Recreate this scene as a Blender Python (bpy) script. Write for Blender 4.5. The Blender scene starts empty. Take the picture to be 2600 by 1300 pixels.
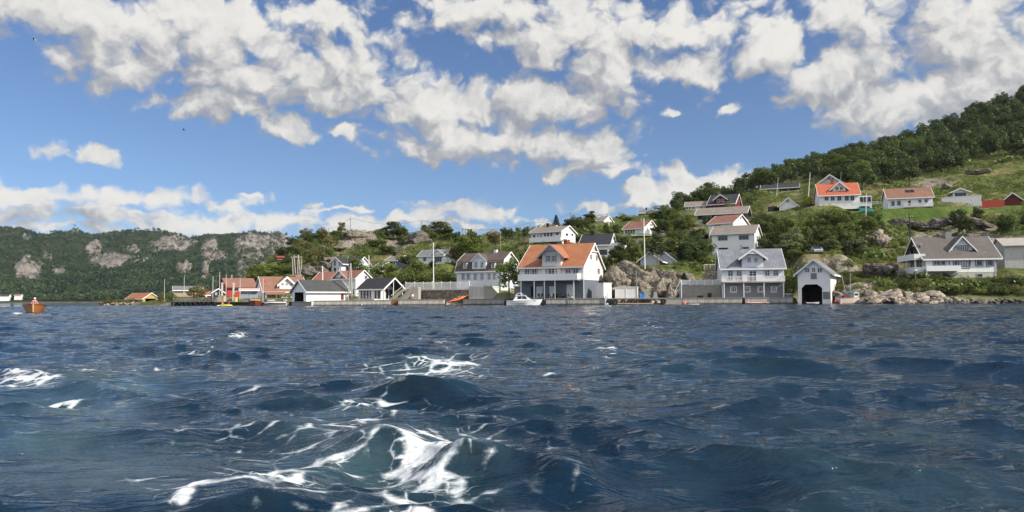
import bpy, bmesh, math, random
import numpy as np
from mathutils import Vector, Matrix
R = math.radians
scene = bpy.context.scene
COL = scene.collection

# ------------------------------------------------------------------ camera
FPX, CXP, CYP = 1891.0, 1300.0, 650.0          # focal length and centre in pixels of a 2600 px wide picture
CAMH, PITCH, ROLL = 1.05, math.atan(110.6 / 1891.0), -0.0057
cF = Vector((0, math.cos(PITCH), math.sin(PITCH)))
r0, u0 = Vector((1, 0, 0)), Vector((0, -math.sin(PITCH), math.cos(PITCH)))
cR = (r0 * math.cos(ROLL) + u0 * math.sin(ROLL)).normalized()
cU = (u0 * math.cos(ROLL) - r0 * math.sin(ROLL)).normalized()
cam_d = bpy.data.cameras.new('camera')
cam = bpy.data.objects.new('camera', cam_d)
COL.objects.link(cam)
cam_d.sensor_width = 36.0
cam_d.lens = 36.0 * FPX / 2600.0
cam_d.clip_start = 0.1
cam_d.clip_end = 20000.0
cam.matrix_world = Matrix(((cR.x, cU.x, -cF.x, 0), (cR.y, cU.y, -cF.y, 0), (cR.z, cU.z, -cF.z, CAMH), (0, 0, 0, 1)))
scene.camera = cam
scene.view_settings.view_transform = 'Standard'
scene.view_settings.look = 'None'
scene.view_settings.exposure = 0.40
scene.view_settings.gamma = 1.0
scene.cycles.use_denoising = True
scene.cycles.max_bounces = 6
scene.cycles.diffuse_bounces = 2
scene.cycles.glossy_bounces = 3
scene.cycles.transmission_bounces = 3
scene.cycles.transparent_max_bounces = 6
scene.cycles.volume_bounces = 0
scene.cycles.caustics_reflective = False
scene.cycles.caustics_refractive = False

def ray(px, py):
    return cR * ((px - CXP) / FPX) + cU * ((CYP - py) / FPX) + cF
def P(px, py, Y):
    r = ray(px, py)
    t = Y / r.y
    return Vector((r.x * t, Y, CAMH + r.z * t))
def proj(p):
    d = Vector(p) - Vector((0, 0, CAMH))
    z = d.dot(cF)
    return (CXP + FPX * d.dot(cR) / z, CYP - FPX * d.dot(cU) / z)
def zat(py, X, Y):
    """height of the point above ground position (X, Y) that is seen in picture row py"""
    b = (CYP - py) / FPX
    # (p.cU) = b (p.cF)
    k = cU - cF * b
    return CAMH - (k.x * X + k.y * Y) / k.z

# ------------------------------------------------------------------ sun and sky
SUN_AZ, SUN_EL = R(-25), R(36)                  # azimuth from +x towards +y
sdir = Vector((math.cos(SUN_EL) * math.cos(SUN_AZ), math.cos(SUN_EL) * math.sin(SUN_AZ), math.sin(SUN_EL)))
sl = bpy.data.lights.new('sun', 'SUN')
sl.energy = 4.6
sl.angle = R(0.5)
sl.color = (1.0, 0.93, 0.81)
so = bpy.data.objects.new('sun', sl)
COL.objects.link(so)
so.rotation_euler = sdir.to_track_quat('Z', 'Y').to_euler()
so.location = (300, -50, 300)

world = bpy.data.worlds.new('World')
scene.world = world
world.use_nodes = True
wt = world.node_tree
wt.nodes.clear()

class NT:
    """tiny helper for writing node trees"""
    def __init__(s, t): s.t = t
    def n(s, ty, **kw):
        nd = s.t.nodes.new(ty)
        for k, v in kw.items(): setattr(nd, k, v)
        return nd
    def l(s, a, b): s.t.links.new(a, b)
    def put(s, sock, v):
        if isinstance(v, bpy.types.NodeSocket): s.l(v, sock)
        elif v is not None: sock.default_value = v
    def m(s, op, a, b=None, c=None, clamp=False):
        nd = s.n('ShaderNodeMath', operation=op, use_clamp=clamp)
        s.put(nd.inputs[0], a); s.put(nd.inputs[1], b); s.put(nd.inputs[2], c)
        return nd.outputs[0]
    def vm(s, op, a, b=None, c=None, out=0):
        nd = s.n('ShaderNodeVectorMath', operation=op)
        s.put(nd.inputs[0], a); s.put(nd.inputs[1], b)
        if c is not None: s.put(nd.inputs[2], c)
        return nd.outputs[out]
    def scl(s, a, k):
        nd = s.n('ShaderNodeVectorMath', operation='SCALE')
        s.put(nd.inputs[0], a); s.put(nd.inputs[3], k)
        return nd.outputs[0]
    def comb(s, x, y, z):
        nd = s.n('ShaderNodeCombineXYZ')
        s.put(nd.inputs[0], x); s.put(nd.inputs[1], y); s.put(nd.inputs[2], z)
        return nd.outputs[0]
    def sep(s, v):
        nd = s.n('ShaderNodeSeparateXYZ'); s.put(nd.inputs[0], v); return nd.outputs
    def noise(s, vec, scale, detail=4, rough=0.5, dist=0.0, out='Fac', dim='3D'):
        nd = s.n('ShaderNodeTexNoise', noise_dimensions=dim)
        s.put(nd.inputs['Vector'], vec); s.put(nd.inputs['Scale'], scale)
        nd.inputs['Detail'].default_value = detail
        nd.inputs['Roughness'].default_value = rough
        nd.inputs['Distortion'].default_value = dist
        return nd.outputs[out]
    def ramp(s, v, a, b, lo=0.0, hi=1.0, smooth=True):
        nd = s.n('ShaderNodeMapRange', interpolation_type='SMOOTHSTEP' if smooth else 'LINEAR')
        s.put(nd.inputs[0], v); s.put(nd.inputs[1], a); s.put(nd.inputs[2], b)
        s.put(nd.inputs[3], lo); s.put(nd.inputs[4], hi)
        return nd.outputs[0]
    def mix(s, f, a, b, mode='MIX'):
        nd = s.n('ShaderNodeMix', data_type='RGBA', blend_type=mode)
        s.put(nd.inputs[0], f); s.put(nd.inputs[6], a); s.put(nd.inputs[7], b)
        return nd.outputs[2]
def rgb(r, g, b): return (r, g, b, 1.0)

# clouds: ellipses on the celestial sphere (azimuth, elevation), roughened with noise
CL = [  # px, py, half width, half height (2576 px picture), weight
 (60, 0, 260, 75, 1), (330, 60, 330, 85, 1), (270, 140, 130, 72, 1), (560, 50, 240, 85, 1), (820, 40, 200, 75, .55), (960, 90, 110, 55, .5),
 (700, 195, 290, 75, 1), (850, 190, 175, 105, 1), (590, 262, 185, 50, 1), (480, 200, 90, 30, .6), (735, 340, 75, 42, .85), (850, 335, 50, 30, .8),
 (1080, 265, 240, 70, 1), (1350, 255, 240, 78, 1), (1250, 350, 330, 62, 1), (1080, 385, 130, 45, .9), (1480, 385, 140, 50, .9), (1540, 200, 90, 50, .8),
 (1420, 437, 88, 33, 1), (1530, 440, 70, 20, .8), (1240, 25, 220, 70, 1), (1450, 85, 270, 95, 1), (1700, 75, 170, 80, 1), (1730, 165, 115, 55, 1),
 (1540, 145, 180, 70, .9), (1950, 115, 125, 70, 1), (2250, 50, 260, 90, 1), (2500, 130, 250, 170, 1.1), (2070, 225, 125, 75, 1), (2230, 290, 170, 70, 1),
 (2420, 230, 260, 110, 1), (2150, 160, 130, 60, .7), (215, 372, 90, 27, .9), (1690, 275, 45, 14, .5), (1840, 265, 30, 28, .5),
 (1780, 462, 125, 45, 1.1), (1660, 492, 95, 25, 1), (1720, 440, 80, 20, .6),
 (90, 492, 230, 34, 1), (410, 492, 190, 32, 1), (540, 510, 160, 28, .9), (300, 540, 420, 40, 1), (700, 560, 420, 38, 1), (120, 575, 420, 30, .9),
 (1160, 537, 170, 32, 1), (1000, 560, 260, 26, .9), (620, 495, 80, 12, .6), (790, 508, 50, 8, .5), (1500, 524, 100, 17, .8), (1610, 520, 60, 14, .7), (1380,560,200,14,.5),
 (400, 585, 600, 22, .9), (30, 540, 200, 30, 1), (1150, 575, 260, 16, .7), (850, 520, 160, 9, .6), (250, 520, 300, 12, .9)]
W = NT(wt)
tc = W.n('ShaderNodeTexCoord')
dvec = W.vm('NORMALIZE', tc.outputs['Generated'])
dx, dy, dz = W.sep(dvec)
az = W.m('ARCTAN2', dx, dy)
el = W.m('ARCSINE', dz)
ae = W.comb(az, el, 0.0)
wn1 = W.noise(ae, 7.0, 5, 0.55, out='Color')
wn2 = W.noise(W.vm('ADD', ae, (3.3, 1.7, 0.4)), 26.0, 6, 0.6, out='Color')
pw = W.vm('ADD', ae, W.scl(W.vm('SUBTRACT', wn1, (.5, .5, .5)), 0.075))
pw = W.vm('ADD', pw, W.scl(W.vm('SUBTRACT', wn2, (.5, .5, .5)), 0.030))
grp = bpy.data.node_groups.new('cloud_field', 'ShaderNodeTree')
grp.interface.new_socket('p', in_out='INPUT', socket_type='NodeSocketVector')
grp.interface.new_socket('F', in_out='OUTPUT', socket_type='NodeSocketFloat')
G = NT(grp)
gi, go = G.n('NodeGroupInput'), G.n('NodeGroupOutput')
acc = None
for (cx, cy, rx, ry, w) in CL:
    if cy > 480 and cx < 1450: w = w*.62
    r = ray(cx * 1.0093, cy * 1.0093).normalized()
    a0, e0 = math.atan2(r.x, r.y), math.asin(r.z)
    ra, re = rx * 1.04 * 1.0093 / FPX, ry * 1.06 * 1.0093 / FPX
    q = G.vm('MULTIPLY_ADD', gi.outputs[0], (1 / ra, 1 / re, 0), (-a0 / ra, -e0 / re, 0))
    d = G.vm('LENGTH', q, out=1)
    if w != 1: d = G.m('ADD', d, (1 - w) * 0.6)
    if acc is None: acc = d
    else:
        nd = G.n('ShaderNodeMath', operation='SMOOTH_MIN')
        G.l(acc, nd.inputs[0]); G.l(d, nd.inputs[1]); nd.inputs[2].default_value = 0.28
        acc = nd.outputs[0]
f = G.m('SUBTRACT', 1.0, acc)
gx, gy, gz = G.sep(gi.outputs[0])
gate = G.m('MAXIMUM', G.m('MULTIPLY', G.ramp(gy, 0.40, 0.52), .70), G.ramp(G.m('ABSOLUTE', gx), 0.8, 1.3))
f = G.m('MAXIMUM', f, G.m('ADD', G.m('MULTIPLY', gate, 1.35), -1.0))  # cloud cover outside the view, thickened to add fill light
lowk = G.m('ADD', 1.0, G.m('MULTIPLY', G.ramp(gy, 0.15, 0.05), 1.8))
big = G.noise(G.comb(gx, G.m('MULTIPLY', gy, lowk), 0.0), 11.0, 9, 0.60)
f = G.m('ADD', G.m('MINIMUM', f, 0.75), G.m('MULTIPLY', G.m('SUBTRACT', big, 0.5), 1.7))
pv = G.n('ShaderNodeTexVoronoi', feature='SMOOTH_F1', voronoi_dimensions='2D')
pv.inputs['Scale'].default_value = 24.0; pv.inputs['Detail'].default_value = 2.0; pv.inputs['Roughness'].default_value = 0.55; pv.inputs['Smoothness'].default_value = 0.35
G.l(G.comb(gx, G.m('MULTIPLY', gy, G.m('MULTIPLY', lowk, 1.25)), 0.0), pv.inputs['Vector'])
f = G.m('ADD', f, G.m('MULTIPLY', G.m('SUBTRACT', 0.66, pv.outputs['Distance']), 0.80))
G.l(f, go.inputs[0])
def field(vec):
    g = W.n('ShaderNodeGroup'); g.node_tree = grp
    W.l(vec, g.inputs[0]); return g.outputs[0]
d0 = field(pw)
d1 = field(W.vm('ADD', pw, (0.013, 0.026, 0)))
d2 = field(W.vm('ADD', pw, (0.002, 0.075, 0)))
alpha = W.ramp(d0, -0.20, 0.40)
rel = W.m('MINIMUM', W.m('MULTIPLY', W.m('SUBTRACT', d0, d1), 0.85), 0.42)
rel2 = W.m('MULTIPLY', W.m('SUBTRACT', W.m('MINIMUM', d0, 0.8), W.m('MINIMUM', d2, 0.85)), 0.42)
medA = W.noise(pw, 17.0, 4, 0.55)
medB = W.noise(W.vm('ADD', pw, (0.008, 0.018, 0)), 17.0, 4, 0.55)
fineA = W.noise(pw, 42.0, 6, 0.6)
fineB = W.noise(W.vm('ADD', pw, (0.004, 0.009, 0)), 42.0, 6, 0.6)
lit = W.m('ADD', W.m('ADD', rel, rel2), 0.30)
lit = W.m('ADD', lit, W.m('MULTIPLY', W.m('SUBTRACT', fineA, fineB), 1.1))
lit = W.m('ADD', lit, W.m('MULTIPLY', W.m('SUBTRACT', medA, medB), 1.5))
lit = W.m('SUBTRACT', lit, W.m('MULTIPLY', W.ramp(d0, 0.3, 1.1), 0.10))
lit = W.m('ADD', 0.5, W.m('MULTIPLY', W.m('TANH', W.m('MULTIPLY', W.m('SUBTRACT', lit, 0.47), 1.75)), 0.5))
lowf = W.ramp(el, 0.0, 0.12)
dark = W.mix(lowf, rgb(.34, .38, .45), rgb(.33, .345, .385))
ccol = W.mix(lit, dark, rgb(.90, .875, .82))
sky = W.n('ShaderNodeTexSky', sky_type='NISHITA')
sky.sun_disc = False
sky.sun_elevation = SUN_EL
sky.sun_rotation = math.pi / 2 - SUN_AZ
sky.air_density = 1.0
sky.dust_density = 0.3
sky.ozone_density = 2.0
tint = W.mix(W.ramp(el, 0.0, 0.22), rgb(.064, .085, .124), rgb(.073, .088, .112))
skyc = W.mix(1.0, sky.outputs[0], tint, 'MULTIPLY')
out = W.mix(W.m('MULTIPLY', alpha, 0.97), skyc, ccol)
bg = W.n('ShaderNodeBackground')
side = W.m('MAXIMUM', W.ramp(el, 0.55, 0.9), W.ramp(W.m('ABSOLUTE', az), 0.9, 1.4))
gain = W.m('ADD', 0.755, W.m('MULTIPLY', side, 0.55))      # sky gain added overhead and behind the viewer to fill the shade
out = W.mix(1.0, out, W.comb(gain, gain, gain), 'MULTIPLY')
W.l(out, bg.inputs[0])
bg.inputs[1].default_value = 1.0
wo = W.n('ShaderNodeOutputWorld')
W.l(bg.outputs[0], wo.inputs[0])
world.cycles.sampling_method = 'MANUAL'
world.cycles.sample_map_resolution = 512

# ------------------------------------------------------------------ mesh and naming helpers
rng = np.random.default_rng(7)
random.seed(11)

class M:
    """collects vertices and faces for ONE mesh object"""
    def __init__(s): s.v, s.f, s.mi = [], [], []
    def add(s, vs, fs, mi=0):
        b = len(s.v)
        s.v.extend(tuple(v) for v in vs)
        for f in fs:
            s.f.append(tuple(i + b for i in f)); s.mi.append(mi)
        return s
    def box(s, x0, y0, z0, x1, y1, z1, mi=0):
        if x0 > x1: x0, x1 = x1, x0
        if y0 > y1: y0, y1 = y1, y0
        if z0 > z1: z0, z1 = z1, z0
        vs = [(x0,y0,z0),(x1,y0,z0),(x1,y1,z0),(x0,y1,z0),(x0,y0,z1),(x1,y0,z1),(x1,y1,z1),(x0,y1,z1)]
        return s.add(vs, [(0,3,2,1),(4,5,6,7),(0,1,5,4),(1,2,6,5),(2,3,7,6),(3,0,4,7)], mi)
    def prism(s, poly, a, b, ax='u', mi=0):
        """poly: (h, z) points; extruded along u (x) or v (y) from a to b"""
        n = len(poly)
        mk = (lambda t, h, z: (t, h, z)) if ax == 'u' else (lambda t, h, z: (h, t, z))
        vs = [mk(a, h, z) for h, z in poly] + [mk(b, h, z) for h, z in poly]
        fs = [tuple(range(n)), tuple(range(2*n-1, n-1, -1))]
        fs += [(i, i+n, (i+1) % n + n, (i+1) % n) for i in range(n)]
        return s.add(vs, fs, mi)
    def flat(s, poly, z0, z1, mi=0):
        n = len(poly)
        vs = [(x, y, z0) for x, y in poly] + [(x, y, z1) for x, y in poly]
        fs = [tuple(range(n-1, -1, -1)), tuple(range(n, 2*n))]
        fs += [(i, (i+1) % n, (i+1) % n + n, i+n) for i in range(n)]
        return s.add(vs, fs, mi)
    def tube(s, pts, rad, n=8, mi=0):
        pts = [Vector(p) for p in pts]
        if not hasattr(rad, '__len__'): rad = [rad]*len(pts)
        b = len(s.v)
        for i, p in enumerate(pts):
            d = (pts[min(i+1, len(pts)-1)] - pts[max(i-1, 0)]).normalized()
            a = Vector((0, 0, 1)) if abs(d.z) < .9 else Vector((1, 0, 0))
            x = d.cross(a).normalized(); y = d.cross(x)
            for k in range(n):
                t = 2*math.pi*k/n
                s.v.append(tuple(p + (x*math.cos(t) + y*math.sin(t))*rad[i]))
        for i in range(len(pts)-1):
            for k in range(n):
                k2 = (k+1) % n
                s.f.append((b+i*n+k, b+i*n+k2, b+(i+1)*n+k2, b+(i+1)*n+k)); s.mi.append(mi)
        s.f.append(tuple(b+k for k in range(n-1, -1, -1))); s.mi.append(mi)
        e = b+(len(pts)-1)*n
        s.f.append(tuple(e+k for k in range(n))); s.mi.append(mi)
        return s
    def torus(s, c, R1, r1, axis='y', n=18, m=8, mi=0):
        b = len(s.v)
        for i in range(n):
            t = 2*math.pi*i/n
            for j in range(m):
                q = 2*math.pi*j/m
                rr = R1 + r1*math.cos(q)
                a_, b_, c_ = rr*math.cos(t), rr*math.sin(t), r1*math.sin(q)
                o = (a_, c_, b_) if axis == 'y' else ((c_, a_, b_) if axis == 'x' else (a_, b_, c_))
                s.v.append((c[0]+o[0], c[1]+o[1], c[2]+o[2]))
        for i in range(n):
            for j in range(m):
                s.f.append((b+i*m+j, b+((i+1) % n)*m+j, b+((i+1) % n)*m+(j+1) % m, b+i*m+(j+1) % m)); s.mi.append(mi)
        return s
    def build(s, name, mats, parent=None, smooth=False, link=True):
        me = bpy.data.meshes.new(name)
        me.from_pydata(s.v, [], s.f)
        if not isinstance(mats, (list, tuple)): mats = [mats]
        for m_ in mats: me.materials.append(m_)
        if len(mats) > 1: me.polygons.foreach_set('material_index', s.mi)
        if smooth: me.polygons.foreach_set('use_smooth', [True]*len(s.f))
        bm = bmesh.new(); bm.from_mesh(me)
        bmesh.ops.recalc_face_normals(bm, faces=bm.faces)
        bm.to_mesh(me); bm.free()
        me.update()
        o = bpy.data.objects.new(name, me)
        if link: COL.objects.link(o)
        if parent is not None: o.parent = parent
        return o

def np_mesh(name, V, F, mats, smooth=False, nper=4, matidx=None):
    """fast mesh from numpy arrays (all faces the same size)"""
    me = bpy.data.meshes.new(name)
    nv, nf = len(V), len(F)
    me.vertices.add(nv); me.vertices.foreach_set('co', np.asarray(V, np.float32).ravel())
    me.loops.add(nf*nper); me.polygons.add(nf)
    me.loops.foreach_set('vertex_index', np.asarray(F, np.int32).ravel())
    me.polygons.foreach_set('loop_start', np.arange(0, nf*nper, nper, dtype=np.int32))
    for m_ in (mats if isinstance(mats, (list, tuple)) else [mats]): me.materials.append(m_)
    if smooth: me.polygons.foreach_set('use_smooth', np.ones(nf, bool))
    if matidx is not None: me.polygons.foreach_set('material_index', matidx.astype(np.int32))
    me.update(calc_edges=True); me.validate()
    return me
def attr(me, name, arr):
    a = me.attributes.new(name, 'FLOAT', 'POINT')
    a.data.foreach_set('value', np.asarray(arr, np.float32).ravel())

def tag(o, label=None, cat=None, group=None, kind=None):
    if label: o['label'] = label
    if cat: o['category'] = cat
    if group: o['group'] = group
    if kind: o['kind'] = kind
    elif cat: o['kind'] = 'thing'
    return o
def empty(name, loc=(0, 0, 0), rz=0.0, label=None, cat=None, group=None):
    o = bpy.data.objects.new(name, None)
    COL.objects.link(o)
    o.location = loc; o.rotation_euler = (0, 0, rz); o.empty_display_size = .5
    return tag(o, label, cat, group)

# value noise (numpy)
def _hash(i, j, k, seed):
    n = (i*374761393 + j*668265263 + k*2147483647 + seed*1274126177) & 0xffffffff
    n = ((n ^ (n >> 13)) * 1274126177) & 0xffffffff
    return ((n ^ (n >> 16)) & 0xffff) / 65535.0
def vnoise(x, y, z=0.0, seed=0):
    x = np.asarray(x, float); y = np.asarray(y, float); z = np.asarray(z, float) + np.zeros_like(x)
    xi, yi, zi = np.floor(x).astype(np.int64), np.floor(y).astype(np.int64), np.floor(z).astype(np.int64)
    fx, fy, fz = x-xi, y-yi, z-zi
    fx, fy, fz = fx*fx*(3-2*fx), fy*fy*(3-2*fy), fz*fz*(3-2*fz)
    r = 0
    for a in (0, 1):
        for b in (0, 1):
            for c in (0, 1):
                w = (fx if a else 1-fx)*(fy if b else 1-fy)*(fz if c else 1-fz)
                r = r + w*_hash(xi+a, yi+b, zi+c, seed)
    return r*2-1
def fbm(x, y, z=0.0, oct=5, gain=.5, seed=0, ridged=False):
    r, a, f = 0, 1.0, 1.0
    for o in range(oct):
        n = vnoise(np.asarray(x)*f, np.asarray(y)*f, np.asarray(z)*f, seed+o*17)
        if ridged: n = 1-2*np.abs(n)
        r = r + n*a
        a *= gain; f *= 2.03
    return r

# ------------------------------------------------------------------ materials
MATS = {}
def newmat(name):
    m_ = bpy.data.materials.new(name); m_.use_nodes = True
    t = m_.node_tree; t.nodes.clear()
    N = NT(t)
    b = N.n('ShaderNodeBsdfPrincipled'); o = N.n('ShaderNodeOutputMaterial')
    N.l(b.outputs[0], o.inputs[0])
    return m_, N, b, o
def S(b, k, v): b.inputs[k].default_value = v
def plain(name, col, rough=.6, var=.12, scale=1.5, metal=0.0, spec=.4, grime=0.0):
    """painted or weathered surface: base colour, slow tonal noise, fine speckle"""
    if name in MATS: return MATS[name]
    m_, N, b, o = newmat(name)
    tc = N.n('ShaderNodeTexCoord'); oi = N.n('ShaderNodeObjectInfo')
    n1 = N.noise(tc.outputs['Object'], scale, 5, .6)
    n2 = N.noise(tc.outputs['Object'], scale*9, 3, .6)
    v = N.m('ADD', N.m('MULTIPLY', N.m('SUBTRACT', n1, .5), var*2), N.m('MULTIPLY', N.m('SUBTRACT', n2, .5), var))
    v = N.m('ADD', v, 1.0)
    c = N.mix(1.0, rgb(*col), N.comb(v, v, v), 'MULTIPLY')
    if grime:
        g = N.ramp(N.noise(N.vm('MULTIPLY', tc.outputs['Object'], (2.2, 2.2, .35)), 1.3, 5, .65), .5, .75)
        c = N.mix(N.m('MULTIPLY', g, grime), c, rgb(.16, .15, .12))
    N.l(c, b.inputs['Base Color'])
    S(b, 'Roughness', rough); S(b, 'Metallic', metal); S(b, 'Specular IOR Level', spec)
    MATS[name] = m_
    return m_
def boards(name, col, pitch=.16, vertical=False, rough=.6, dark=.22, var=.10, grime=.0):
    """painted timber cladding: lines between the boards, with a bump"""
    if name in MATS: return MATS[name]
    m_, N, b, o = newmat(name)
    tc = N.n('ShaderNodeTexCoord')
    x, y, z = N.sep(tc.outputs['Object'])
    crd = N.m('ADD', x, y) if vertical else z
    fr = N.m('FRACT', N.m('DIVIDE', crd, pitch))
    line = N.ramp(fr, 0.80, 0.97)
    n1 = N.noise(tc.outputs['Object'], .9, 5, .65)
    v = N.m('ADD', 1.0, N.m('MULTIPLY', N.m('SUBTRACT', n1, .5), var*2))
    v = N.m('MULTIPLY', v, N.m('SUBTRACT', 1.0, N.m('MULTIPLY', line, dark)))
    c = N.mix(1.0, rgb(*col), N.comb(v, v, v), 'MULTIPLY')
    if grime:
        g = N.ramp(N.noise(N.vm('MULTIPLY', tc.outputs['Object'], (2.5, 2.5, .4)), 1.1, 5, .65), .48, .72)
        c = N.mix(N.m('MULTIPLY', g, grime), c, rgb(.17, .15, .12))
    N.l(c, b.inputs['Base Color'])
    bu = N.n('ShaderNodeBump'); bu.inputs['Strength'].default_value = .5; bu.inputs['Distance'].default_value = .03
    N.l(N.m('SUBTRACT', 1.0, fr), bu.inputs['Height']); N.l(bu.outputs[0], b.inputs['Normal'])
    S(b, 'Roughness', rough); S(b, 'Specular IOR Level', .3)
    MATS[name] = m_
    return m_
def tiles(name, col, col2, pitch=.34, ax='v', rough=.75, dark=.45, colw=.28, lichen=.0):
    """roof tiles: courses down the slope (measured along z), columns along the ridge"""
    if name in MATS: return MATS[name]
    m_, N, b, o = newmat(name)
    tc = N.n('ShaderNodeTexCoord')
    x, y, z = N.sep(tc.outputs['Object'])
    fr = N.m('FRACT', N.m('DIVIDE', z, pitch*.62))
    row = N.m('FLOOR', N.m('DIVIDE', z, pitch*.62))
    al = x if ax == 'v' else y
    fc = N.m('FRACT', N.m('DIVIDE', al, colw))
    colid = N.m('FLOOR', N.m('DIVIDE', al, colw))
    wn = N.n('ShaderNodeTexWhiteNoise', noise_dimensions='2D')
    N.l(N.comb(row, colid, 0), wn.inputs[0])
    n1 = N.noise(tc.outputs['Object'], .5, 6, .7)
    f = N.m('ADD', N.m('MULTIPLY', wn.outputs[0], .45), N.m('MULTIPLY', N.ramp(n1, .35, .68), .55))
    c = N.mix(f, rgb(*col), rgb(*col2))
    if lichen:
        g = N.ramp(N.noise(tc.outputs['Object'], 1.6, 6, .75), .54, .72)
        c = N.mix(N.m('MULTIPLY', g, lichen), c, rgb(.20, .19, .13))
    line = N.m('MAXIMUM', N.ramp(fr, .22, .0), N.m('MULTIPLY', N.ramp(N.m('ABSOLUTE', N.m('SUBTRACT', fc, .5)), .36, .5), .5))
    v = N.m('SUBTRACT', 1.0, N.m('MULTIPLY', line, dark))
    c = N.mix(1.0, c, N.comb(v, v, v), 'MULTIPLY')
    N.l(c, b.inputs['Base Color'])
    bu = N.n('ShaderNodeBump'); bu.inputs['Strength'].default_value = .6; bu.inputs['Distance'].default_value = .05
    hh = N.m('ADD', N.m('SUBTRACT', 1.0, fr), N.m('MULTIPLY', N.m('ABSOLUTE', N.m('SUBTRACT', fc, .5)), -1.0))
    N.l(hh, bu.inputs['Height']); N.l(bu.outputs[0], b.inputs['Normal'])
    S(b, 'Roughness', rough); S(b, 'Specular IOR Level', .25)
    MATS[name] = m_
    return m_
def glassmat():
    if 'glass' in MATS: return MATS['glass']
    m_, N, b, o = newmat('window_glass')
    oi = N.n('ShaderNodeObjectInfo'); tc = N.n('ShaderNodeTexCoord')
    cur = N.ramp(N.noise(tc.outputs['Object'], 2.5, 2, .5), .5, .62)
    c = N.mix(N.m('MULTIPLY', cur, oi.outputs['Random']), rgb(.006, .008, .014), rgb(.06, .06, .062))
    N.l(c, b.inputs['Base Color'])
    S(b, 'Roughness', .06); S(b, 'Specular IOR Level', .6)
    MATS['glass'] = m_
    return m_

# ------------------------------------------------------------------ the shore land: a height field from ground profiles
# per picture column: (distance, height in metres) or (distance, -row) when the ground is seen in that picture row
PROF = {
 -800: [(90,-3),(600,-3)], 215: [(90,-3),(600,-3)],
 262: [(90,-3),(233,-2),(250,.55),(300,.6),(345,-3)],
 330: [(90,-3),(232,-2),(246,.9),(300,1.6),(360,-3)],
 430: [(90,-3),(200,-2),(216,1.1),(240,2),(330,2.5),(420,-3)],
 560: [(90,-3),(170,-2),(184,1.2),(230,2.2),(300,3),(440,-3)],
 640: [(90,-3),(168,-2),(178,1.2),(205,2.5),(238,-738),(262,-712),(300,-700),(330,-702),(470,-3)],
 700: [(90,-3),(166,-2),(176,1.2),(195,2.5),(215,-722),(235,-698),(260,-668),(300,-652),(450,-2)],
 780: [(90,-3),(160,-2),(169,1.1),(195,2.8),(212,-690),(225,-655),(250,-630),(278,-613),(320,-616),(470,0)],
 900: [(90,-3),(155,-2),(162,1.1),(183,2),(200,-702),(215,-675),(235,-648),(255,-607),(266,-594),(310,-596),(480,5)],
 1000:[(90,-3),(153,-2),(160,1.1),(183,2.2),(200,-700),(215,-668),(235,-640),(258,-608),(285,-600),(330,-604),(480,5)],
 1100:[(90,-3),(150,-2),(156,1.1),(170,1.6),(185,-728),(195,-685),(212,-655),(238,-620),(262,-604),(320,-602),(480,5)],
 1200:[(90,-3),(148,-2),(153,1.1),(160,1.6),(177,-732),(190,-702),(205,-655),(230,-626),(268,-604),(320,-608),(480,5)],
 1300:[(90,-3),(144,-2),(150,1.1),(170,1.8),(186,-692),(200,-645),(215,-622),(260,-596),(320,-600),(480,5)],
 1400:[(90,-3),(140,-2),(145,1.1),(160,1.5),(176,-690),(193,-630),(212,-613),(260,-585),(320,-585),(480,5)],
 1500:[(90,-3),(139,-2),(144,1.1),(155,1.5),(165,-692),(180,-660),(200,-620),(230,-594),(280,-568),(330,-562),(480,5)],
 1600:[(90,-3),(137,-2),(142,1.1),(147,1.3),(156,-680),(165,-662),(185,-640),(210,-605),(235,-592),(280,-558),(330,-550),(480,10)],
 1700:[(90,-3),(135,-2),(140,1.1),(145,1.3),(153,-690),(165,-668),(190,-640),(215,-600),(240,-568),(280,-538),(330,-532),(480,10)],
 1800:[(90,-3),(134,-2),(139,1.1),(143,1.3),(149,-716),(152,-702),(165,-665),(180,-645),(200,-600),(225,-565),(260,-535),(300,-515),(340,-510),(480,15)],
 1900:[(90,-3),(132,-2),(138,1.2),(146,1.6),(156,-690),(170,-655),(190,-610),(220,-570),(250,-530),(280,-503),(320,-489),(380,-483),(520,20)],
 2000:[(90,-3),(129,-2),(137,1.2),(142,1.5),(150,-690),(165,-645),(185,-598),(205,-548),(230,-525),(260,-495),(310,-465),(360,-458),(520,25)],
 2100:[(90,-3),(124,-2),(130,1.0),(137,-710),(145,-672),(152,-652),(170,-612),(190,-562),(205,-530),(225,-508),(260,-475),(320,-438),(380,-422),(520,40)],
 2200:[(90,-3),(121,-2),(127,-750),(132,-728),(140,-690),(155,-640),(170,-595),(185,-558),(200,-537),(225,-503),(260,-470),(330,-415),(390,-395),(520,50)],
 2300:[(90,-3),(119,-2),(124,-750),(130,-725),(136,-700),(150,-652),(165,-604),(180,-560),(195,-530),(215,-505),(250,-470),(320,-408),(400,-360),(520,60)],
 2400:[(90,-3),(118,-2),(122,-752),(127,-732),(131,-706),(148,-652),(165,-604),(182,-550),(197,-522),(220,-498),(260,-455),(330,-385),(420,-330),(540,70)],
 2500:[(90,-3),(118,-2),(122,-752),(127,-735),(131,-702),(150,-642),(165,-592),(182,-548),(200,-518),(225,-488),(260,-443),(330,-355),(430,-285),(560,80)],
 2600:[(90,-3),(118,-2),(122,-752),(127,-730),(133,-695),(150,-634),(165,-583),(182,-542),(200,-517),(225,-482),(260,-433),(330,-335),(440,-255),(560,100)],
 2800:[(90,-3),(114,-2),(119,-750),(130,-690),(150,-620),(180,-530),(200,-500),(260,-385),(330,-265),(440,-150),(600,140)],
 3200:[(90,-3),(110,-2),(115,-745),(130,-680),(150,-600),(180,-500),(200,-430),(260,-280),(330,-120),(440,-20),(600,200)],
}
qs = []
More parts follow.
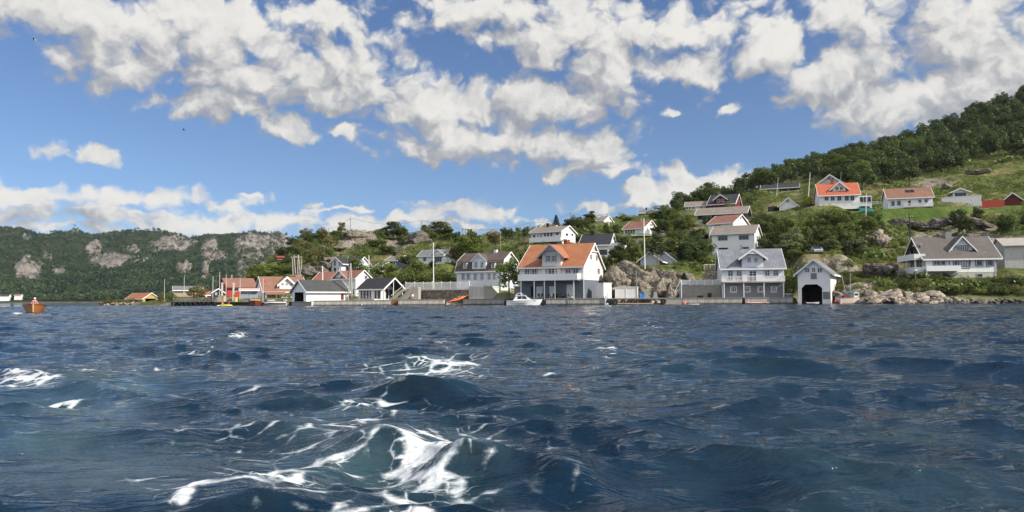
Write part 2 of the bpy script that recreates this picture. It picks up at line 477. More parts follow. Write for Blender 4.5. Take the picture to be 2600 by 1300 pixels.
prof_q, prof_dat = [], []
for px in sorted(PROF):
    ys, zs = [], []
    for (Y, w) in PROF[px]:
        ys.append(Y)
        zs.append(P(px, -w, Y).z if w < -10 else w)
    # column position as X/Y at the mid row of the column
    prof_q.append((px - CXP) / FPX)
    prof_dat.append((ys, zs))
prof_q = np.array(prof_q)
TY = np.concatenate([np.arange(96, 170, .8), np.arange(170, 300, 1.5), np.arange(300, 601, 4.0)])
TQ = np.arange(-1.1, 1.0, .0045)
ZC = np.array([np.interp(TY, ys, zs) for ys, zs in prof_dat])        # profiles x rows
ZT = np.array([np.interp(TQ, prof_q, ZC[:, j]) for j in range(len(TY))])   # rows x cols
k = np.exp(-.5*(np.arange(-6, 7)/2.6)**2); k /= k.sum()
ZT = np.array([np.convolve(np.pad(r, 6, 'edge'), k, 'valid') for r in ZT])
kk = np.exp(-.5*(np.arange(-3, 4)/1.1)**2); kk /= kk.sum()
ZT = np.array([np.convolve(np.pad(c, 3, 'edge'), kk, 'valid') for c in ZT.T]).T
GX = TQ[None, :]*TY[:, None]; GY = np.repeat(TY[:, None], len(TQ), 1)
hmask = np.clip((GY-TY.min()-46)/40, 0, 1)*np.clip((ZT-1.5)/6, 0, 1)
ZT = ZT + hmask*(fbm(GX/14, GY/14, 0, 4, .55, 3)*1.1 + fbm(GX/4, GY/4, 0, 4, .6, 9, ridged=True)*.35)
ZT = ZT + np.clip((ZT+1.5)/1.5, 0, 1)*(1-hmask)*fbm(GX/2.5, GY/2.5, 0, 3, .5, 5)*.12
PADS = []        # (corner x, corner y, yaw, L, W, z)
def pad(x, y, yaw, L, Wd, z, m=1.0, fall=5.0):
    PADS.append((x, y, yaw, L, Wd, z))
    c, s_ = math.cos(yaw), math.sin(yaw)
    lx = (GX-x)*c + (GY-y)*s_; ly = -(GX-x)*s_ + (GY-y)*c
    d = np.hypot(np.maximum(np.maximum(-m-lx, lx-L-m), 0), np.maximum(np.maximum(-m-ly, ly-Wd-m), 0))
    w = np.clip(1-d/fall, 0, 1); w = w*w*(3-2*w)
    global ZT
    ZT = ZT*(1-w) + (z-.06)*w
def ground(X, Y):
    q = X/Y
    i = np.interp(Y, TY, np.arange(len(TY))); j = np.interp(q, TQ, np.arange(len(TQ)))
    i0, j0 = int(min(i, len(TY)-2)), int(min(j, len(TQ)-2)); a, b = i-i0, j-j0
    return float(ZT[i0, j0]*(1-a)*(1-b)+ZT[i0+1, j0]*a*(1-b)+ZT[i0, j0+1]*(1-a)*b+ZT[i0+1, j0+1]*a*b)
def qx(px, Y): return (px-CXP)/FPX*Y
def colmask(blobs):
    """ellipses (px, Y, rpx, rY) -> 0..1 mask on the grid"""
    PXg = CXP + FPX*GX/GY
    m_ = np.zeros_like(GX)
    for (px, Y, rp, rY) in blobs:
        d = np.hypot((PXg-px)/rp, (GY-Y)/rY)
        m_ = np.maximum(m_, np.clip(1.6-d*1.3, 0, 1))
    return m_

def ground_material():
    m_, N, b, o = newmat('hillside_ground')
    tc = N.n('ShaderNodeTexCoord'); p = tc.outputs['Object']
    geo = N.n('ShaderNodeNewGeometry')
    def at(nm):
        a = N.n('ShaderNodeAttribute'); a.attribute_name = nm; return a.outputs['Fac']
    n1 = N.noise(p, .10, 6, .6); n2 = N.noise(p, .7, 6, .65); n3 = N.noise(p, 3.5, 4, .6)
    grass = N.mix(N.ramp(n2, .38, .62), rgb(.050, .072, .018), rgb(.12, .135, .036))
    dry = N.mix(N.ramp(n3, .3, .7), rgb(.20, .16, .075), rgb(.29, .235, .12))
    f = N.ramp(N.m('ADD', N.m('MULTIPLY', n1, .7), N.m('MULTIPLY', n2, .3)), .50, .62)
    f = N.m('MULTIPLY', N.m('MAXIMUM', f, N.m('MULTIPLY', at('dry'), N.ramp(n2, .3, .5))), N.m('SUBTRACT', 1.0, N.m('MULTIPLY', at('veg'), .8)))
    c = N.mix(N.m('MULTIPLY', f, .8), grass, dry)
    lawn = N.mix(N.ramp(n2, .3, .7), rgb(.06, .105, .020), rgb(.10, .145, .032))
    c = N.mix(at('lawn'), c, lawn)
    # bare rock on steep ground and where marked
    nz = N.sep(geo.outputs['True Normal'])[2]
    st = N.m('MULTIPLY', N.ramp(nz, .66, .46), N.m('SUBTRACT', 1.0, at('veg')))
    rk = N.m('MAXIMUM', N.m('MULTIPLY', st, N.ramp(n2, .48, .60)), N.m('MULTIPLY', at('rock'), N.ramp(n2, .30, .48)))
    rk = N.m('MULTIPLY', rk, N.m('SUBTRACT', 1.0, at('lawn')))
    vor = N.n('ShaderNodeTexVoronoi', feature='DISTANCE_TO_EDGE'); vor.inputs['Scale'].default_value = .55
    wp = N.vm('ADD', p, N.scl(N.noise(p, .8, 4, .6, out='Color'), 1.6))
    N.l(wp, vor.inputs['Vector'])
    crack = N.m('MINIMUM', N.ramp(N.m('ABSOLUTE', N.m('SUBTRACT', N.noise(N.vm('MULTIPLY', wp, (.5, .5, 1.6)), .5, 3, .5), .5)), 0, .02), N.ramp(vor.outputs[0], -.12, .05))
    rock = N.mix(N.ramp(N.noise(p, 1.4, 6, .7), .3, .7), rgb(.20, .17, .14), rgb(.38, .33, .28))
    rock = N.mix(N.m('SUBTRACT', 1.0, crack), rock, rgb(.09, .08, .065))
    c = N.mix(rk, c, rock)
    path = N.mix(n3, rgb(.22, .20, .17), rgb(.33, .30, .25))
    c = N.mix(at('yard'), c, path)
    N.l(c, b.inputs['Base Color'])
    bu = N.n('ShaderNodeBump'); bu.inputs['Strength'].default_value = .7; bu.inputs['Distance'].default_value = .5
    hh = N.m('ADD', N.noise(p, 1.2, 7, .7), N.m('MULTIPLY', N.m('MULTIPLY', crack, rk), .8))
    N.l(hh, bu.inputs['Height']); N.l(bu.outputs[0], b.inputs['Normal'])
    S(b, 'Roughness', .95); S(b, 'Specular IOR Level', .1)
    return m_

def build_land():
    nr, nc = ZT.shape
    V = np.stack([GX, GY, ZT], -1).reshape(-1, 3)
    i = np.arange(nr-1)[:, None]*nc + np.arange(nc-1)[None, :]
    F = np.stack([i, i+1, i+nc+1, i+nc], -1).reshape(-1, 4)
    me = np_mesh('hillside', V, F, ground_material(), smooth=True)
    attr(me, 'lawn', np.clip(colmask([(2300,184,140,8),(2420,186,120,6),(2220,192,120,9),(2130,198,60,4),(2030,222,70,6),(1275,152,22,5),(2560,190,60,7)])*1.2, 0, 1)*np.clip(1.5+fbm(GX/5, GY/5, 0, 3, .5, 21)*1.4, 0, 1))
    attr(me, 'rock', colmask([(900,250,70,14),(1010,245,60,12),(1290,230,50,14),(830,235,30,10),(2210,160,45,7),(2260,136,60,5),(2330,119.5,260,3),(2560,119,130,2.5),(1840,150,60,6),(2150,140,40,5),(2420,166,140,7),(2480,158,120,8),(1690,228,60,8),(1720,215,70,6),(2380,250,60,14),(2060,300,40,10),(430,208,60,8),(290,243,60,8),(960,270,80,10),(1500,240,40,10),(2250,170,50,6),(1080,250,40,8)]))
    attr(me, 'veg', colmask([(2470,127,180,10),(2150,134,60,6)]))
    attr(me, 'dry', colmask([(830,232,60,10),(760,235,50,10),(1570,172,50,10),(1960,230,50,14),(2080,143,60,6),(2250,150,70,10),(1420,205,60,10),(2480,172,100,12),(2240,240,60,10),(330,255,60,12),(1100,262,60,10),(1690,185,40,12)]))
    attr(me, 'yard', colmask([(1230,150,70,7),(1400,150,120,8),(1100,158,90,4),(1560,142,80,4),(950,165,60,7),(640,185,80,8)]))
    o = bpy.data.objects.new('hillside', me); COL.objects.link(o)
    tag(o, kind='structure')
    return o

# ------------------------------------------------------------------ the far shore across the fjord
FR = {  # px: ridge row, then (distance, row) profile is derived
 -900: 560, -500: 585, 0: 584, 40: 587, 90: 596, 115: 600, 140: 594, 185: 594, 215: 602, 255: 609, 300: 606, 340: 598, 380: 597, 420: 600,
 480: 609, 520: 600, 600: 598, 640: 596, 690: 599, 720: 606, 745: 613, 775: 622, 850: 640, 1000: 655, 1200: 690, 1500: 740, 1800: 768}
FRX, FRY = np.array(sorted(FR)), np.array([FR[k_] for k_ in sorted(FR)], float)
FY = np.concatenate([np.arange(880, 1300, 9.0), np.arange(1300, 2300, 16.0)])
FQ = np.arange(-1.0, .15, .0022)
CLIFF = [(70,683,40,24),(120,655,16,10),(150,685,18,12),(235,640,22,14),(285,665,60,20),(350,672,34,14),(330,640,25,6),(440,625,60,16),(400,632,30,10),
 (530,650,24,34),(560,665,26,22),(520,700,10,20),(640,630,48,26),(660,620,60,18),(615,670,24,40),(650,690,34,34),(700,620,45,20),(690,655,40,20),(730,640,50,18),(465,695,22,14),(620,720,30,20),(250,597,24,5),(190,595,20,4),(65,620,14,4)]
def far_z(q, Y):
    px = CXP + FPX*q
    ridge = np.interp(px, FRX, FRY)
    t = np.clip((Y-960)/(1900-960), 0, 1.6)
    base = 768 - .0057*px + 1.8
    s_ = np.interp(t, [0, .06, .30, .62, .85, 1.0, 1.6], [0, .06, .38, .68, .86, 1.0, .80])
    row = base + (ridge-base)*s_
    return row
def build_far():
    Q, YY = np.meshgrid(FQ, FY)
    X = Q*YY
    row = far_z(Q, YY)
    px = CXP + FPX*Q
    Z = zat_np(row, X, YY)
    cl = np.zeros_like(Q)
    for (cx, cy, rx, ry) in CLIFF:
        d = np.hypot((px-cx)/rx, (row-cy)/ry)
        cl = np.maximum(cl, np.clip(1.7-d*1.25, 0, 1))
    Z = Z + np.clip((YY-980)/150, 0, 1)*(fbm(X/160, YY/160, 0, 4, .5, 31)*9 + fbm(X/45, YY/45, 0, 4, .6, 33, True)*(3.0+9*cl))
    Z = np.where(YY < 950, -4 + (YY-880)/70*3.0, Z)
    nr, nc = Z.shape
    V = np.stack([X, YY, Z], -1).reshape(-1, 3)
    i = np.arange(nr-1)[:, None]*nc + np.arange(nc-1)[None, :]
    F = np.stack([i, i+1, i+nc+1, i+nc], -1).reshape(-1, 4)
    m_, N, b, o_ = newmat('far_hill_ground')
    tc = N.n('ShaderNodeTexCoord'); p = tc.outputs['Object']
    a = N.n('ShaderNodeAttribute'); a.attribute_name = 'cliff'
    a2 = N.n('ShaderNodeAttribute'); a2.attribute_name = 'shorey'
    n1 = N.noise(p, .012, 6, .6); n2 = N.noise(p, .07, 6, .65)
    g = N.mix(n2, rgb(.018, .032, .014), rgb(.045, .060, .022))
    rockc = N.mix(N.ramp(N.noise(N.vm('MULTIPLY', p, (1, 1, .5)), .05, 7, .8), .40, .60), rgb(.09, .08, .07), rgb(.29, .26, .225))
    f = N.ramp(N.m('ADD', a.outputs['Fac'], N.m('MULTIPLY', N.m('SUBTRACT', n2, .5), 1.3)), .35, .65)
    c = N.mix(f, g, rockc)
    c = N.mix(N.m('MULTIPLY', a2.outputs['Fac'], N.ramp(n2, .4, .55)), c, rgb(.36, .31, .25))
    N.l(c, b.inputs['Base Color'])
    bu = N.n('ShaderNodeBump'); bu.inputs['Strength'].default_value = 1.0; bu.inputs['Distance'].default_value = 9.0
    N.l(N.noise(N.vm('MULTIPLY', p, (1, 1, .6)), .045, 7, .7), bu.inputs['Height']); N.l(bu.outputs[0], b.inputs['Normal'])
    S(b, 'Roughness', .95); S(b, 'Specular IOR Level', .1)
    me = np_mesh('far_hills', V, F, m_, smooth=True)
    attr(me, 'cliff', cl)
    attr(me, 'shorey', np.clip((975-YY)/18, 0, 1)*np.clip((Z+1)/2, 0, 1))
    o = bpy.data.objects.new('far_hills', me); COL.objects.link(o)
    tag(o, kind='structure')
    return Q, YY, X, Z, cl
def zat_np(row, X, Y):
    b = (CYP - row) / FPX
    kx, ky, kz = cU.x-cF.x*b, cU.y-cF.y*b, cU.z-cF.z*b
    return CAMH - (kx*X + ky*Y)/kz

# ------------------------------------------------------------------ the fjord
def K(v): return v*1.0093                       # rows and columns read off a 2576 px wide print
FOAM = [(975,1135,135,46,1.0),(1095,1152,85,26,.95),(700,1205,95,20,1),(600,1243,115,18,.95),(500,1268,85,14,.85),(890,1195,140,20,.85),(1020,1190,150,16,.75),
 (740,1240,130,20,.62),(760,1085,110,22,.48),(850,1050,90,30,.52),(930,1020,60,24,.5),(690,1150,120,16,.36),(1120,915,75,16,.8),(1000,928,70,7,.6),(1160,955,90,8,.5),
 (480,892,34,6,.75),(500,862,60,6,.4),(300,925,130,8,.5),(80,952,70,12,.8),(15,962,40,8,.7),(50,1113,60,9,.8),(640,993,50,5,.62),(1527,888,22,8,.85),(1490,926,30,5,.6),
 (1380,943,28,5,.6),(1440,1193,40,8,.25),(1130,1235,130,18,.5),(1060,885,60,10,.38),(1080,860,40,8,.35),(1080,1280,90,10,.6),(1180,1215,100,14,.5),(640,1278,40,12,.6),
 (150,1008,60,8,.6),(45,1128,30,5,.6),(45,789,10,2.4,1),(88,790,26,1.6,.6),(600,848,20,4,.6),(1630,820,28,2.5,.6),(2400,1190,60,10,.25),(2240,1075,20,4,.35),
 (1320,1245,80,10,.35),(1560,1130,60,10,.25),(560,1175,40,4,.45),(840,1155,100,12,.5),(1240,1180,60,10,.45),(900,1110,330,120,.30),(760,1230,380,60,.30),(1100,930,230,40,.26),(300,935,330,25,.20),(1200,1250,260,45,.33),(1060,880,120,30,.22)]
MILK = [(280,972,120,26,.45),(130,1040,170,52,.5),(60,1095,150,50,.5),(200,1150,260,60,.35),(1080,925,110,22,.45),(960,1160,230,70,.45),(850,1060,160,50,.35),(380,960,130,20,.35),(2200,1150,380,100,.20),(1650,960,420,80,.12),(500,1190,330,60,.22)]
CREST = [(1095,985,165,.165,.55),(960,1120,120,.13,.40),(820,1178,90,.10,.30),(1190,1165,120,.08,.35),(620,1005,110,.06,.45),(1400,995,90,.10,.45),(1440,1185,90,.09,.30),
 (250,975,120,.05,.6),(1300,905,110,.10,.6),(1540,890,60,.08,.5),(2020,1215,160,.09,.35),(1900,1040,150,.07,.5),(1620,1090,120,.07,.45),(460,880,60,.08,.6),(1050,915,110,.10,.6),
 (2330,1170,140,.06,.35),(650,1260,160,.08,.22),(1620,815,50,.16,1.6),(1780,810,70,.12,1.6),(540,850,60,.12,1.5)]
def build_water():
    rs = [0.0, .8, 1.5, 2.0]
    r = 2.3
    while r < 60: 
        r += min(.62*r*r/(CAMH*FPX*1024/2600), .075+.0024*r); rs.append(r)
    while r < 205: r += .25+(r-60)*.002; rs.append(r)
    while r < 9000: r *= 1.035; rs.append(r)
    rs = np.array(rs)
    front = np.arange(-43, 43.01, .085)
    rest = np.arange(43.5, 317, 4.0)
    th = np.radians(np.concatenate([front, rest]))
    nr, nt = len(rs), len(th)
    RR, TH = np.meshgrid(rs, th, indexing='ij')
    X, Y = RR*np.sin(TH), RR*np.cos(TH)
    dr = np.gradient(rs)[:, None]
    dl = np.maximum(dr, RR*np.where(np.abs(TH) < R(43.2), R(.085), R(4)))
    Z = np.zeros_like(X); DX = np.zeros_like(X); DY = np.zeros_like(X)
    g = np.random.default_rng(5)
    nw = 64
    lam = np.exp(g.uniform(np.log(.22), np.log(5.5), nw))
    fields = {}
    def nf(sc, sd):
        k_ = (round(math.log2(sc)), sd)
        if k_ not in fields:
            q_ = 2.0**k_[0]
            fields[k_] = vnoise(X/q_+sd*3.7, Y/q_, 0, 40+sd)
        return fields[k_]
    for i_, L in enumerate(lam):
        # wind blows towards the viewer and to the left, crests lie roughly across the view
        ang = R(-100) + g.normal(0, R(30) if L < 1.5 else R(20))
        kx, ky = 2*math.pi/L*math.cos(ang), 2*math.pi/L*math.sin(ang)
        A = .0080*(L**.90 if L > 1 else L**.72)*(1.0 if L < 1.8 else (1.8/L)**1.2)*g.uniform(.6, 1.3)
        fade = np.clip((L/(dl*2.2))-1, 0, 1)
        # groups of larger and smaller waves
        env = .35+1.1*np.clip(.35+nf(L*4, i_ % 3), 0, 1.2)**1.4
        ph = kx*X+ky*Y+g.uniform(0, 6.28) + (.9+.1*(i_ % 5))*nf(L*2.4, 3+i_ % 2)
        a = A*fade*env
        Z += a*np.cos(ph); DX -= 1.35*a*kx/np.hypot(kx, ky)*np.sin(ph); DY -= 1.35*a*ky/np.hypot(kx, ky)*np.sin(ph)
    # the calmer slick in the wake, left foreground
    PX = CXP + FPX*X/np.maximum(Y, .1)
    dyr = CAMH*FPX/np.maximum(Y, .1)
    PY = 760.6 - .0057*(PX-CXP) + dyr
    PX = np.where(Y > .5, PX, -9999)
    calm = np.zeros_like(X)
    for (cx, cy, rx, ry, w) in [(330,1190,330,70,.75),(900,1060,230,40,.35),(1500,1250,120,30,.3),(350,1050,260,40,.45),(700,940,200,25,.3)]:
        d = np.hypot((PX-K(cx))/K(rx), (PY-K(cy))/K(ry)); calm = np.maximum(calm, w*np.clip(1.5-d, 0, 1))
    Z *= 1-calm; DX *= 1-calm; DY *= 1-calm
    for (cx, cy, hl, h, tk) in CREST:
        yy = CAMH*FPX/(K(cy)-(760.6-.0057*(K(cx)-CXP))); xx = (K(cx)-CXP)/FPX*yy; ll = K(hl)/FPX*yy
        s_ = (X-xx)/ll; t = (Y-yy + .25*np.sin((X-xx)*1.7/ll)*ll*.3)/tk
        pr = np.exp(-np.abs(s_)**2.4)
        Z += 1.25*h*pr*(np.exp(-np.where(t < 0, t*t*2.2, t*t*.5)) - .45*np.exp(-(t+1.6)**2))
    def mask(lst):
        m_ = np.zeros_like(X)
        for (cx, cy, rx, ry, w) in lst:
            sel = (np.abs(PX-K(cx)) < K(rx)*2.2) & (np.abs(PY-K(cy)) < K(ry)*2.6)
            d = np.hypot((PX[sel]-K(cx))/K(rx), (PY[sel]-K(cy))/K(ry))
            m_[sel] = np.maximum(m_[sel], w*np.clip(1.75-d, 0, 1)**.8)
        return m_
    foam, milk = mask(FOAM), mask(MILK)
    foam = foam*(.72+.5*fbm(X/.5, Y/.5, 0, 3, .5, 70))
    Z += np.clip(foam-.45, 0, 1)*.035*(1+fbm(X/.10, Y/.10, 0, 3, .5, 71))
    near = np.clip((RR-1.2)/1.5, 0, 1)
    V = np.stack([X+DX*near, Y+DY*near, Z*near], -1).reshape(-1, 3)
    i = np.arange(nr-1)[:, None]*nt + np.arange(nt)[None, :]
    j = np.arange(nr-1)[:, None]*nt + (np.arange(nt)[None, :]+1) % nt
    F = np.stack([i, j, j+nt, i+nt], -1).reshape(-1, 4)
    m_, N, b, o_ = newmat('fjord_water')
    tc = N.n('ShaderNodeTexCoord'); p = tc.outputs['Object']
    def at(nm):
        a = N.n('ShaderNodeAttribute'); a.attribute_name = nm; return a.outputs['Fac']
    fo, mk = at('foam'), at('milk')
    wv = N.vm('MULTIPLY', p, (.75, 1.0, 1.0))
    bands = N.ramp(N.noise(N.vm('MULTIPLY', p, (.12, .05, .1)), 1.0, 4, .55), .35, .65)
    deep = N.mix(bands, rgb(.0015, .013, .028), rgb(.0030, .022, .044))
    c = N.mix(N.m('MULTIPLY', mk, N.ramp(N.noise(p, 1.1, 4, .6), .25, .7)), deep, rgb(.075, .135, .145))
    warp = N.vm('ADD', p, N.scl(N.vm('SUBTRACT', N.noise(p, 2.6, 4, .6, out='Color'), (.5, .5, .5)), .13))
    def vor(sc):
        v = N.n('ShaderNodeTexVoronoi', feature='DISTANCE_TO_EDGE', voronoi_dimensions='2D')
        v.inputs['Scale'].default_value = sc; N.l(warp, v.inputs['Vector']); return v.outputs[0]
    e = N.m('MINIMUM', N.m('MULTIPLY', vor(3.0), 1.25), N.m('ADD', N.m('MULTIPLY', vor(8.5), 1.1), .12))
    nn = N.noise(p, 14.0, 5, .7); nb = N.noise(N.vm('MULTIPLY', p, (.8, 1.5, 1)), 2.4, 6, .62)
    v = N.m('SUBTRACT', fo, N.m('MULTIPLY', e, 1.85))
    v = N.m('ADD', v, N.m('MULTIPLY', N.m('SUBTRACT', nn, .5), .30))
    v = N.m('ADD', v, N.m('MULTIPLY', N.m('SUBTRACT', nb, .5), 1.9))
    ff = N.m('MULTIPLY', N.ramp(v, .10, .55), N.ramp(fo, .06, .22))
    foamc = N.mix(N.ramp(N.m('ADD', N.m('MULTIPLY', N.noise(p, 22.0, 4, .7), .5), N.m('MULTIPLY', v, .8)), .25, .75), rgb(.20, .26, .30), rgb(.62, .64, .64))
    c = N.mix(ff, c, foamc)
    N.l(c, b.inputs['Base Color'])
    N.l(N.m('ADD', .045, N.m('MULTIPLY', ff, .7)), b.inputs['Roughness'])
    S(b, 'IOR', 1.333); S(b, 'Specular IOR Level', .5)
    h1 = N.noise(N.vm('MULTIPLY', p, (.7, 1.9, 1)), 1.9, 5, .62, .6)
    h2 = N.noise(N.vm('MULTIPLY', p, (.7, 1.6, 1)), 8.0, 5, .62, .4)
    bu = N.n('ShaderNodeBump'); bu.inputs['Strength'].default_value = 1.0; N.l(N.m('SUBTRACT', .062, N.m('MULTIPLY', at('calm'), .050)), bu.inputs['Distance'])
    rid = N.m('SUBTRACT', 1.0, N.m('ABSOLUTE', N.m('SUBTRACT', N.m('MULTIPLY', N.noise(N.vm('MULTIPLY', p, (.45, 1.7, 1)), 2.6, 4, .55, .3), 2.0), 1.0)))
    N.l(N.m('ADD', h1, N.m('MULTIPLY', rid, .75)), bu.inputs['Height'])
    b2 = N.n('ShaderNodeBump'); b2.inputs['Strength'].default_value = 1.0; b2.inputs['Distance'].default_value = .008
    N.l(N.m('ADD', h2, N.m('MULTIPLY', ff, .6)), b2.inputs['Height']); N.l(bu.outputs[0], b2.inputs['Normal'])
    N.l(b2.outputs[0], b.inputs['Normal'])
    me = np_mesh('water', V, F, m_, smooth=True)
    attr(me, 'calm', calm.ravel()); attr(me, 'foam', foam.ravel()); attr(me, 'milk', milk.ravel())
    o = bpy.data.objects.new('water', me); COL.objects.link(o)
    tag(o, kind='structure')

# ------------------------------------------------------------------ palette
WHITE = boards('white_boards', (.85, .84, .81), .17, grime=.12)
WHITEV = boards('white_upright_boards', (.84, .83, .80), .20, True, grime=.15)
TRIM = plain('white_trim', (.82, .81, .78), .5, .05, 2)
GREYTRIM = plain('grey_trim', (.30, .34, .38), .6, .08, 2)
BLUETRIM = plain('blue_trim', (.05, .09, .20), .5, .08, 2)
GREYB = boards('grey_boards', (.27, .28, .28), .2, True, grime=.3)
DARKB = boards('dark_stained_boards', (.030, .030, .036), .18)
NAVYB = boards('navy_boards', (.022, .028, .06), .18)
REDB = boards('red_boards', (.36, .045, .030), .18, True)
DKRED = boards('dark_red_boards', (.17, .022, .022), .18, True)
YELB = boards('yellow_ochre_boards', (.47, .33, .13), .18, True, grime=.2)
TANB = boards('tan_boards', (.42, .32, .20), .18, grime=.2)
CONC = plain('concrete', (.34, .32, .28), .9, .25, .8, grime=.5)
DKCONC = plain('stained_concrete', (.20, .19, .17), .9, .3, .8, grime=.6)
BASEM = plain('painted_plinth', (.50, .48, .43), .9, .2, .8, grime=.35)
WOOD = boards('weathered_planks', (.36, .33, .29), .15, True, dark=.55, grime=.5)
WOODH = boards('weathered_deck', (.28, .25, .21), .15, False, dark=.5, grime=.4)
POLEM = plain('pole_wood', (.26, .23, .19), .8, .2, 1)
POLEW = plain('pole_white', (.80, .79, .76), .5, .05, 1)
METAL = plain('grey_metal', (.30, .31, .32), .4, .1, 2, metal=.6)
BLACK = plain('black_rubber', (.018, .018, .020), .75, .25, 2)
DARK = plain('dark_interior', (.008, .008, .010), .95, .1, 2)
BRICK = plain('red_brick', (.33, .10, .06), .9, .2, 3)
T_ORANGE = tiles('roof_orange', (.33, .125, .058), (.44, .19, .095), lichen=.15)
T_BRIGHT = tiles('roof_bright_orange', (.44, .115, .060), (.53, .16, .085))
T_BROWN = tiles('roof_brown', (.225, .115, .080), (.31, .165, .115), lichen=.2)
T_REDBR = tiles('roof_red_brown', (.22, .095, .068), (.30, .145, .105), lichen=.2)
T_GREY = tiles('roof_grey', (.155, .155, .155), (.25, .245, .24), lichen=.2)
T_SLATE = tiles('roof_slate', (.058, .058, .062), (.10, .10, .10), lichen=.3)
T_DARK = tiles('roof_dark', (.030, .031, .036), (.055, .056, .062))
T_BLUEG = tiles('roof_blue_grey', (.155, .17, .19), (.27, .285, .31), dark=.6)
T_GRBR = tiles('roof_grey_brown', (.20, .17, .14), (.30, .25, .20), lichen=.35)
GLASS = glassmat()

class House:
    """A building set out in its own frame: u runs along the front, v away from the viewer, z up.
       Corner, front edge and heights are read from the photograph at a chosen distance and turn."""
    def __init__(s, name, label, cat, pxL, pxR, base, Y, yaw, W=None, pxB=None, eave=None, ridge=None, H=None, Rh=None, group=None, drop=1.2, dopad=True):
        s.O = P(pxL, base, Y); s.yaw = R(yaw)
        s.u = Vector((math.cos(s.yaw), math.sin(s.yaw), 0)); s.v = Vector((-math.sin(s.yaw), math.cos(s.yaw), 0))
        s.L = s._along(s.O, s.u, pxR, base)
        if W is None:
            if pxB > pxR: W = s._along(s.O+s.u*s.L, s.v, pxB, base)
            else: W = s._along(s.O, s.v, pxB, base)
        s.W = W
        s.H = H if H is not None else s.uz(pxL, eave)[1]
        s.Rd = ridge; s.Rh = Rh
        s.drop = drop
        s.root = empty(name, s.O, s.yaw, label, cat, group)
        if dopad: pad(s.O.x, s.O.y, s.yaw, s.L, s.W, s.O.z)
        s.box = (min(pxL, pxB or pxL)-4, max(pxR, pxB or pxR)+4)
        s.bot = base; s.Y = Y
    def _along(s, O, d, px, py):
        """distance from O along the level direction d at which the picture column px is reached"""
        r = ray(px, py)
        # vertical plane through the camera and the ray: normal n = r x z
        n = Vector((r.y, -r.x, 0))
        return -(O.dot(n))/d.dot(n)
    def uz(s, px, py, face='F', off=0.0):
        """pixel -> (distance along the face, height above base)"""
        r = ray(px, py)
        if face == 'F': o, n, d = s.O - s.v*off, s.v, s.u
        elif face == 'R': o, n, d = s.O + s.u*(s.L+off), s.u, s.v
        else: o, n, d = s.O - s.u*off, s.u, s.v
        c = Vector((0, 0, CAMH))
        t = (o-c).dot(n)/r.dot(n)
        p = c + r*t - o
        return p.dot(d), p.z
    def wall(s, mat, prof, ax='u', basemat=None, zb=None, name='wall'):
        """closed body under the roof outline prof [(h, z)...]"""
        lo = -s.drop
        if basemat:
            M().box(.04, .04, -s.drop, s.L-.04, s.W-.04, zb+.002).build('foundation', basemat, s.root); lo = zb
        h0, h1 = prof[0][0], prof[-1][0]
        poly = [(h0, lo)] + list(prof) + [(h1, lo)]
        s.wob = M().prism(poly, 0, s.L if ax == 'u' else s.W, ax).build(name, mat, s.root)
        return s.wob
    def roof(s, mat, prof, ax='u', oe=.45, og=.35, t=.20, barge=TRIM, name='roof', a=None, b=None, bw=.24, fascia=True, parent=None, lift=.03):
        pr = [list(p) for p in prof]
        def ext(p, q, o):
            sl_ = (q[1]-p[1])/(q[0]-p[0]); dr = -o if q[0] > p[0] else o
            return [p[0]+dr, p[1]+sl_*dr]
        top = [ext(pr[0], pr[1], oe)] + pr[1:-1] + [ext(pr[-1], pr[-2], oe)]
        outer = [(h, z+t) for h, z in top]; inner = [(h, z+lift) for h, z in top]
        a = -og if a is None else a; b = (s.L if ax == 'u' else s.W)+og if b is None else b
        m = M(); n = len(outer)
        mk = (lambda q, h, z: (q, h, z)) if ax == 'u' else (lambda q, h, z: (h, q, z))
        vs = [mk(q, h, z) for q in (a, b) for ring in (outer, inner) for h, z in ring]
        O0, I0, O1, I1 = 0, n, 2*n, 3*n
        fs = []
        for i in range(n-1):
            fs += [(O0+i, O0+i+1, O1+i+1, O1+i), (I0+i, I1+i, I1+i+1, I0+i+1), (O0+i, I0+i, I0+i+1, O0+i+1), (O1+i, O1+i+1, I1+i+1, I1+i)]
        fs += [(O0, O1, I1, I0), (O0+n-1, I0+n-1, I1+n-1, O1+n-1)]
        m.add(vs, fs)
        ob = m.build(name, mat, parent or s.root)
        if barge:
            for e, sg in ((a, -1), (b, 1)):
                bm_ = M(); q0, q1 = e+sg*.004, e+sg*.075
                rg0 = [(h, z+t+.03) for h, z in top]; rg1 = [(h, z+t-bw) for h, z in top]
                vs = [mk(q, h, z) for q in (q0, q1) for ring in (rg0, rg1) for h, z in ring]
                fs2 = []
                for i in range(n-1):
                    fs2 += [(i, i+1, 2*n+i+1, 2*n+i), (n+i, 3*n+i, 3*n+i+1, n+i+1), (i, n+i, n+i+1, i+1), (2*n+i, 2*n+i+1, 3*n+i+1, 3*n+i)]
                fs2 += [(0, 2*n, 3*n, n), (n-1, 2*n-1, 4*n-1, 3*n-1)]
                bm_.add(vs, fs2); bm_.build('bargeboard', barge, parent and ob or s.root)
            if fascia:
                for (h, z), sg in ((top[0], -1), (top[-1], 1)):
                    f_ = M(); 
                    if ax == 'u': f_.box(a, h+sg*.004, z-.08, b, h+sg*.10, z+t-.02)
                    else: f_.box(h+sg*.004, a, z-.08, h+sg*.10, b, z+t-.02)
                    f_.build('gutter', barge, parent and ob or s.root)
        return ob
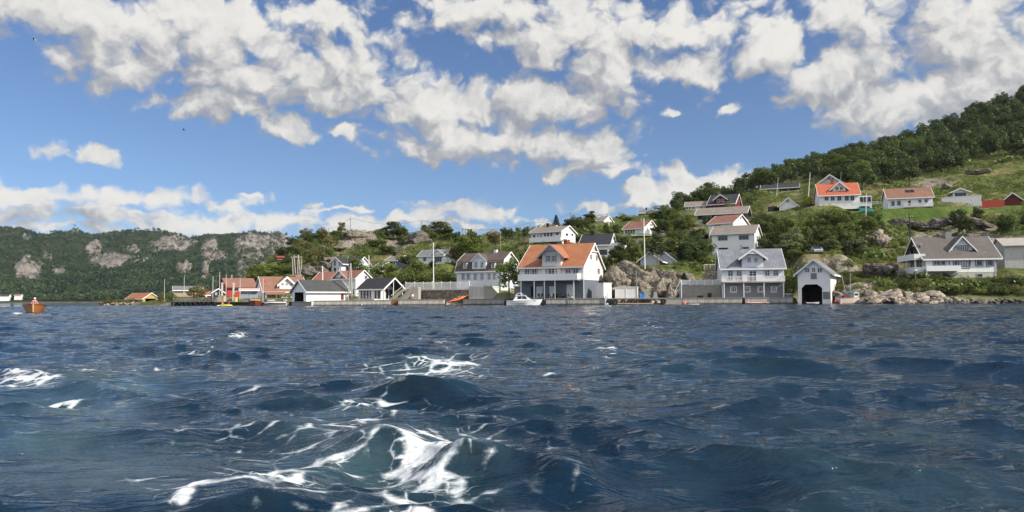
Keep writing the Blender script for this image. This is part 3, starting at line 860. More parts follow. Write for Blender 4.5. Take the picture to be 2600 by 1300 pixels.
    def gable(s, wallm, roofm, ridge_px=None, ax='u', basemat=None, zb=None, **kw):
        """walls and a two-pitch roof; the ridge height is read from the picture when a row is given"""
        if s.Rh is None:
            px, py = ridge_px
            if ax == 'u':
                q = s.O + s.v*s.W/2
                n_u = s._along(q, s.u, px, py); pt = q + s.u*n_u
            else: pt = s.O + s.u*s.L/2
            s.Rh = zat(py, pt.x, pt.y) - s.O.z - .2
        Wd = s.W if ax == 'u' else s.L
        s.prof = [(0, s.H), (Wd/2, s.Rh), (Wd, s.H)]; s.ax = ax
        s.slope = (s.Rh-s.H)/(Wd/2)
        s.wall(wallm, s.prof, ax, basemat, zb)
        s.roof(roofm, s.prof, ax, **kw)
        return s
    def window(s, face, x0, y0, x1, y1, nx=2, ny=2, frame=TRIM, surround=None, off=0.0, name='window', pane=None, sill=False, box=None, parent=None):
        """window read from its picture rectangle (or box = (s0, z0, s1, z1) in metres)"""
        if box: a0, z0, a1, z1 = box
        else:
            ym, xm = (y0+y1)/2, (x0+x1)/2
            a0, a1 = s.uz(x0, ym, face, off)[0], s.uz(x1, ym, face, off)[0]
            z1, z0 = s.uz(xm, y0, face, off)[1], s.uz(xm, y1, face, off)[1]
            if a0 > a1: a0, a1 = a1, a0
        m = M(); w = .06
        def bx(mm, a, z, b, zz, d0, d1):
            """d: distance outwards from the wall"""
            if face == 'F': mm.box(a, -d1-off, z, b, -d0-off, zz)
            elif face == 'R': mm.box(s.L+d0+off, a, z, s.L+d1+off, b, zz)
            else: mm.box(-d1-off, a, z, -d0-off, b, zz)
        bx(m, a0, z0, a0+w, z1, .004, .09); bx(m, a1-w, z0, a1, z1, .004, .09)
        bx(m, a0+w, z0, a1-w, z0+w, .004, .088); bx(m, a0+w, z1-w, a1-w, z1, .004, .088)
        for i in range(1, nx):
            c = a0+(a1-a0)*i/nx; bx(m, c-.028, z0+w, c+.028, z1-w, .004, .075)
        for j in range(1, ny):
            c = z0+(z1-z0)*j/ny; bx(m, a0+w, c-.018, a1-w, c+.018, .004, .066)
        f = m.build(name, frame, parent or s.root)
        if surround:
            q = M(); e = .13
            bx(q, a0-e, z0-e, a0-.003, z1+e, .003, .05); bx(q, a1+.003, z0-e, a1+e, z1+e, .003, .05)
            bx(q, a0-.003, z1+.003, a1+.003, z1+e, .003, .05); bx(q, a0-.003, z0-e, a1+.003, z0-.003, .003, .05)
            q.build('surround', surround, f)
        g = M(); bx(g, a0+.02, z0+.02, a1-.02, z1-.02, .005, .04); g.build('pane', pane or GLASS, f)
        return f
    def panel(s, name, mat, face, x0, y0, x1, y1, d=.07, off=0.0, box=None, parent=None):
        if box: a0, z0, a1, z1 = box
        else:
            ym, xm = (y0+y1)/2, (x0+x1)/2
            a0, a1 = s.uz(x0, ym, face, off)[0], s.uz(x1, ym, face, off)[0]
            z1, z0 = s.uz(xm, y0, face, off)[1], s.uz(xm, y1, face, off)[1]
            if a0 > a1: a0, a1 = a1, a0
        m = M()
        if face == 'F': m.box(a0, -d-off, z0, a1, -.003-off, z1)
        elif face == 'R': m.box(s.L+.003+off, a0, z0, s.L+d+off, a1, z1)
        else: m.box(-d-off, a0, z0, -.003-off, a1, z1)
        return m.build(name, mat, parent or s.root)
    def dormer(s, xL, xR, ye, xa, ya, wallm, roofm, yb=None, vd=0.0, oe=.5, og=.45, barge=TRIM, orn=False, z0=None, bw=.24):
        """gabled dormer on the front slope: wall columns xL..xR, eave row ye, apex row ya (picture)"""
        u0_, ze = s.uz(xL, ye, off=-vd); u1_, _ = s.uz(xR, ye, off=-vd)
        _, zr = s.uz(xa, ya, off=-vd+og); zr -= .18
        if zr > s.Rh-.05: zr = s.Rh-.05
        zb = z0 if z0 is not None else s.H + s.slope*vd - .3
        vb = min((zr-s.H)/s.slope+.1, s.W/2)
        um = (u0_+u1_)/2
        prof = [(u0_, ze), (um, zr), (u1_, ze)]
        poly = [(u0_, zb)] + prof + [(u1_, zb)]
        d = M().prism(poly, vd-.012, vb, 'v').build('dormer', wallm, s.root)
        s.roof(roofm, prof, 'v', oe=oe, og=og, a=vd-og, b=vb, barge=barge, name='dormer_roof', parent=d, bw=bw, fascia=False, t=.18)
        if orn:
            o = M(); hw = (u1_-u0_)/2*.46; sl_ = (zr-ze)/((u1_-u0_)/2); zc = zr-sl_*hw-.12
            y0_, y1_ = vd-og-.02, vd-og+.06
            o.box(um-hw, y0_, zc-.1, um+hw, y1_, zc+.06)
            for k_ in (-.6, -.3, 0, .3, .6):
                xx = um+hw*k_*.9
                o.add([(um-.05, y0_, zc), (um+.05, y0_, zc), (xx+.05, y0_, zr-abs(xx-um)*sl_-.15), (xx-.05, y0_, zr-abs(xx-um)*sl_-.15),
                       (um-.05, y1_, zc), (um+.05, y1_, zc), (xx+.05, y1_, zr-abs(xx-um)*sl_-.15), (xx-.05, y1_, zr-abs(xx-um)*sl_-.15)],
                      [(0,1,2,3),(4,7,6,5),(0,4,5,1),(1,5,6,2),(2,6,7,3),(3,7,4,0)])
            o.build('gable_ornament', barge, d)
        return d
    def chimney(s, px, ytop, mat=BRICK, w=.7, cap=True, v=None):
        v = s.W/2 if v is None else v
        q = s.O + s.v*v; a = s._along(q, s.u, px, ytop); pt = q + s.u*a
        zt = zat(ytop, pt.x, pt.y) - s.O.z
        m = M(); m.box(a-w/2, v-w/2, s.H, a+w/2, v+w/2, zt)
        c = m.build('chimney', mat, s.root)
        if cap: M().box(a-w/2-.06, v-w/2-.06, zt+.002, a+w/2+.06, v+w/2+.06, zt+.12).build('chimney_cap', DKCONC, c)
        return c
    def balcony(s, x0, x1, ytop, ybot, d=1.5, style='panel', posts=(), pbot=None, mat=TRIM, face='F', name='balcony', floor=None, box=None, ends=True):
        """deck on the front, rail top row ytop, underside row ybot (as seen on its outer edge)"""
        if box: u0_, u1_, zt, zb = box
        else:
            u0_, zt = s.uz(x0, ytop, face, d); u1_, _ = s.uz(x1, ytop, face, d)
            _, zb = s.uz((x0+x1)/2, ybot, face, d)
            if u0_ > u1_: u0_, u1_ = u1_, u0_
        def B(mm, a, e0, z, b, e1, zz):     # e: distance outwards
            if face == 'F': mm.box(a, -e1, z, b, -e0, zz)
            elif face == 'R': mm.box(s.L+e0, a, z, s.L+e1, b, zz)
            else: mm.box(-e1, a, z, -e0, b, zz)
        dk = M(); B(dk, u0_, .003, zb, u1_, d, zb+.22)
        bal = dk.build(name, floor or WOODH, s.root)
        r_ = M()
        if style == 'panel':
            B(r_, u0_, d+.003, zb-.05, u1_, d+.07, zt)
            if ends: B(r_, u0_, .003, zb-.05, u0_+.07, d-.003, zt); B(r_, u1_-.07, .003, zb-.05, u1_, d-.003, zt)
            r_.build('parapet', mat, bal)
        else:
            B(r_, u0_, d-.09, zt-.10, u1_, d, zt); B(r_, u0_, d-.075, zb+.30, u1_, d-.015, zb+.37)
            n = int((u1_-u0_)/.17)
            for i in range(n+1):
                a = u0_+(u1_-u0_-.05)*i/n; B(r_, a, d-.065, zb+.37, a+.05, d-.025, zt-.10)
            n = max(2, int((u1_-u0_)/2.2))
            for i in range(n+1):
                a = u0_+(u1_-u0_-.1)*i/n; B(r_, a, d-.1, zb+.22, a+.1, d-.002, zt+.02)
            if ends:
                for a in (u0_, u1_-.06):
                    B(r_, a, .01, zt-.10, a+.06, d-.1, zt-.01)
                    for k_ in range(1, int(d/.17)): B(r_, a+.01, k_*.17, zb+.22, a+.05, k_*.17+.05, zt-.1)
            r_.build('railing', mat, bal)
        for x in posts:
            a = s.uz(x, ybot, face, d)[0]
            pm = M(); B(pm, a-.07, d-.20, pbot if pbot is not None else -.3, a+.07, d-.06, zb-.003)
            pm.build('post', mat, bal)
        return bal
    def down(s, face='F', at=0.0, mat=TRIM):
        m = M()
        if face == 'F': m.tube([(at, -.08, -.2), (at, -.08, s.H-.15), (at, -.4, s.H)], .05, 6)
        elif face == 'R': m.tube([(s.L+.08, at, -.2), (s.L+.08, at, s.H-.1)], .05, 6)
        m.build('downpipe', mat, s.root)
    def corners(s, mat=TRIM, w=.14):
        m = M()
        for x, sg in ((0, 1), (s.L, -1)):
            m.box(x-.02*sg, -.022, 0, x+w*sg, -.003, s.H-.02) if False else m.box(x if sg > 0 else x-w, -.024, 0, x+w if sg > 0 else x, -.003, s.H-.02)
        m.build('corner_boards', mat, s.root)

# ------------------------------------------------------------------ solid cut (doorways of the boat houses)
def cut(ob, cutter, inner):
    """open a real doorway in a wall mesh; the new inner faces take the dark timber"""
    nf = len(ob.data.polygons)
    cm = cutter.build('cutter', inner)
    cm.parent = ob.parent
    ob.data.materials.append(inner)
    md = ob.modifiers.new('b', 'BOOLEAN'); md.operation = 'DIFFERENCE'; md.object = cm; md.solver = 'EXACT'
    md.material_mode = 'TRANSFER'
    bpy.context.view_layer.update()
    dg = bpy.context.evaluated_depsgraph_get()
    nm = bpy.data.meshes.new_from_object(ob.evaluated_get(dg))
    ob.modifiers.clear(); ob.data = nm
    bpy.data.objects.remove(cm)
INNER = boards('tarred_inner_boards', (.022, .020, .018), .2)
CEM = plain('rough_masonry', (.22, .21, .19), .95, .3, 1.2, grime=.4)

def B_left():
    h = House('boat_shed', 'ochre boat shed with orange roof on the low point, leftmost of the shore sheds', 'boat shed', 363, 403, 770, 250, 55, W=11, eave=758)
    h.gable(YELB, T_ORANGE, (385, 743), 'v')
    z = h.uz(380, 758)[1]
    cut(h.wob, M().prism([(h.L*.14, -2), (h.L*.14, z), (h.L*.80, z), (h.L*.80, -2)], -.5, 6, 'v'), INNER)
    h = House('house', 'tan timber house with grey roof behind the tyre pier', 'house', 441, 513, 753, 238, 25, W=7, eave=737)
    h.gable(TANB, T_GREY, (470, 726)); h.window('F', 442.5, 738, 465, 744.5, 3, 1); h.window('F', 486, 738, 496, 744, 2, 1); h.window('L', 434, 739, 438, 745, 1, 1)
    h = House('shed', 'small shed with bright orange roof beside the red warehouse', 'shed', 500, 538, 754, 214, 25, W=6, eave=749.5)
    h.gable(DARKB, T_BRIGHT, (520, 739.5)); h.dormer(505, 522, 752.5, 513, 744, DARKB, T_BRIGHT, z0=0)
    h = House('shed', 'dark navy shed with white edged roof against the red warehouse gable', 'shed', 542, 566, 754, 178, 28, W=5, eave=741.5)
    h.gable(NAVYB, T_DARK, (554, 732), 'v'); h.window('F', 546, 743, 551, 749, 2, 2)
    h = House('warehouse', 'red timber warehouse with brown roof and dark gable', 'warehouse', 577, 651, 754, 186, 35, pxB=555, eave=729)
    h.gable(REDB, T_BROWN, (600, 706), barge=DKRED); h.window('F', 594, 733, 605, 740, 2, 1); h.window('L', 562, 731, 566.5, 740, 1, 3); h.window('L', 561.5, 714, 565.5, 720, 1, 3)
    h.window('F', 630, 712, 636, 716, 1, 1, box=(h.L*.70, h.H*.55, h.L*.78, h.H*.8)); h.chimney(588, 698, POLEM, .35, False)
    h = House('kiosk', 'low blue grey quay kiosk with pale pink roof', 'kiosk', 611, 654, 757, 171, 20, W=4.5, eave=737)
    h.gable(boards('blue_grey_boards', (.25, .31, .36), .18, True), plain('pale_roofing', (.55, .36, .33), .8), (632, 731.5), oe=.7)
    for a, b_ in ((614, 620), (624, 629), (633, 637)): h.window('F', a, 740, b_, 748 if a != 633 else 756, 1, 1)
    h.panel('notice_board', plain('blue_board', (.12, .22, .28), .6), 'F', 640, 738.5, 651, 747)
    h = House('quay_house', 'white quay house with long brown roof and white gable dormer', 'house', 669, 778, 755, 177, 30, W=9, eave=739)
    h.gable(WHITE, T_BROWN, (720, 702.5)); h.dormer(710, 745, 719, 728, 701.5, WHITE, T_BROWN, vd=.5, oe=.7, og=.6, bw=.5)
    for a, b_ in ((714, 721), (724.5, 731.5), (735, 742)): h.window('F', a, 718.5, b_, 725, 3, 2, off=-.5)
    for a, b_ in ((677, 687), (690, 699), (702, 710)): h.window('F', a, 741, b_, 749.5, 3, 2)
    m = M(); a = h.uz(669, 738)[0]; b_ = h.uz(723, 738)[0]; zt = h.H
    m.prism([(-2.2, zt-.75), (0, zt-.02), (0, zt-.14), (-2.2, zt-.90)], a, b_, 'u'); pr = m.build('porch_roof', T_REDBR, h.root)
    for q in (a+.1, (a+b_)/2, b_-.2): M().box(q, -2.1, -.5, q+.12, -2.0, zt-.9).build('post', TRIM, pr)
    h.panel('door', plain('pink_red_door', (.50, .16, .16), .6), 'F', 720.5, 741, 725, 751)

def B_boathouse():
    h = House('boathouse', 'long white boathouse with dark grey roof and open boat door in its left gable', 'boathouse', 778, 884, 765.5, 151, 43, pxB=741, eave=739, drop=2.2)
    h.gable(WHITE, T_SLATE, (815, 711), fascia=True)
    zt = h.uz(760, 742, 'L')[1]; w = h.W
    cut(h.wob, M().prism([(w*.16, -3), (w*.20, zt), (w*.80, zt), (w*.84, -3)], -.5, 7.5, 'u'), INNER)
    for x in (807, 837): h.window('F', x, 741, x+3.5, 747, 1, 1)
    for x in (794, 822.5, 851): h.panel('vent', DARKB, 'F', x, 740.5, x+1.4, 744.5)
    h.panel('door', DKRED, 'F', 865, 740.5, 871.8, 761); h.panel('door_frame', TRIM, 'F', 863.6, 739.8, 864.9, 761)
    h = House('boathouse', 'boathouse with black tiled roof, glass doors and open white gable porch on the right', 'boathouse', 910, 975, 761, 156.5, -32, pxB=1023, eave=733, drop=1.5)
    h.ax = 'u'
    q = h.O+h.v*h.W/2; a = h._along(q, h.u, 960, 706); pt = q+h.u*a; h.Rh = zat(706, pt.x, pt.y)-h.O.z-.2
    h.prof = [(0, h.H), (h.W/2, h.Rh), (h.W, h.H)]; h.slope = (h.Rh-h.H)/(h.W/2)
    L0 = h.L; h.L = L0-2.6; h.wall(WHITEV, h.prof); h.L = L0
    h.roof(T_DARK, h.prof, bw=.3)
    for k_ in (.02, h.W/2-.06, h.W-.14): M().box(L0-.14, k_, -1, L0-.02, k_+.12, (h.H if k_ < 1 or k_ > h.W-1 else h.Rh)-.03).build('post', TRIM, h.root)
    h.L = L0-2.6
    for a, b_ in ((915.5, 921.5), (922.5, 930), (930.8, 937.5), (938.5, 943.5)): h.window('F', a, 736.5, b_, 759, 1, 1)
    for a, b_ in ((951, 957.5), (959, 967)): h.window('F', a, 736.5, b_, 759, 1, 1)
    w = h.W
    h.window('R', 0, 0, 0, 0, 1, 1, box=(.5, .1, 1.9, 2.3)); h.window('R', 0, 0, 0, 0, 1, 1, box=(w-2.6, .1, w-1.6, 2.2)); h.panel('door', NAVYB, 'R', 0, 0, 0, 0, box=(w-1.4, 0, w-.5, 2.1))
    h.L = L0
    h.panel('wall_lamp', BLACK, 'F', 913, 739, 914.5, 742)
    # boat house with the octagonal doorway, standing in the water
    h = House('boathouse', 'tall white boathouse standing in the water with black octagonal boat doorway and three small windows', 'boathouse', 2027, 2111, 766, 131, -30, W=8, eave=694, drop=.6, dopad=False)
    h.gable(WHITE, T_GREY, (2064, 658), 'v', oe=.6, og=.5, bw=.3)
    cv = lambda X_, Y_: h.uz(1990+X_*.132, 620+Y_*.132)
    poly = [cv(345, 1160), cv(345, 845), cv(415, 775), cv(640, 771), cv(740, 840), cv(740, 1160)]
    poly = [(a, (z if i_ not in (0, 5) else -3)) for i_, (a, z) in enumerate(poly)]
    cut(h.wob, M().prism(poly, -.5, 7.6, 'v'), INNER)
    for (a, b_, c_, d_) in ((412, 457, 502, 545), (537, 452, 612, 540), (645, 454, 740, 541)):
        h.window('F', 1990+a*.132, 620+b_*.132, 1990+c_*.132, 620+d_*.132, 2, 2, surround=None)
    h.panel('hatch', plain('grey_hatch', (.20, .20, .20), .8), 'F', 1990+522*.132, 620+557*.132, 1990+635*.132, 620+670*.132)
    h.panel('masonry_patch', CEM, 'F', 2089.5, 741, 2108, 759)
    a0, z0 = cv(725, 830); a1, z1 = cv(870, 660); M().prism([(a0, z0), (a1, z1), (a1+.1, z1-.15), (a0+.1, z0-.15)], -.07, -.004, 'v').build('brace', TRIM, h.root)
    h.down('F', h.L-.1)
    h.panel('masonry_patch', CEM, 'R', 2112.8, 747, 2122, 762)

def B_centre():
    h = House('house', 'white house with red brown roofs and a front gable behind the two boathouses', 'house', 846, 903, 752, 180, -35, pxB=941, eave=707)
    h.gable(WHITE, T_REDBR, (900, 686)); h.dormer(850, 879, 704, 864, 686.5, WHITE, T_REDBR, oe=.6, og=.5, z0=h.H-3.2)
    h.window('F', 865, 700.5, 870, 709, 1, 2, frame=GREYTRIM); h.window('R', 925, 700, 932, 709, 2, 1); h.window('F', 884, 735, 890, 748, 1, 2); h.window('F', 893, 733, 900, 748, 2, 2)
    w = House('wing', None, None, 797, 850, 750, 186, -10, W=8, eave=711)
    w.gable(WHITE, T_REDBR, (820, 690)); w.root.parent = h.root; w.root.matrix_parent_inverse = Matrix.LocRotScale(h.O, Matrix.Rotation(h.yaw, 3, 'Z'), None).inverted()
    h = House('house', 'modern pale house with glazed gable and black roof on the slope', 'house', 841, 866, 692, 212, -21, W=8, eave=667)
    h.gable(boards('pale_blue_boards', (.62, .68, .74), .16), T_DARK, (856, 653), 'v', oe=.7)
    for (a, b_, c_, d_) in ((848, 661, 853.5, 675), (861, 664, 864.5, 674), (848, 679, 854, 690), (859, 680, 862, 690)): h.window('F', a, b_, c_, d_, 1, 1)
    w = House('wing', None, None, 868, 903, 690, 214, -21, W=8, eave=673)
    w.gable(boards('pale_blue_boards', (0, 0, 0)), T_DARK, (885, 653)); w.window('F', 880, 677, 886, 688, 1, 1)
    w.root.parent = h.root; w.root.matrix_parent_inverse = Matrix.LocRotScale(h.O, Matrix.Rotation(h.yaw, 3, 'Z'), None).inverted()
    h = House('house', 'small black house with white window frames and a black chimney half hidden by trees', 'house', 979, 1008, 681, 212, -28, W=7, eave=662)
    h.gable(NAVYB, T_GRBR, (1000, 648.5)); h.window('F', 981, 665, 988, 675, 1, 1); h.window('F', 996.5, 665, 1005.5, 675, 1, 1); h.chimney(1003, 639, BLACK, .9)
    h = House('shed', 'grey roofed outbuilding with white verge below the black house', 'shed', 945, 962, 690, 205, -38, W=6, eave=680)
    h.gable(WHITE, T_GREY, (955, 667))
    h = House('cottage', 'white cottage with pale grey roof and a deck on thin stilts', 'cottage', 1063, 1127, 671, 198, -25, pxB=1153, eave=650)
    h.gable(WHITE, T_GREY, (1110, 633)); h.dormer(1096, 1126, 646.5, 1110, 632.5, WHITE, T_GREY, oe=.5, og=.3, z0=0)
    h.window('F', 1075, 651.5, 1082, 663, 1, 1, frame=GREYTRIM); h.window('F', 1104, 648.5, 1122, 665, 3, 1, frame=GREYTRIM); h.chimney(1147, 625, BRICK, .38, False)
    h.balcony(0, 0, 0, 0, d=1.6, style='rail', face='R', box=(.2, h.W, 1.3, .1), posts=())
    for k_ in range(5): M().tube([(h.L+.3+.25*k_, 1+1.2*k_, .1), (h.L+.7, 1.6+.5*k_, -4.5)], .07, 6).build('stilt', POLEW, h.root)
    # manor
    h = House('manor_house', 'large pale blue white manor house with dark brown mansard roof and cross windows', 'house', 1160, 1272, 738, 163, -25, pxB=1316, eave=686)
    zb = h.uz(1161, 664)[1]
    q = h.O+h.v*h.W/2; a = h._along(q, h.u, 1240, 641); pt = q+h.u*a; h.Rh = zat(641, pt.x, pt.y)-h.O.z-.2
    zb = h.H+(h.Rh-h.H)*.50; kx_ = h.W*.10
    h.prof = [(0, h.H), (kx_, zb), (h.W/2, h.Rh), (h.W-kx_, zb), (h.W, h.H)]; h.slope = (h.Rh-h.H)/(h.W/2)
    PALE = boards('pale_grey_blue_boards', (.66, .70, .72), .15, grime=.1)
    h.wall(PALE, h.prof); h.roof(tiles('roof_umber', (.085, .062, .055), (.14, .105, .09)), h.prof, oe=.25, og=.35)
    # central gable
    hs = h.slope; h.slope = 2.2
    d_ = M(); u0_ = h.uz(1199, 670)[0]; u1_ = h.uz(1233.5, 670)[0]; ze = h.uz(1199, 661.5)[1]; zr = h.uz(1215, 644.5)[1]; um = (u0_+u1_)/2
    d_.prism([(u0_, h.H-.4), (u0_, ze), (um, zr), (u1_, ze), (u1_, h.H-.4)], -.02, h.W/2, 'v'); dd = d_.build('dormer', PALE, h.root)
    h.roof(MATS['roof_umber'], [(u0_, ze), (um, zr), (u1_, ze)], 'v', oe=.3, og=.25, a=-.25, b=h.W/2, name='dormer_roof', parent=dd, fascia=False, t=.12)
    h.slope = hs
    for a in (1205, 1221): h.window('F', a, 665.5, a+6.6, 679, 2, 2, surround=GREYTRIM)
    h.window('F', 1212.5, 654, 1216.5, 659, 1, 1)
    for a in (1172.7, 1186.2, 1203.7, 1220.5, 1238.3, 1252.5): h.window('F', a, 695, a+6.4, 709, 2, 2, surround=GREYTRIM)
    h.window('F', 1245.5, 722, 1250, 731.5, 2, 1)
    for (x0, x1) in ((1175.5, 1184.5), (1247, 1257)):      # two small roof dormers
        a0, zz0 = h.uz(x0, 682); a1, zz1 = h.uz(x1, 668)
        m = M().box(a0, .05, zz0, a1, h.W*.3, zz1); d2 = m.build('small_dormer', PALE, h.root)
        M().prism([(-.25, zz1+.02), (h.W*.3, zz1+1.0), (h.W*.3, zz1+1.12), (-.25, zz1+.14)], a0-.2, a1+.2, 'u').build('dormer_roof', MATS['roof_umber'], d2)
        h.window('F', 0, 0, 0, 0, 2, 2, off=-.05, box=(a0+.12, zz0+.15, a1-.12, zz1-.08), parent=d2)
    h.chimney(1259, 634, TRIM, .7); h.corners(); h.window('R', 1296, 652, 1301, 662, 2, 2)
    # main orange roof house
    h = House('villa', 'big white waterfront house with orange tiled roof, gable dormer and long balcony on posts', 'house', 1320, 1481, 757, 142, -24, pxB=1532, eave=678.5)
    zb = h.uz(1400, 711)[1]
    CREAM = boards('cream_upright_boards', (.76, .73, .68), .2, True, grime=.08)
    h.gable(CREAM, T_ORANGE, (1430, 619.5), basemat=plain('slate_painted_wall', (.12, .14, .165), .9, .25, .7), zb=zb, bw=.3)
    h.dormer(1376, 1424, 646.5, 1397, 619.5, CREAM, T_ORANGE, vd=-.25, oe=.9, og=.8, orn=True, z0=zb+.05, barge=GREYTRIM, bw=.35)
    for a in (1386, 1400): h.window('F', a, 648, a+12.6, 664, 3, 2, surround=GREYTRIM, off=.26)
    for (a, b_) in ((1333, 1345.7), (1350.5, 1363.8), (1435.8, 1449.7), (1454.6, 1469.3)): h.window('F', a, 681.3, b_, 696.5, 2, 3, surround=GREYTRIM)
    h.window('F', 1392, 681, 1409, 705, 2, 4, off=.26, name='glass_door'); h.window('F', 1385.5, 681.5, 1390.5, 696, 1, 3, off=.26, surround=GREYTRIM); h.window('F', 1410.5, 681.5, 1415, 696, 1, 3, off=.26)
    h.window('R', 1497.2, 646, 1502.2, 659.4, 2, 3, surround=TRIM); h.window('R', 1511.5, 647.5, 1516.8, 662.5, 2, 3, surround=TRIM); h.window('R', 1516, 681, 1522, 696, 2, 3, surround=TRIM)
    LIGHT = plain('light_door', (.50, .52, .52), .7)
    for (a, b_, c_, d_, mm) in ((1362, 727.5, 1378, 757, LIGHT), (1395, 727, 1411, 757, LIGHT), (1439, 722.5, 1455, 757, LIGHT), (1348, 727, 1355, 757, DARK), (1380, 729, 1393, 757, plain('grey_door', (.11, .14, .17), .7))):
        h.panel('door', mm, 'F', a, b_, c_, d_)
    h.balcony(1315, 1466, 697, 711.5, d=1.9, style='panel', posts=(1322, 1355.5, 1381.5, 1408.5, 1456), pbot=-.4, mat=TRIM)
    m = M()   # arched truss in the right gable
    w = h.W; sl_ = h.slope; zc = h.Rh-w*.16*sl_
    m.box(h.L+.12, w/2-w*.16, zc-.12, h.L+.30, w/2+w*.16, zc+.05); m.box(h.L+.12, w/2-.08, zc, h.L+.30, w/2+.08, h.Rh-.1)
    m.build('gable_ornament', TRIM, h.root); h.down('R', .1)
    h = House('shed', 'narrow grey board shed at the left end of the orange roofed villa', 'shed', 1306, 1320, 757, 146, -15, W=3, eave=728, dopad=False)
    h.gable(GREYB, T_DARK, (1313, 725.5), 'v', oe=.15, og=.1)
    h = House('utility_hut', 'flat roofed white hut standing corner first between the orange villa and the tyre quay', 'hut', 1511, 1533, 757.5, 139, -45, pxB=1553, eave=720, dopad=False)
    M().box(0, 0, -.8, h.L, h.W, h.H).build('wall', plain('white_render', (.72, .71, .70), .8, .1, 1), h.root); M().box(-.1, -.1, h.H+.002, h.L+.1, h.W+.1, h.H+.12).build('roof', TRIM, h.root)
    h = House('screen_shed', 'low white shed of two broad panels between hut and blue bin', 'shed', 1562, 1618, 758, 139.5, -14, W=2.2, eave=729.5, dopad=False)
    M().box(0, 0, -.8, h.L, h.W, h.H).build('wall', boards('cream_broad_boards', (.76, .74, .70), .45), h.root); M().box(-.1, -.1, h.H+.002, h.L+.1, h.W+.1, h.H+.1).build('roof', TRIM, h.root)
    for q in (0, h.L*.5, h.L-.1): M().box(q, -.06, -.5, q+.1, -.003, h.H).build('post', TRIM, h.root)

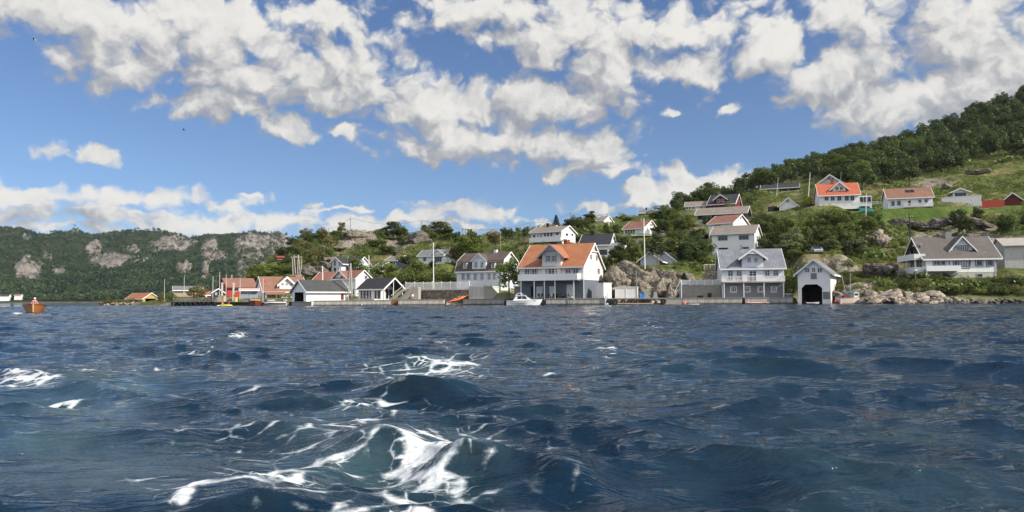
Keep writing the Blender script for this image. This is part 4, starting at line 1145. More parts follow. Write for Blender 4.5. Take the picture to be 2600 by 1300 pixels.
def B_behind():
    h = House('house', 'white two storey house with brown roof and wide balcony above the orange villa', 'house', 1349, 1426, 618, 196, -28, pxB=1461, eave=590)
    h.gable(WHITE, T_GRBR, (1400, 575), oe=.8)
    for (a, b_, c_, d_) in ((1353, 596, 1360, 603), (1364, 595.5, 1368, 602), (1372, 594, 1376, 602), (1381, 590.5, 1387, 601), (1389, 590.5, 1395, 601), (1397, 590, 1403, 600.5), (1411, 590, 1420, 597)): h.window('F', a, b_, c_, d_, 1, 1)
    h.balcony(1344, 1424, 605, 614, d=1.6, posts=(1350, 1380, 1418)); h.window('R', 1436, 592, 1442, 599, 1, 1); h.window('R', 1450, 593, 1455, 599, 1, 1); h.chimney(1391, 568, BLACK, .7)
    h = House('house', 'small house with plain red roof peeping over the brown roofed house', 'house', 1364, 1398, 598, 212, -28, W=7, eave=584)
    h.gable(WHITE, T_REDBR, (1385, 574))
    h = House('brick_shed', 'little red brick shed beside the wide balcony', 'shed', 1431, 1439, 620, 190, -28, W=2, eave=609)
    h.gable(plain('red_painted_wall', (.33, .05, .04), .8), T_REDBR, (1435, 606), oe=.1, og=.1)
    h = House('house', 'cream house with steep black roof and white corner balcony right of the orange villa', 'house', 1473, 1547, 656, 172, -20, pxB=1564, eave=622)
    h.gable(WHITEV, T_DARK, (1520, 594)); h.window('F', 1522, 634, 1541.5, 647, 2, 1, frame=DARKB)
    h.balcony(0, 0, 0, 0, d=2.6, face='R', box=(.3, h.W-.5, h.H+.3, h.H-1.2)); h.chimney(1505, 587, BLACK, .8)
    h.balcony(1515, 1552, 650, 657, d=1.4, style='panel', posts=(1545,))
    h = House('house', 'white house with red brown roof, narrow dark windows and gable porch on the slope', 'house', 1583, 1634, 598, 222, -35, pxB=1671, eave=582)
    h.gable(WHITE, T_REDBR, (1625, 561)); 
    for a in (1588, 1594.5, 1601, 1607.5): h.window('F', a, 583, a+4, 592.5, 1, 1, frame=NAVYB)
    h.window('R', 1652, 580, 1669, 588.5, 2, 1); h.window('R', 1650, 569, 1657, 573, 2, 1); h.chimney(1626, 556, POLEM, .6)
    h.balcony(0, 0, 0, 0, d=1.5, face='R', box=(1.0, h.W, 1.2, -.1))
    h = House('house', 'grey roofed cabin with red wall end alone on the skyline', 'house', 1622, 1663, 549, 290, -12, W=7, eave=541)
    h.gable(REDB, T_GREY, (1640, 532)); h.window('F', 1625, 541.5, 1640, 548, 4, 1); h.chimney(1641, 528, BLACK, .7)
    h = House('house', 'small tan roofed house at the skyline beside the tall round tree', 'house', 1514, 1533, 566, 268, -32, W=8, eave=561)
    h.gable(WHITE, T_GRBR, (1527, 549.5))
    h = House('house', 'low grey brown roof of a house at the skyline with small black chimney', 'house', 1553, 1594, 567, 285, -18, W=8, eave=562)
    h.gable(WHITE, T_GREY, (1572, 555)); h.chimney(1566, 550, BLACK, .8)
    h = House('house', 'long low white house with brown roof on the ridge next to the red house', 'house', 1740, 1792, 533, 262, -20, W=7, eave=524)
    h.gable(WHITE, T_GRBR, (1765, 511.5)); 
    for a in (1743, 1749, 1758, 1778): h.window('F', a, 525, a+4.5, 531, 1, 1)
    h = House('house', 'dark red house with black roof and white gables on the ridge', 'house', 1797, 1866, 533, 255, -25, pxB=1884, eave=520)
    h.gable(DKRED, T_DARK, (1845, 494), bw=.4); h.dormer(1817, 1842, 504, 1829, 492.5, DKRED, T_DARK, oe=.8, og=.6, z0=h.H-1.5, bw=.45)
    h.window('F', 1820, 506, 1828, 514, 2, 1, off=.02); h.window('F', 1831, 505.5, 1839, 513.5, 2, 1, off=.02); h.window('R', 1874, 505, 1880, 512, 2, 1)
    h = House('house', 'long black house with low brown roof and balcony, second row below the red house', 'house', 1772, 1893, 576, 225, -24, W=9, eave=544)
    h.gable(DARKB, T_GRBR, (1835, 526), oe=1.0, og=.8, basemat=BASEM, zb=2.2)
    h.window('F', 1790, 543, 1807, 556, 3, 1); h.window('F', 1836, 541, 1846, 550, 2, 1); h.window('F', 1872, 540, 1884, 547, 2, 1); h.balcony(1880, 1912, 543.5, 553, d=2.2, style='rail', mat=DARKB)
    h.window('F', 1790, 563, 1796, 567, 1, 1)
    h = House('house', 'white house with red brown roof squeezed behind the brown roofed white house', 'house', 1800, 1862, 616, 198, -38, pxB=1903, eave=569)
    h.gable(WHITE, T_REDBR, (1860, 545.5)); h.window('F', 1813, 569, 1830, 574, 3, 1); h.window('R', 1878, 551, 1882, 556, 1, 1); h.window('F', 1803, 594, 1809, 604, 1, 1)
    h = House('house', 'tall plain white house with weathered brown roof directly behind the grey roofed villa', 'house', 1808, 1917, 652, 172, -28, pxB=1932, eave=594.5)
    h.gable(WHITE, T_GRBR, (1870, 572.5))
    for (a, b_, c_, d_) in ((1823, 598.8, 1847.5, 610.5), (1876, 597, 1901, 608.5), (1824.6, 628.7, 1848.3, 636), (1882, 626.7, 1901.4, 634)): h.window('F', a, b_, c_, d_, 3, 1, frame=GREYTRIM)
    h.window('R', 1920.5, 598, 1923, 612, 1, 1); h.window('R', 1926.5, 600, 1929, 615, 1, 1)
    h.balcony(1800, 1826, 646, 654.5, d=1.8, posts=(1803, 1815), pbot=-3)
    # grey roofed waterfront house
    h = House('villa', 'white waterfront house with blue grey tiled roof, white gable dormer and full width railed balcony', 'house', 1834, 1992, 755.5, 137.3, -10, W=8.5, eave=680, drop=1.5)
    zb = h.uz(1910, 717.5)[1]
    h.gable(boards('cool_white_boards', (.74, .76, .80), .17), T_BLUEG, (1910, 632), basemat=GREYB, zb=zb, bw=.3)
    h.dormer(1884, 1937.5, 652, 1909.5, 630.5, MATS['cool_white_boards'], T_BLUEG, vd=-.2, oe=.75, og=.7, orn=True, z0=zb+.05, bw=.4)
    for a in (1897, 1914): h.window('F', a, 653.5, a+10, 666, 2, 3, off=.22)
    for (a, b_, c_, d_, n_) in ((1848, 687, 1861, 711, 4), (1869.6, 687.8, 1883, 711, 4), (1942, 687, 1954.4, 701, 3), (1963, 686.5, 1976.6, 701, 3)): h.window('F', a, b_, c_, d_, 2, n_)
    h.window('F', 1902, 687.5, 1921, 714, 2, 4, off=.22, name='glass_door')
    for (a, b_) in ((1856, 1869.6), (1890, 1903.5), (1925, 1937.5), (1959, 1970.7)): h.window('F', a, 728.5, b_, 741, 3, 3, off=-.04, surround=TRIM)
    h.balcony(1833, 1993, 702, 718, d=1.7, style='rail', posts=(1838.5, 1888.5, 1940, 1989), pbot=-.6); h.corners()
    h.chimney(1882, 622, METAL, .35, False)
    h = House('house', 'grey gabled house half sunk behind the big rock outcrop', 'house', 1626, 1674, 674, 158, -22, W=7, eave=660)
    GW = boards('pale_grey_boards', (.52, .56, .60), .2, True)
    h.gable(GW, T_SLATE, (1650, 639), 'v', oe=.8)
    w = House('wing', None, None, 1662, 1712, 674, 162, -22, W=8, eave=661); w.gable(GW, T_SLATE, (1688, 638), 'v', oe=.8)
    w.root.parent = h.root; w.root.matrix_parent_inverse = Matrix.LocRotScale(h.O, Matrix.Rotation(h.yaw, 3, 'Z'), None).inverted()

def B_right():
    h = House('house', 'wide white house with grey brown roof and blue window trim above the shore rocks', 'house', 2353, 2533, 705, 130, -9, W=9, eave=655, drop=2.5)
    zb = h.uz(2450, 691.5)[1]
    h.gable(WHITEV, tiles('roof_taupe', (.115, .10, .092), (.17, .15, .135), dark=.5), (2400, 601.5), basemat=BASEM, zb=zb, bw=.22, og=.7)
    h.dormer(2415, 2468.6, 630.5, 2443, 599, WHITEV, MATS['roof_taupe'], vd=1.4, oe=.6, og=.5, z0=h.H+.6)
    for (a, b_, c_, d_) in ((2424.2, 625, 2440, 639.5), (2443, 624.6, 2458.7, 639.5)): h.window('F', a, b_, c_, d_, 3, 3, off=-1.38, surround=BLUETRIM)
    for (a, b_, c_, d_, n_) in ((2370.4, 660, 2386.6, 673.3, 2), (2388.4, 660, 2400.3, 673.3, 1), (2421.7, 660, 2431, 673.3, 1), (2478, 658.7, 2494.2, 674.2, 1), (2505.3, 658.3, 2521.6, 674.2, 1)): h.window('F', a, b_, c_, d_, n_, 1, surround=BLUETRIM)
    h.window('F', 2434.5, 661, 2460, 680, 6, 4, surround=BLUETRIM, name='glass_door')
    h.window('F', 2480.6, 695, 2494.6, 702.9, 1, 1, off=-.04, frame=GREYTRIM)
    for x in (2409, 2432.2, 2462): h.panel('blue_post', BLUETRIM, 'F', x, 655.5, x+1.6, 674, d=.1)
    h.balcony(2352, 2440, 675, 687.5, d=1.6, style='panel', posts=(2353.5,), pbot=-2)
    w = h.W
    h.balcony(0, 0, 0, 0, d=1.8, face='L', box=(.2, w-.4, h.H+.75, h.H-.25)); h.balcony(0, 0, 0, 0, d=1.8, face='L', box=(0, w-.4, zb+1.0, zb-.1))
    for k_ in (.3, w*.5, w-.6): M().box(-1.75, k_, -2.5, -1.62, k_+.12, h.H-.26).build('post', TRIM, h.root)
    m = M()       # glazed strip in the shaded left gable
    h.window('L', 0, 0, 0, 0, 3, 1, box=(w*.22, h.H+.9, w*.78, h.H+2.4), frame=GREYTRIM); h.panel('gable_beam', TRIM, 'L', 0, 0, 0, 0, box=(w*.2, h.H+2.6, w*.8, h.H+2.75))
    h.window('L', 0, 0, 0, 0, 2, 1, box=(w*.2, zb+.9, w*.45, zb+2.3)); h.window('L', 0, 0, 0, 0, 2, 1, box=(w*.6, zb+.2, w*.8, zb+2.3))
    h.panel('garage_door', boards('grey_slat_door', (.36, .38, .40), .3), 'F', 2376, 692.5, 2418, 715, d=.05, off=-.04)
    h.chimney(2405, 590, plain('grey_chimney', (.28, .26, .24), .9), 1.0, False); h.down('F', h.L-.1, DARKB)
    h = House('barn', 'plain grey barn with pale roof cut off by the right edge', 'barn', 2553, 2700, 702, 142, -18, pxB=2522, eave=624)
    h.gable(boards('grey_barn_boards', (.50, .49, .46), .25, True, grime=.4), plain('pale_sheet_roof', (.36, .33, .29), .8, .2, 1, grime=.3), (2600, 603.5), barge=None)
    h = House('house', 'white house with bright orange roof and white dormer on the terrace hill', 'house', 2081, 2183, 522, 205, -14, W=8, eave=495.5)
    h.gable(WHITE, T_BRIGHT, (2130, 465)); h.dormer(2114, 2147, 477.5, 2129, 461, WHITE, T_BRIGHT, vd=1.0, oe=.9, og=.6, z0=h.H+.2, bw=.3)
    for a in (2121, 2132): h.window('F', a, 474.5, a+8.5, 483, 2, 1, off=-.98)
    for a in (2093.5, 2109, 2126, 2145, 2159): h.window('F', a, 497, a+10, 509, 2, 1, frame=GREYTRIM)
    h.chimney(2113, 456, BRICK, .8)
    m = M(); a0 = h.L+.05; m.box(a0, 1, -1, a0+3.2, 5, 2.4); sr = m.build('sunroom', TRIM, h.root)
    for q in (.2, 1.2, 2.2): M().box(a0+q, .93, .5, a0+q+.8, .99, 2.1).build('pane', GLASS, sr)
    h = House('house', 'grey white gabled house standing behind the bright orange roof', 'house', 2080, 2136, 492, 222, -22, W=8, eave=465)
    h.gable(boards('grey_white_boards', (.60, .60, .58), .17), T_GREY, (2109, 443), 'v', oe=.9, og=.6, bw=.4); h.window('F', 2101, 451, 2108, 457, 1, 1); h.window('F', 2110.5, 451, 2117, 457, 1, 1)
    h = House('house', 'long white house with flat brown roof and two roof lights above the lawn', 'house', 2255, 2369, 530, 190, -17, W=7, eave=503)
    h.gable(WHITE, T_BROWN, (2300, 477.5), bw=.3)
    for (a, b_, c_, d_) in ((2263, 511, 2271.5, 522.6), (2277.7, 510, 2287, 521.5), (2331.8, 507, 2339.5, 517), (2347.6, 506, 2355.4, 515)): h.window('F', a, b_, c_, d_, 2, 2, frame=GREYTRIM)
    h.panel('door', DKRED, 'F', 2306, 509, 2312.5, 522)
    for k_ in (.44, .55):
        z_ = h.H+h.slope*1.9; a = h.L*k_
        M().add([(a, 1.6, h.H+h.slope*1.6+.23), (a+.9, 1.6, h.H+h.slope*1.6+.23), (a+.9, 2.5, h.H+h.slope*2.5+.23), (a, 2.5, h.H+h.slope*2.5+.23),
                 (a, 1.6, h.H+h.slope*1.6+.33), (a+.9, 1.6, h.H+h.slope*1.6+.33), (a+.9, 2.5, h.H+h.slope*2.5+.33), (a, 2.5, h.H+h.slope*2.5+.33)],
                [(0,3,2,1),(4,5,6,7),(0,1,5,4),(1,2,6,5),(2,3,7,6),(3,0,4,7)]).build('roof_light', GLASS, h.root)
    h.balcony(0, 0, 0, 0, d=1.5, style='rail', box=(h.L*.35, h.L*.98, 1.05, -.1))
    h = House('house', 'small white gabled summer house with big window behind a white terrace wall', 'house', 2420, 2457, 506, 206, -20, W=6, eave=487.5)
    h.gable(WHITE, TRIM, (2440, 478), 'v', oe=.9, og=.7, bw=.3); h.window('F', 2424, 489, 2454, 501, 3, 1, frame=GREYTRIM)
    h = House('shed', 'dark red shed with white verges at the right end of the lawn', 'shed', 2552, 2592, 524, 196, -30, W=5, eave=506)
    h.gable(DKRED, T_GREY, (2567, 488.5), 'v', oe=.5, og=.5, bw=.35)
    h = House('garage', 'white gabled garage with wide door and small upper window on the hill road', 'garage', 1979, 2025, 541, 222, -22, W=7, eave=523)
    h.gable(WHITE, T_REDBR, (2001, 501.5), 'v', bw=.3); h.panel('garage_door', plain('garage_door_white', (.74, .72, .68), .6), 'F', 1983, 527.5, 2019, 541); h.window('F', 1996, 508, 2003.5, 514.5, 2, 1)
    h = House('house', 'long black house with low dark roof at the edge of the wood', 'house', 1933, 2028, 489, 272, -22, W=8, eave=479.5)
    h.gable(NAVYB, T_DARK, (1980, 467.5), oe=.9)
    for a in (1937, 1944, 1956, 1964, 1972, 2000): h.window('F', a, 480.5, a+5, 488, 1, 1)
    h = House('house', 'tiny red roofed house at the hill foot above the utility poles on the left', 'house', 705, 720, 665, 245, 20, W=6, eave=654)
    h.gable(GREYB, plain('bright_red_roof', (.40, .05, .04), .7), (712, 650), barge=None)
    # two farm houses on the far shore
    h = House('farmhouse', 'white farmhouse with dark roof on the far shore, left edge', 'house', -2, 22, 757, 985, 15, W=9, eave=752, drop=4, dopad=False)
    h.gable(WHITE, T_DARK, (10, 747), bw=.6)
    h = House('farmhouse', 'white farmhouse with red roof on the far shore', 'house', 36, 53, 754, 990, 15, W=8, eave=750.5, drop=4, dopad=False)
    h.gable(WHITE, T_REDBR, (44, 746.5))
for fn in (B_left, B_boathouse, B_centre, B_behind, B_right): fn()

# ------------------------------------------------------------------ quays and walls
def quaymat():
    m_, N, b, o = newmat('quay_planks')
    tc = N.n('ShaderNodeTexCoord'); x, y, z = N.sep(tc.outputs['Object'])
    fr = N.m('FRACT', N.m('DIVIDE', x, .21)); idn = N.m('FLOOR', N.m('DIVIDE', x, .21))
    wn = N.n('ShaderNodeTexWhiteNoise', noise_dimensions='1D'); N.l(idn, wn.inputs['W'])
    n1 = N.noise(N.vm('MULTIPLY', tc.outputs['Object'], (3, 3, .6)), 1.2, 5, .65)
    base = N.mix(N.m('ADD', N.m('MULTIPLY', wn.outputs[0], .55), N.m('MULTIPLY', n1, .5)), rgb(.27, .25, .215), rgb(.62, .585, .52))
    gap = N.ramp(N.m('ABSOLUTE', N.m('SUBTRACT', fr, .5)), .40, .48)
    c = N.mix(N.m('MULTIPLY', gap, .85), base, rgb(.03, .027, .024))
    weed = N.ramp(N.m('ADD', z, N.m('MULTIPLY', N.m('SUBTRACT', n1, .5), .35)), .40, .14)     # weed and wet stain at the tide line
    c = N.mix(N.m('MULTIPLY', weed, .85), c, rgb(.045, .038, .026))
    N.l(c, b.inputs['Base Color']); S(b, 'Roughness', .85); S(b, 'Specular IOR Level', .2)
    bu = N.n('ShaderNodeBump'); bu.inputs['Strength'].default_value = .6; bu.inputs['Distance'].default_value = .04
    N.l(N.m('SUBTRACT', 1.0, gap), bu.inputs['Height']); N.l(bu.outputs[0], b.inputs['Normal'])
    return m_
QUAYM = quaymat()
def stonemat():
    m_, N, b, o = newmat('rubble_stone')
    tc = N.n('ShaderNodeTexCoord'); p = N.vm('MULTIPLY', tc.outputs['Object'], (1, 1, 1.35))
    v = N.n('ShaderNodeTexVoronoi'); v.inputs['Scale'].default_value = 1.9; N.l(p, v.inputs['Vector'])
    e = N.n('ShaderNodeTexVoronoi', feature='DISTANCE_TO_EDGE'); e.inputs['Scale'].default_value = 1.9; N.l(p, e.inputs['Vector'])
    cr = N.n('ShaderNodeSeparateColor'); N.l(v.outputs['Color'], cr.inputs[0])
    c = N.mix(cr.outputs[0], rgb(.13, .11, .09), rgb(.40, .32, .24))
    c = N.mix(N.ramp(e.outputs[0], .09, .02), c, rgb(.10, .09, .075))
    N.l(c, b.inputs['Base Color']); S(b, 'Roughness', .95)
    bu = N.n('ShaderNodeBump'); bu.inputs['Strength'].default_value = .8; bu.inputs['Distance'].default_value = .12
    N.l(N.ramp(e.outputs[0], .0, .15), bu.inputs['Height']); N.l(bu.outputs[0], b.inputs['Normal'])
    return m_
STONE = stonemat()
ORD = ['first', 'second', 'third', 'fourth', 'fifth', 'sixth', 'seventh', 'eighth', 'ninth', 'tenth', 'eleventh', 'twelfth', 'thirteenth', 'fourteenth', 'fifteenth']
FRONT = []       # quay fronts: (px, Y)
def quay(label, pa, Ya, pb, Yb, top=1.2, depth=6.0, mat=None, name='quay', cat='quay', cap=True, over=.0, group='quays along the village shore'):
    A, B = P(pa, 768, Ya), P(pb, 768, Yb)
    L = math.hypot(B.x-A.x, B.y-A.y); a = math.atan2(B.y-A.y, B.x-A.x)
    r = empty(name, (A.x, A.y, 0), a, label, cat, group)
    M().box(0, 0, -2, L, depth, top-.13).build('quay_face', mat or QUAYM, r)
    if cap: M().box(-.05, -.09-over, top-.127, L+.05, depth, top).build('deck', WOODH if (mat is None or mat is QUAYM) else CONC, r)
    FRONT.append((pa, Ya)); FRONT.append((pb, Yb))
    return r, L
def quays():
    quay('concrete quay corner under the open end of the long white boathouse', 741, 152.5, 788, 147, .9, mat=CONC, depth=9)
    r, L = quay('long plank faced quay in front of the two boathouses', 788.5, 147, 992, 149.5, 1.1, depth=9)
    M().box(.2, -.2, -1.5, .45, -.03, 1.15).build('fender_post', TRIM, r)
    M().box(L*.63, -.2, -1.5, L*.63+.12, -.03, .45).build('fender_post', TRIM, r)
    r, L = quay('short brown wooden landing steps let into the plank quay', 992.5, 151, 1010.5, 151, .55, depth=8, mat=plain('brown_timber', (.20, .10, .05), .8), name='landing_steps', cat='steps', cap=False)
    for k_ in range(3): M().box(0, .35+.5*k_, .43+.25*k_, L, 2.0, .42+.25*(k_+1)-.003).build('step', MATS['brown_timber'], r)
    quay('plank faced quay below the rubble wall, ending at the kayak ramp', 1011, 149.5, 1127, 150, 1.22, depth=8)
    quay('plank faced quay in shade between kayak ramp and white motor boat', 1176, 149, 1283, 146, 1.22, depth=9)
    r, L = quay('plank faced quay under the orange roofed villa', 1386, 137, 1541, 135, 1.25, depth=10)
    M().box(L-.35, -.25, -1.5, L, -.03, 1.7).build('fender_post', TRIM, r)
    r, L = quay('rough concrete quay hung with black tyres', 1541.5, 135, 1732, 134, 1.2, depth=9, mat=CONC)
    r2, L2 = quay('plank faced quay left of the grey roofed villa', 1733, 134, 1884.5, 132.8, 1.18, depth=9)
    quay('plank faced quay in front of the grey roofed villa', 1892, 132.8, 2013, 131.8, 1.18, depth=9)
    # slipway between the quays
    A = P(1128, 768, 149.6); m = M()
    m.add([(0, 0, -1.2), (3.7, 0, -1.2), (3.7, 9, 1.6), (0, 9, 1.6), (0, 0, -2), (3.7, 0, -2), (3.7, 9, -2), (0, 9, -2)], [(0,1,2,3),(4,7,6,5),(0,4,5,1),(1,5,6,2),(2,6,7,3),(3,7,4,0)])
    o = m.build('slipway', CONC); o.location = (A.x, A.y-.2, 0.0); tag(o, 'concrete slipway with kayaks between two plank quays', 'slipway')
    FRONT.extend([(1127.5, 152.5), (1175, 152.5), (1283.5, 146.5), (1385.5, 139.5)])
    # tyres on the concrete quay: the frame of the quay
    a = r.rotation_euler.z
    for i, (X_, w_) in enumerate(((345,1),(395,1),(470,1),(620,.8),(738,.8),(812,.9),(910,1),(985,.9),(1025,1),(1070,1),(1135,.9),(1210,.7),(1335,.9),(1392,1))):
        px = 1500+X_*.132; Yq = 135-(px-1541.5)/190.5
        p = P(px, 765, Yq)
        t = M().torus((0, 0, 0), .40*w_, .13, 'y').build('tyre', BLACK, smooth=True)
        t.location = (p.x, Yq-.18, .52+.05*math.sin(i*3)); t.rotation_euler = (R(6), 0, a+R(random.uniform(-14, 14)))
        tag(t, '%s black tyre from the left on the rough concrete quay' % ORD[i], 'tyre', 'tyres on the concrete quay')
    p = P(1566, 768, 134.6); q = P(1656, 768, 134.2)
    o = M().tube([(p.x, p.y-.8, .18), (q.x, q.y-.9, .14)], .14, 8).build('timber_log', plain('pale_log', (.36, .24, .15), .9)); tag(o, 'long pale log floating along the tyre quay', 'log')
    for x in (1657, 1672):
        p = P(x, 766, 134.3); o = M().box(-.25, -.12, -.22, .25, .12, .22).build('fender_block', plain('cream_float', (.65, .48, .35), .7)); o.location = (p.x, p.y-.35, .5)
        tag(o, 'pale square fender block hanging among the quay tyres', 'fender', 'pale fender blocks')
    # tyre pier on the left
    A, B = P(438, 768, 173), P(546, 768, 170)
    L = B.x-A.x; r = empty('pier', (A.x, A.y, 0), math.atan2(B.y-A.y, L), 'old timber pier with beam rail, hung with a row of black tyres', 'pier')
    m = M()
    for k_ in range(14): m.tube([(L*k_/13., .1, -2), (L*k_/13., .1, 1.0)], .13, 6)
    m.build('piles', INNER, r)
    M().box(-.1, 0, .95, L+.1, 7, 1.22).build('deck', WOODH, r)
    m = M(); m.box(-.1, .02, 1.75, L, .14, 1.88); m.box(-.1, .03, 1.42, L, .12, 1.52)
    for k_ in range(12): m.box(L*k_/11.5, .15, 1.222, L*k_/11.5+.12, .27, 1.9)
    m.build('rail', WOOD, r); M().box(.1, .35, -2, L-.1, 6.5, .94).build('backing', INNER, r)
    for i, px in enumerate((441, 452.6, 465.7, 477.8, 490, 503, 514, 527, 538.5)):
        Yq = 173-(px-438)/108*3; p = P(px, 766, Yq)
        t = M().torus((0, 0, 0), .43, .15, 'y').build('tyre', BLACK, smooth=True); t.location = (p.x, Yq-.2, .48); t.rotation_euler = (R(5), 0, R(random.uniform(-20, 20)))
        tag(t, '%s big black tyre from the left on the old timber pier' % ORD[i], 'tyre', 'tyres on the timber pier')
    FRONT.extend([(438, 176), (546, 173)])
    r, L = quay('low dark plank dock behind the moored boats', 548, 169, 741, 164, .95, depth=8, mat=INNER, cat='dock', name='dock')
    m = M()
    for k_ in range(9): m.box(L*k_/9., .3, .97, L*k_/9.+.15, .45, 1.75)
    m.box(L*.45, .3, 1.4, L, .42, 1.52); m.build('rail', WOOD, r)
    quay('low stone edge under the ochre boat shed', 330, 246, 404, 243, .8, depth=6, mat=CONC)

def wall_strip(name, label, cat, pa, Ya, pb, Yb, rt, rb, mat, th=.4, z0=None, z1=None, group=None):
    """upright wall from column pa to pb between two picture rows (read at the left end)"""
    A, B = P(pa, rb, Ya), P(pb, rb, Yb)
    L = math.hypot(B.x-A.x, B.y-A.y); a = math.atan2(B.y-A.y, B.x-A.x)
    zb = A.z if z0 is None else z0; zt = zat(rt, A.x, A.y) if z1 is None else z1
    r = empty(name, (A.x, A.y, zb), a, label, cat, group)
    if mat: M().box(0, 0, -.8, L, th, zt-zb).build('wall', mat, r)
    return r, L, zt-zb
def picket(r, L, z, h, pitch=.16, mat=TRIM, cap=True, y=0.05):
    m = M(); n = int(L/pitch)
    for i in range(n): m.box(i*pitch, y, z+.05, i*pitch+.07, y+.03, z+h)
    m.box(0, y+.035, z+.15, L, y+.075, z+.24); m.box(0, y+.035, z+h-.25, L, y+.075, z+h-.15)
    m.build('pickets', mat, r)
    k_ = max(1, int(L/2.0))
    for i in range(k_+1):
        x = L*i/k_
        M().box(x-.07, y+.08, z, x+.07, y+.22, z+h+.14).build('post', mat, r)
def walls():
    r, L, h = wall_strip('retaining_wall', 'rubble stone retaining wall under the white picket fence', 'wall', 1046, 158, 1190, 154, 735, 759, STONE, 3.0)
    f, L2, h2 = wall_strip('picket_fence', 'long white picket fence on top of the rubble wall', 'fence', 1029, 157.6, 1190, 153.6, 717, 735, None)
    picket(f, L2, 0, h2); M().box(0, .3, -.2, L2, .6, .02).build('plinth', TRIM, f)
    M().box(-.05, -.02, -3.0, L2*.1, 3, -.19).build('abutment', CONC, f)
    r, L, h = wall_strip('garage', 'flat topped cream garage with three bays and balustrade below the manor house', 'garage', 1190.5, 153, 1228, 151, 728.5, 752, plain('cream_render', (.66, .62, .52), .85, .1, 1, grime=.1), 5.5)
    for k_ in (.02, .35, .68): M().box(L*k_+.1, -.04, -.1, L*(k_+.3), -.003, h*.86).build('bay_panel', MATS['painted_plinth'], r)
    M().box(-.1, -.12, h+.002, L+.1, 5.5, h+.14).build('roof_slab', TRIM, r); picket(r, L, h+.14, 1.0, .22, y=-.1)
    r, L, h = wall_strip('retaining_wall', 'low grey concrete wall running back from the cream garage', 'wall', 1228.5, 151.2, 1262, 162, 730, 752, DKCONC, .5)
    # stairs and ramp wall to the left of the rubble wall
    A = P(1013, 760, 154); r = empty('ramp_wall', A, R(-12), 'sloping concrete stair wall with white handrail beside the white porch', 'stair wall')
    M().prism([(0, -.8), (0, .3), (3.0, 2.5), (4.2, 2.5), (4.2, -.8)], 0, 1.6, 'v').build('wall', CONC, r)
    M().tube([(0, -.05, .9), (3.0, -.05, 3.2), (3.6, -.05, 3.5)], .07, 6).build('handrail', TRIM, r)
    A = P(990, 760, 153.5); r = empty('stairs', A, R(-12), 'weathered wooden stairs rising behind the white porch', 'stairs')
    M().prism([(0, -.5), (0, .1), (2.9, 2.3), (2.9, 1.7), (.6, -.5)], 0, .3, 'v').build('stringer', WOOD, r); M().prism([(0.2, .8), (3.1, 3.0), (3.1, 2.85), (.2, .65)], -.05, .05, 'v').build('handrail', TRIM, r)
    # block terrace wall left of the grey villa
    r, L, h = wall_strip('terrace_wall', 'grey block terrace wall between rock outcrop and grey roofed villa', 'wall', 1724, 142, 1836, 139.5, 724.5, 757, None, 3)
    bw = tiles('block_wall', (.25, .23, .20), (.36, .34, .30), pitch=.40, colw=.55, dark=.25); M().box(0, 0, -.8, L, 4, h).build('wall', bw, r)
    f, L2, h2 = wall_strip('terrace_railing', 'white railing with pale glass panels on the block terrace wall', 'railing', 1731, 141.7, 1829, 139.6, 711, 724.5, None)
    for i in range(6): M().box(L2*i/5-.05, 0, .02, L2*i/5+.05, .1, h2).build('post', TRIM, f)
    M().box(0, .01, h2-.09, L2, .09, h2-.01).build('top_rail', TRIM, f)
    gl = plain('frosted_panel', (.48, .50, .50), .3, .05, 1)
    for i in range(5): M().box(L2*i/5+.06, .03, .08, L2*(i+1)/5-.06, .06, h2-.1).build('glass_panel', gl, f)
    A = P(1712, 757, 138.6); r = empty('stairs', A, R(0), 'steep metal stairs climbing from the quay to the terrace wall', 'stairs')
    for i in range(11): M().box(.12*i, 0, .22*i, .12*i+.35, .9, .22*i+.05).build('step', METAL, r)
    M().box(1.3, -.05, -.2, 1.4, .05, 3.4).build('post', TRIM, r); M().tube([(0, 0, 1), (1.3, 0, 3.4)], .04, 6).build('handrail', TRIM, r)
    wall_strip('stone_wall', 'dry stone wall above the terrace left of the grey roofed villa', 'wall', 1790, 148.5, 1834, 147.5, 681, 705, STONE, 1.0)
    f, L2, h2 = wall_strip('garden_railing', 'thin white railing above the dry stone wall', 'railing', 1788, 149.5, 1834, 149, 671, 680, None)
    M().box(0, 0, h2-.08, L2, .08, h2).build('top_rail', TRIM, f)
    for i in range(4): M().box(L2*i/3-.04, .0, -.6, L2*i/3+.04, .08, h2-.08).build('post', TRIM, f)
    # hill fences
    f, L2, h2 = wall_strip('garden_fence', 'low white scalloped fence along the lawn below the bright orange roof', 'fence', 2122, 201, 2250, 196, 516, 523.5, None)
    picket(f, L2, -.1, h2+.1, .3)
    r, L, h = wall_strip('terrace_wall', 'long white terrace wall around the small summer house', 'wall', 2391, 199, 2492, 194, 503, 521, WHITE, .5)
    M().box(-.05, -.1, h+.002, L+.05, .6, h+.15).build('coping', TRIM, r)
    wall_strip('board_fence', 'red board fence between white terrace wall and dark red shed', 'fence', 2494, 195, 2551, 193.5, 509.5, 524, REDB, .12)
    wall_strip('rail_fence', 'grey roadside guard rail on the upper road near the white gabled house', 'fence', 1540, 215, 1600, 212, 597, 603, plain('pale_rail', (.55, .54, .50), .8), .15)
    wall_strip('terrace_wall', 'pale stone terrace wall beside the modern glazed house', 'wall', 822, 214, 852, 213, 653, 661, plain('pale_sandstone', (.46, .38, .29), .9, .2, 1), .6)
for fn in (quays, walls): fn()

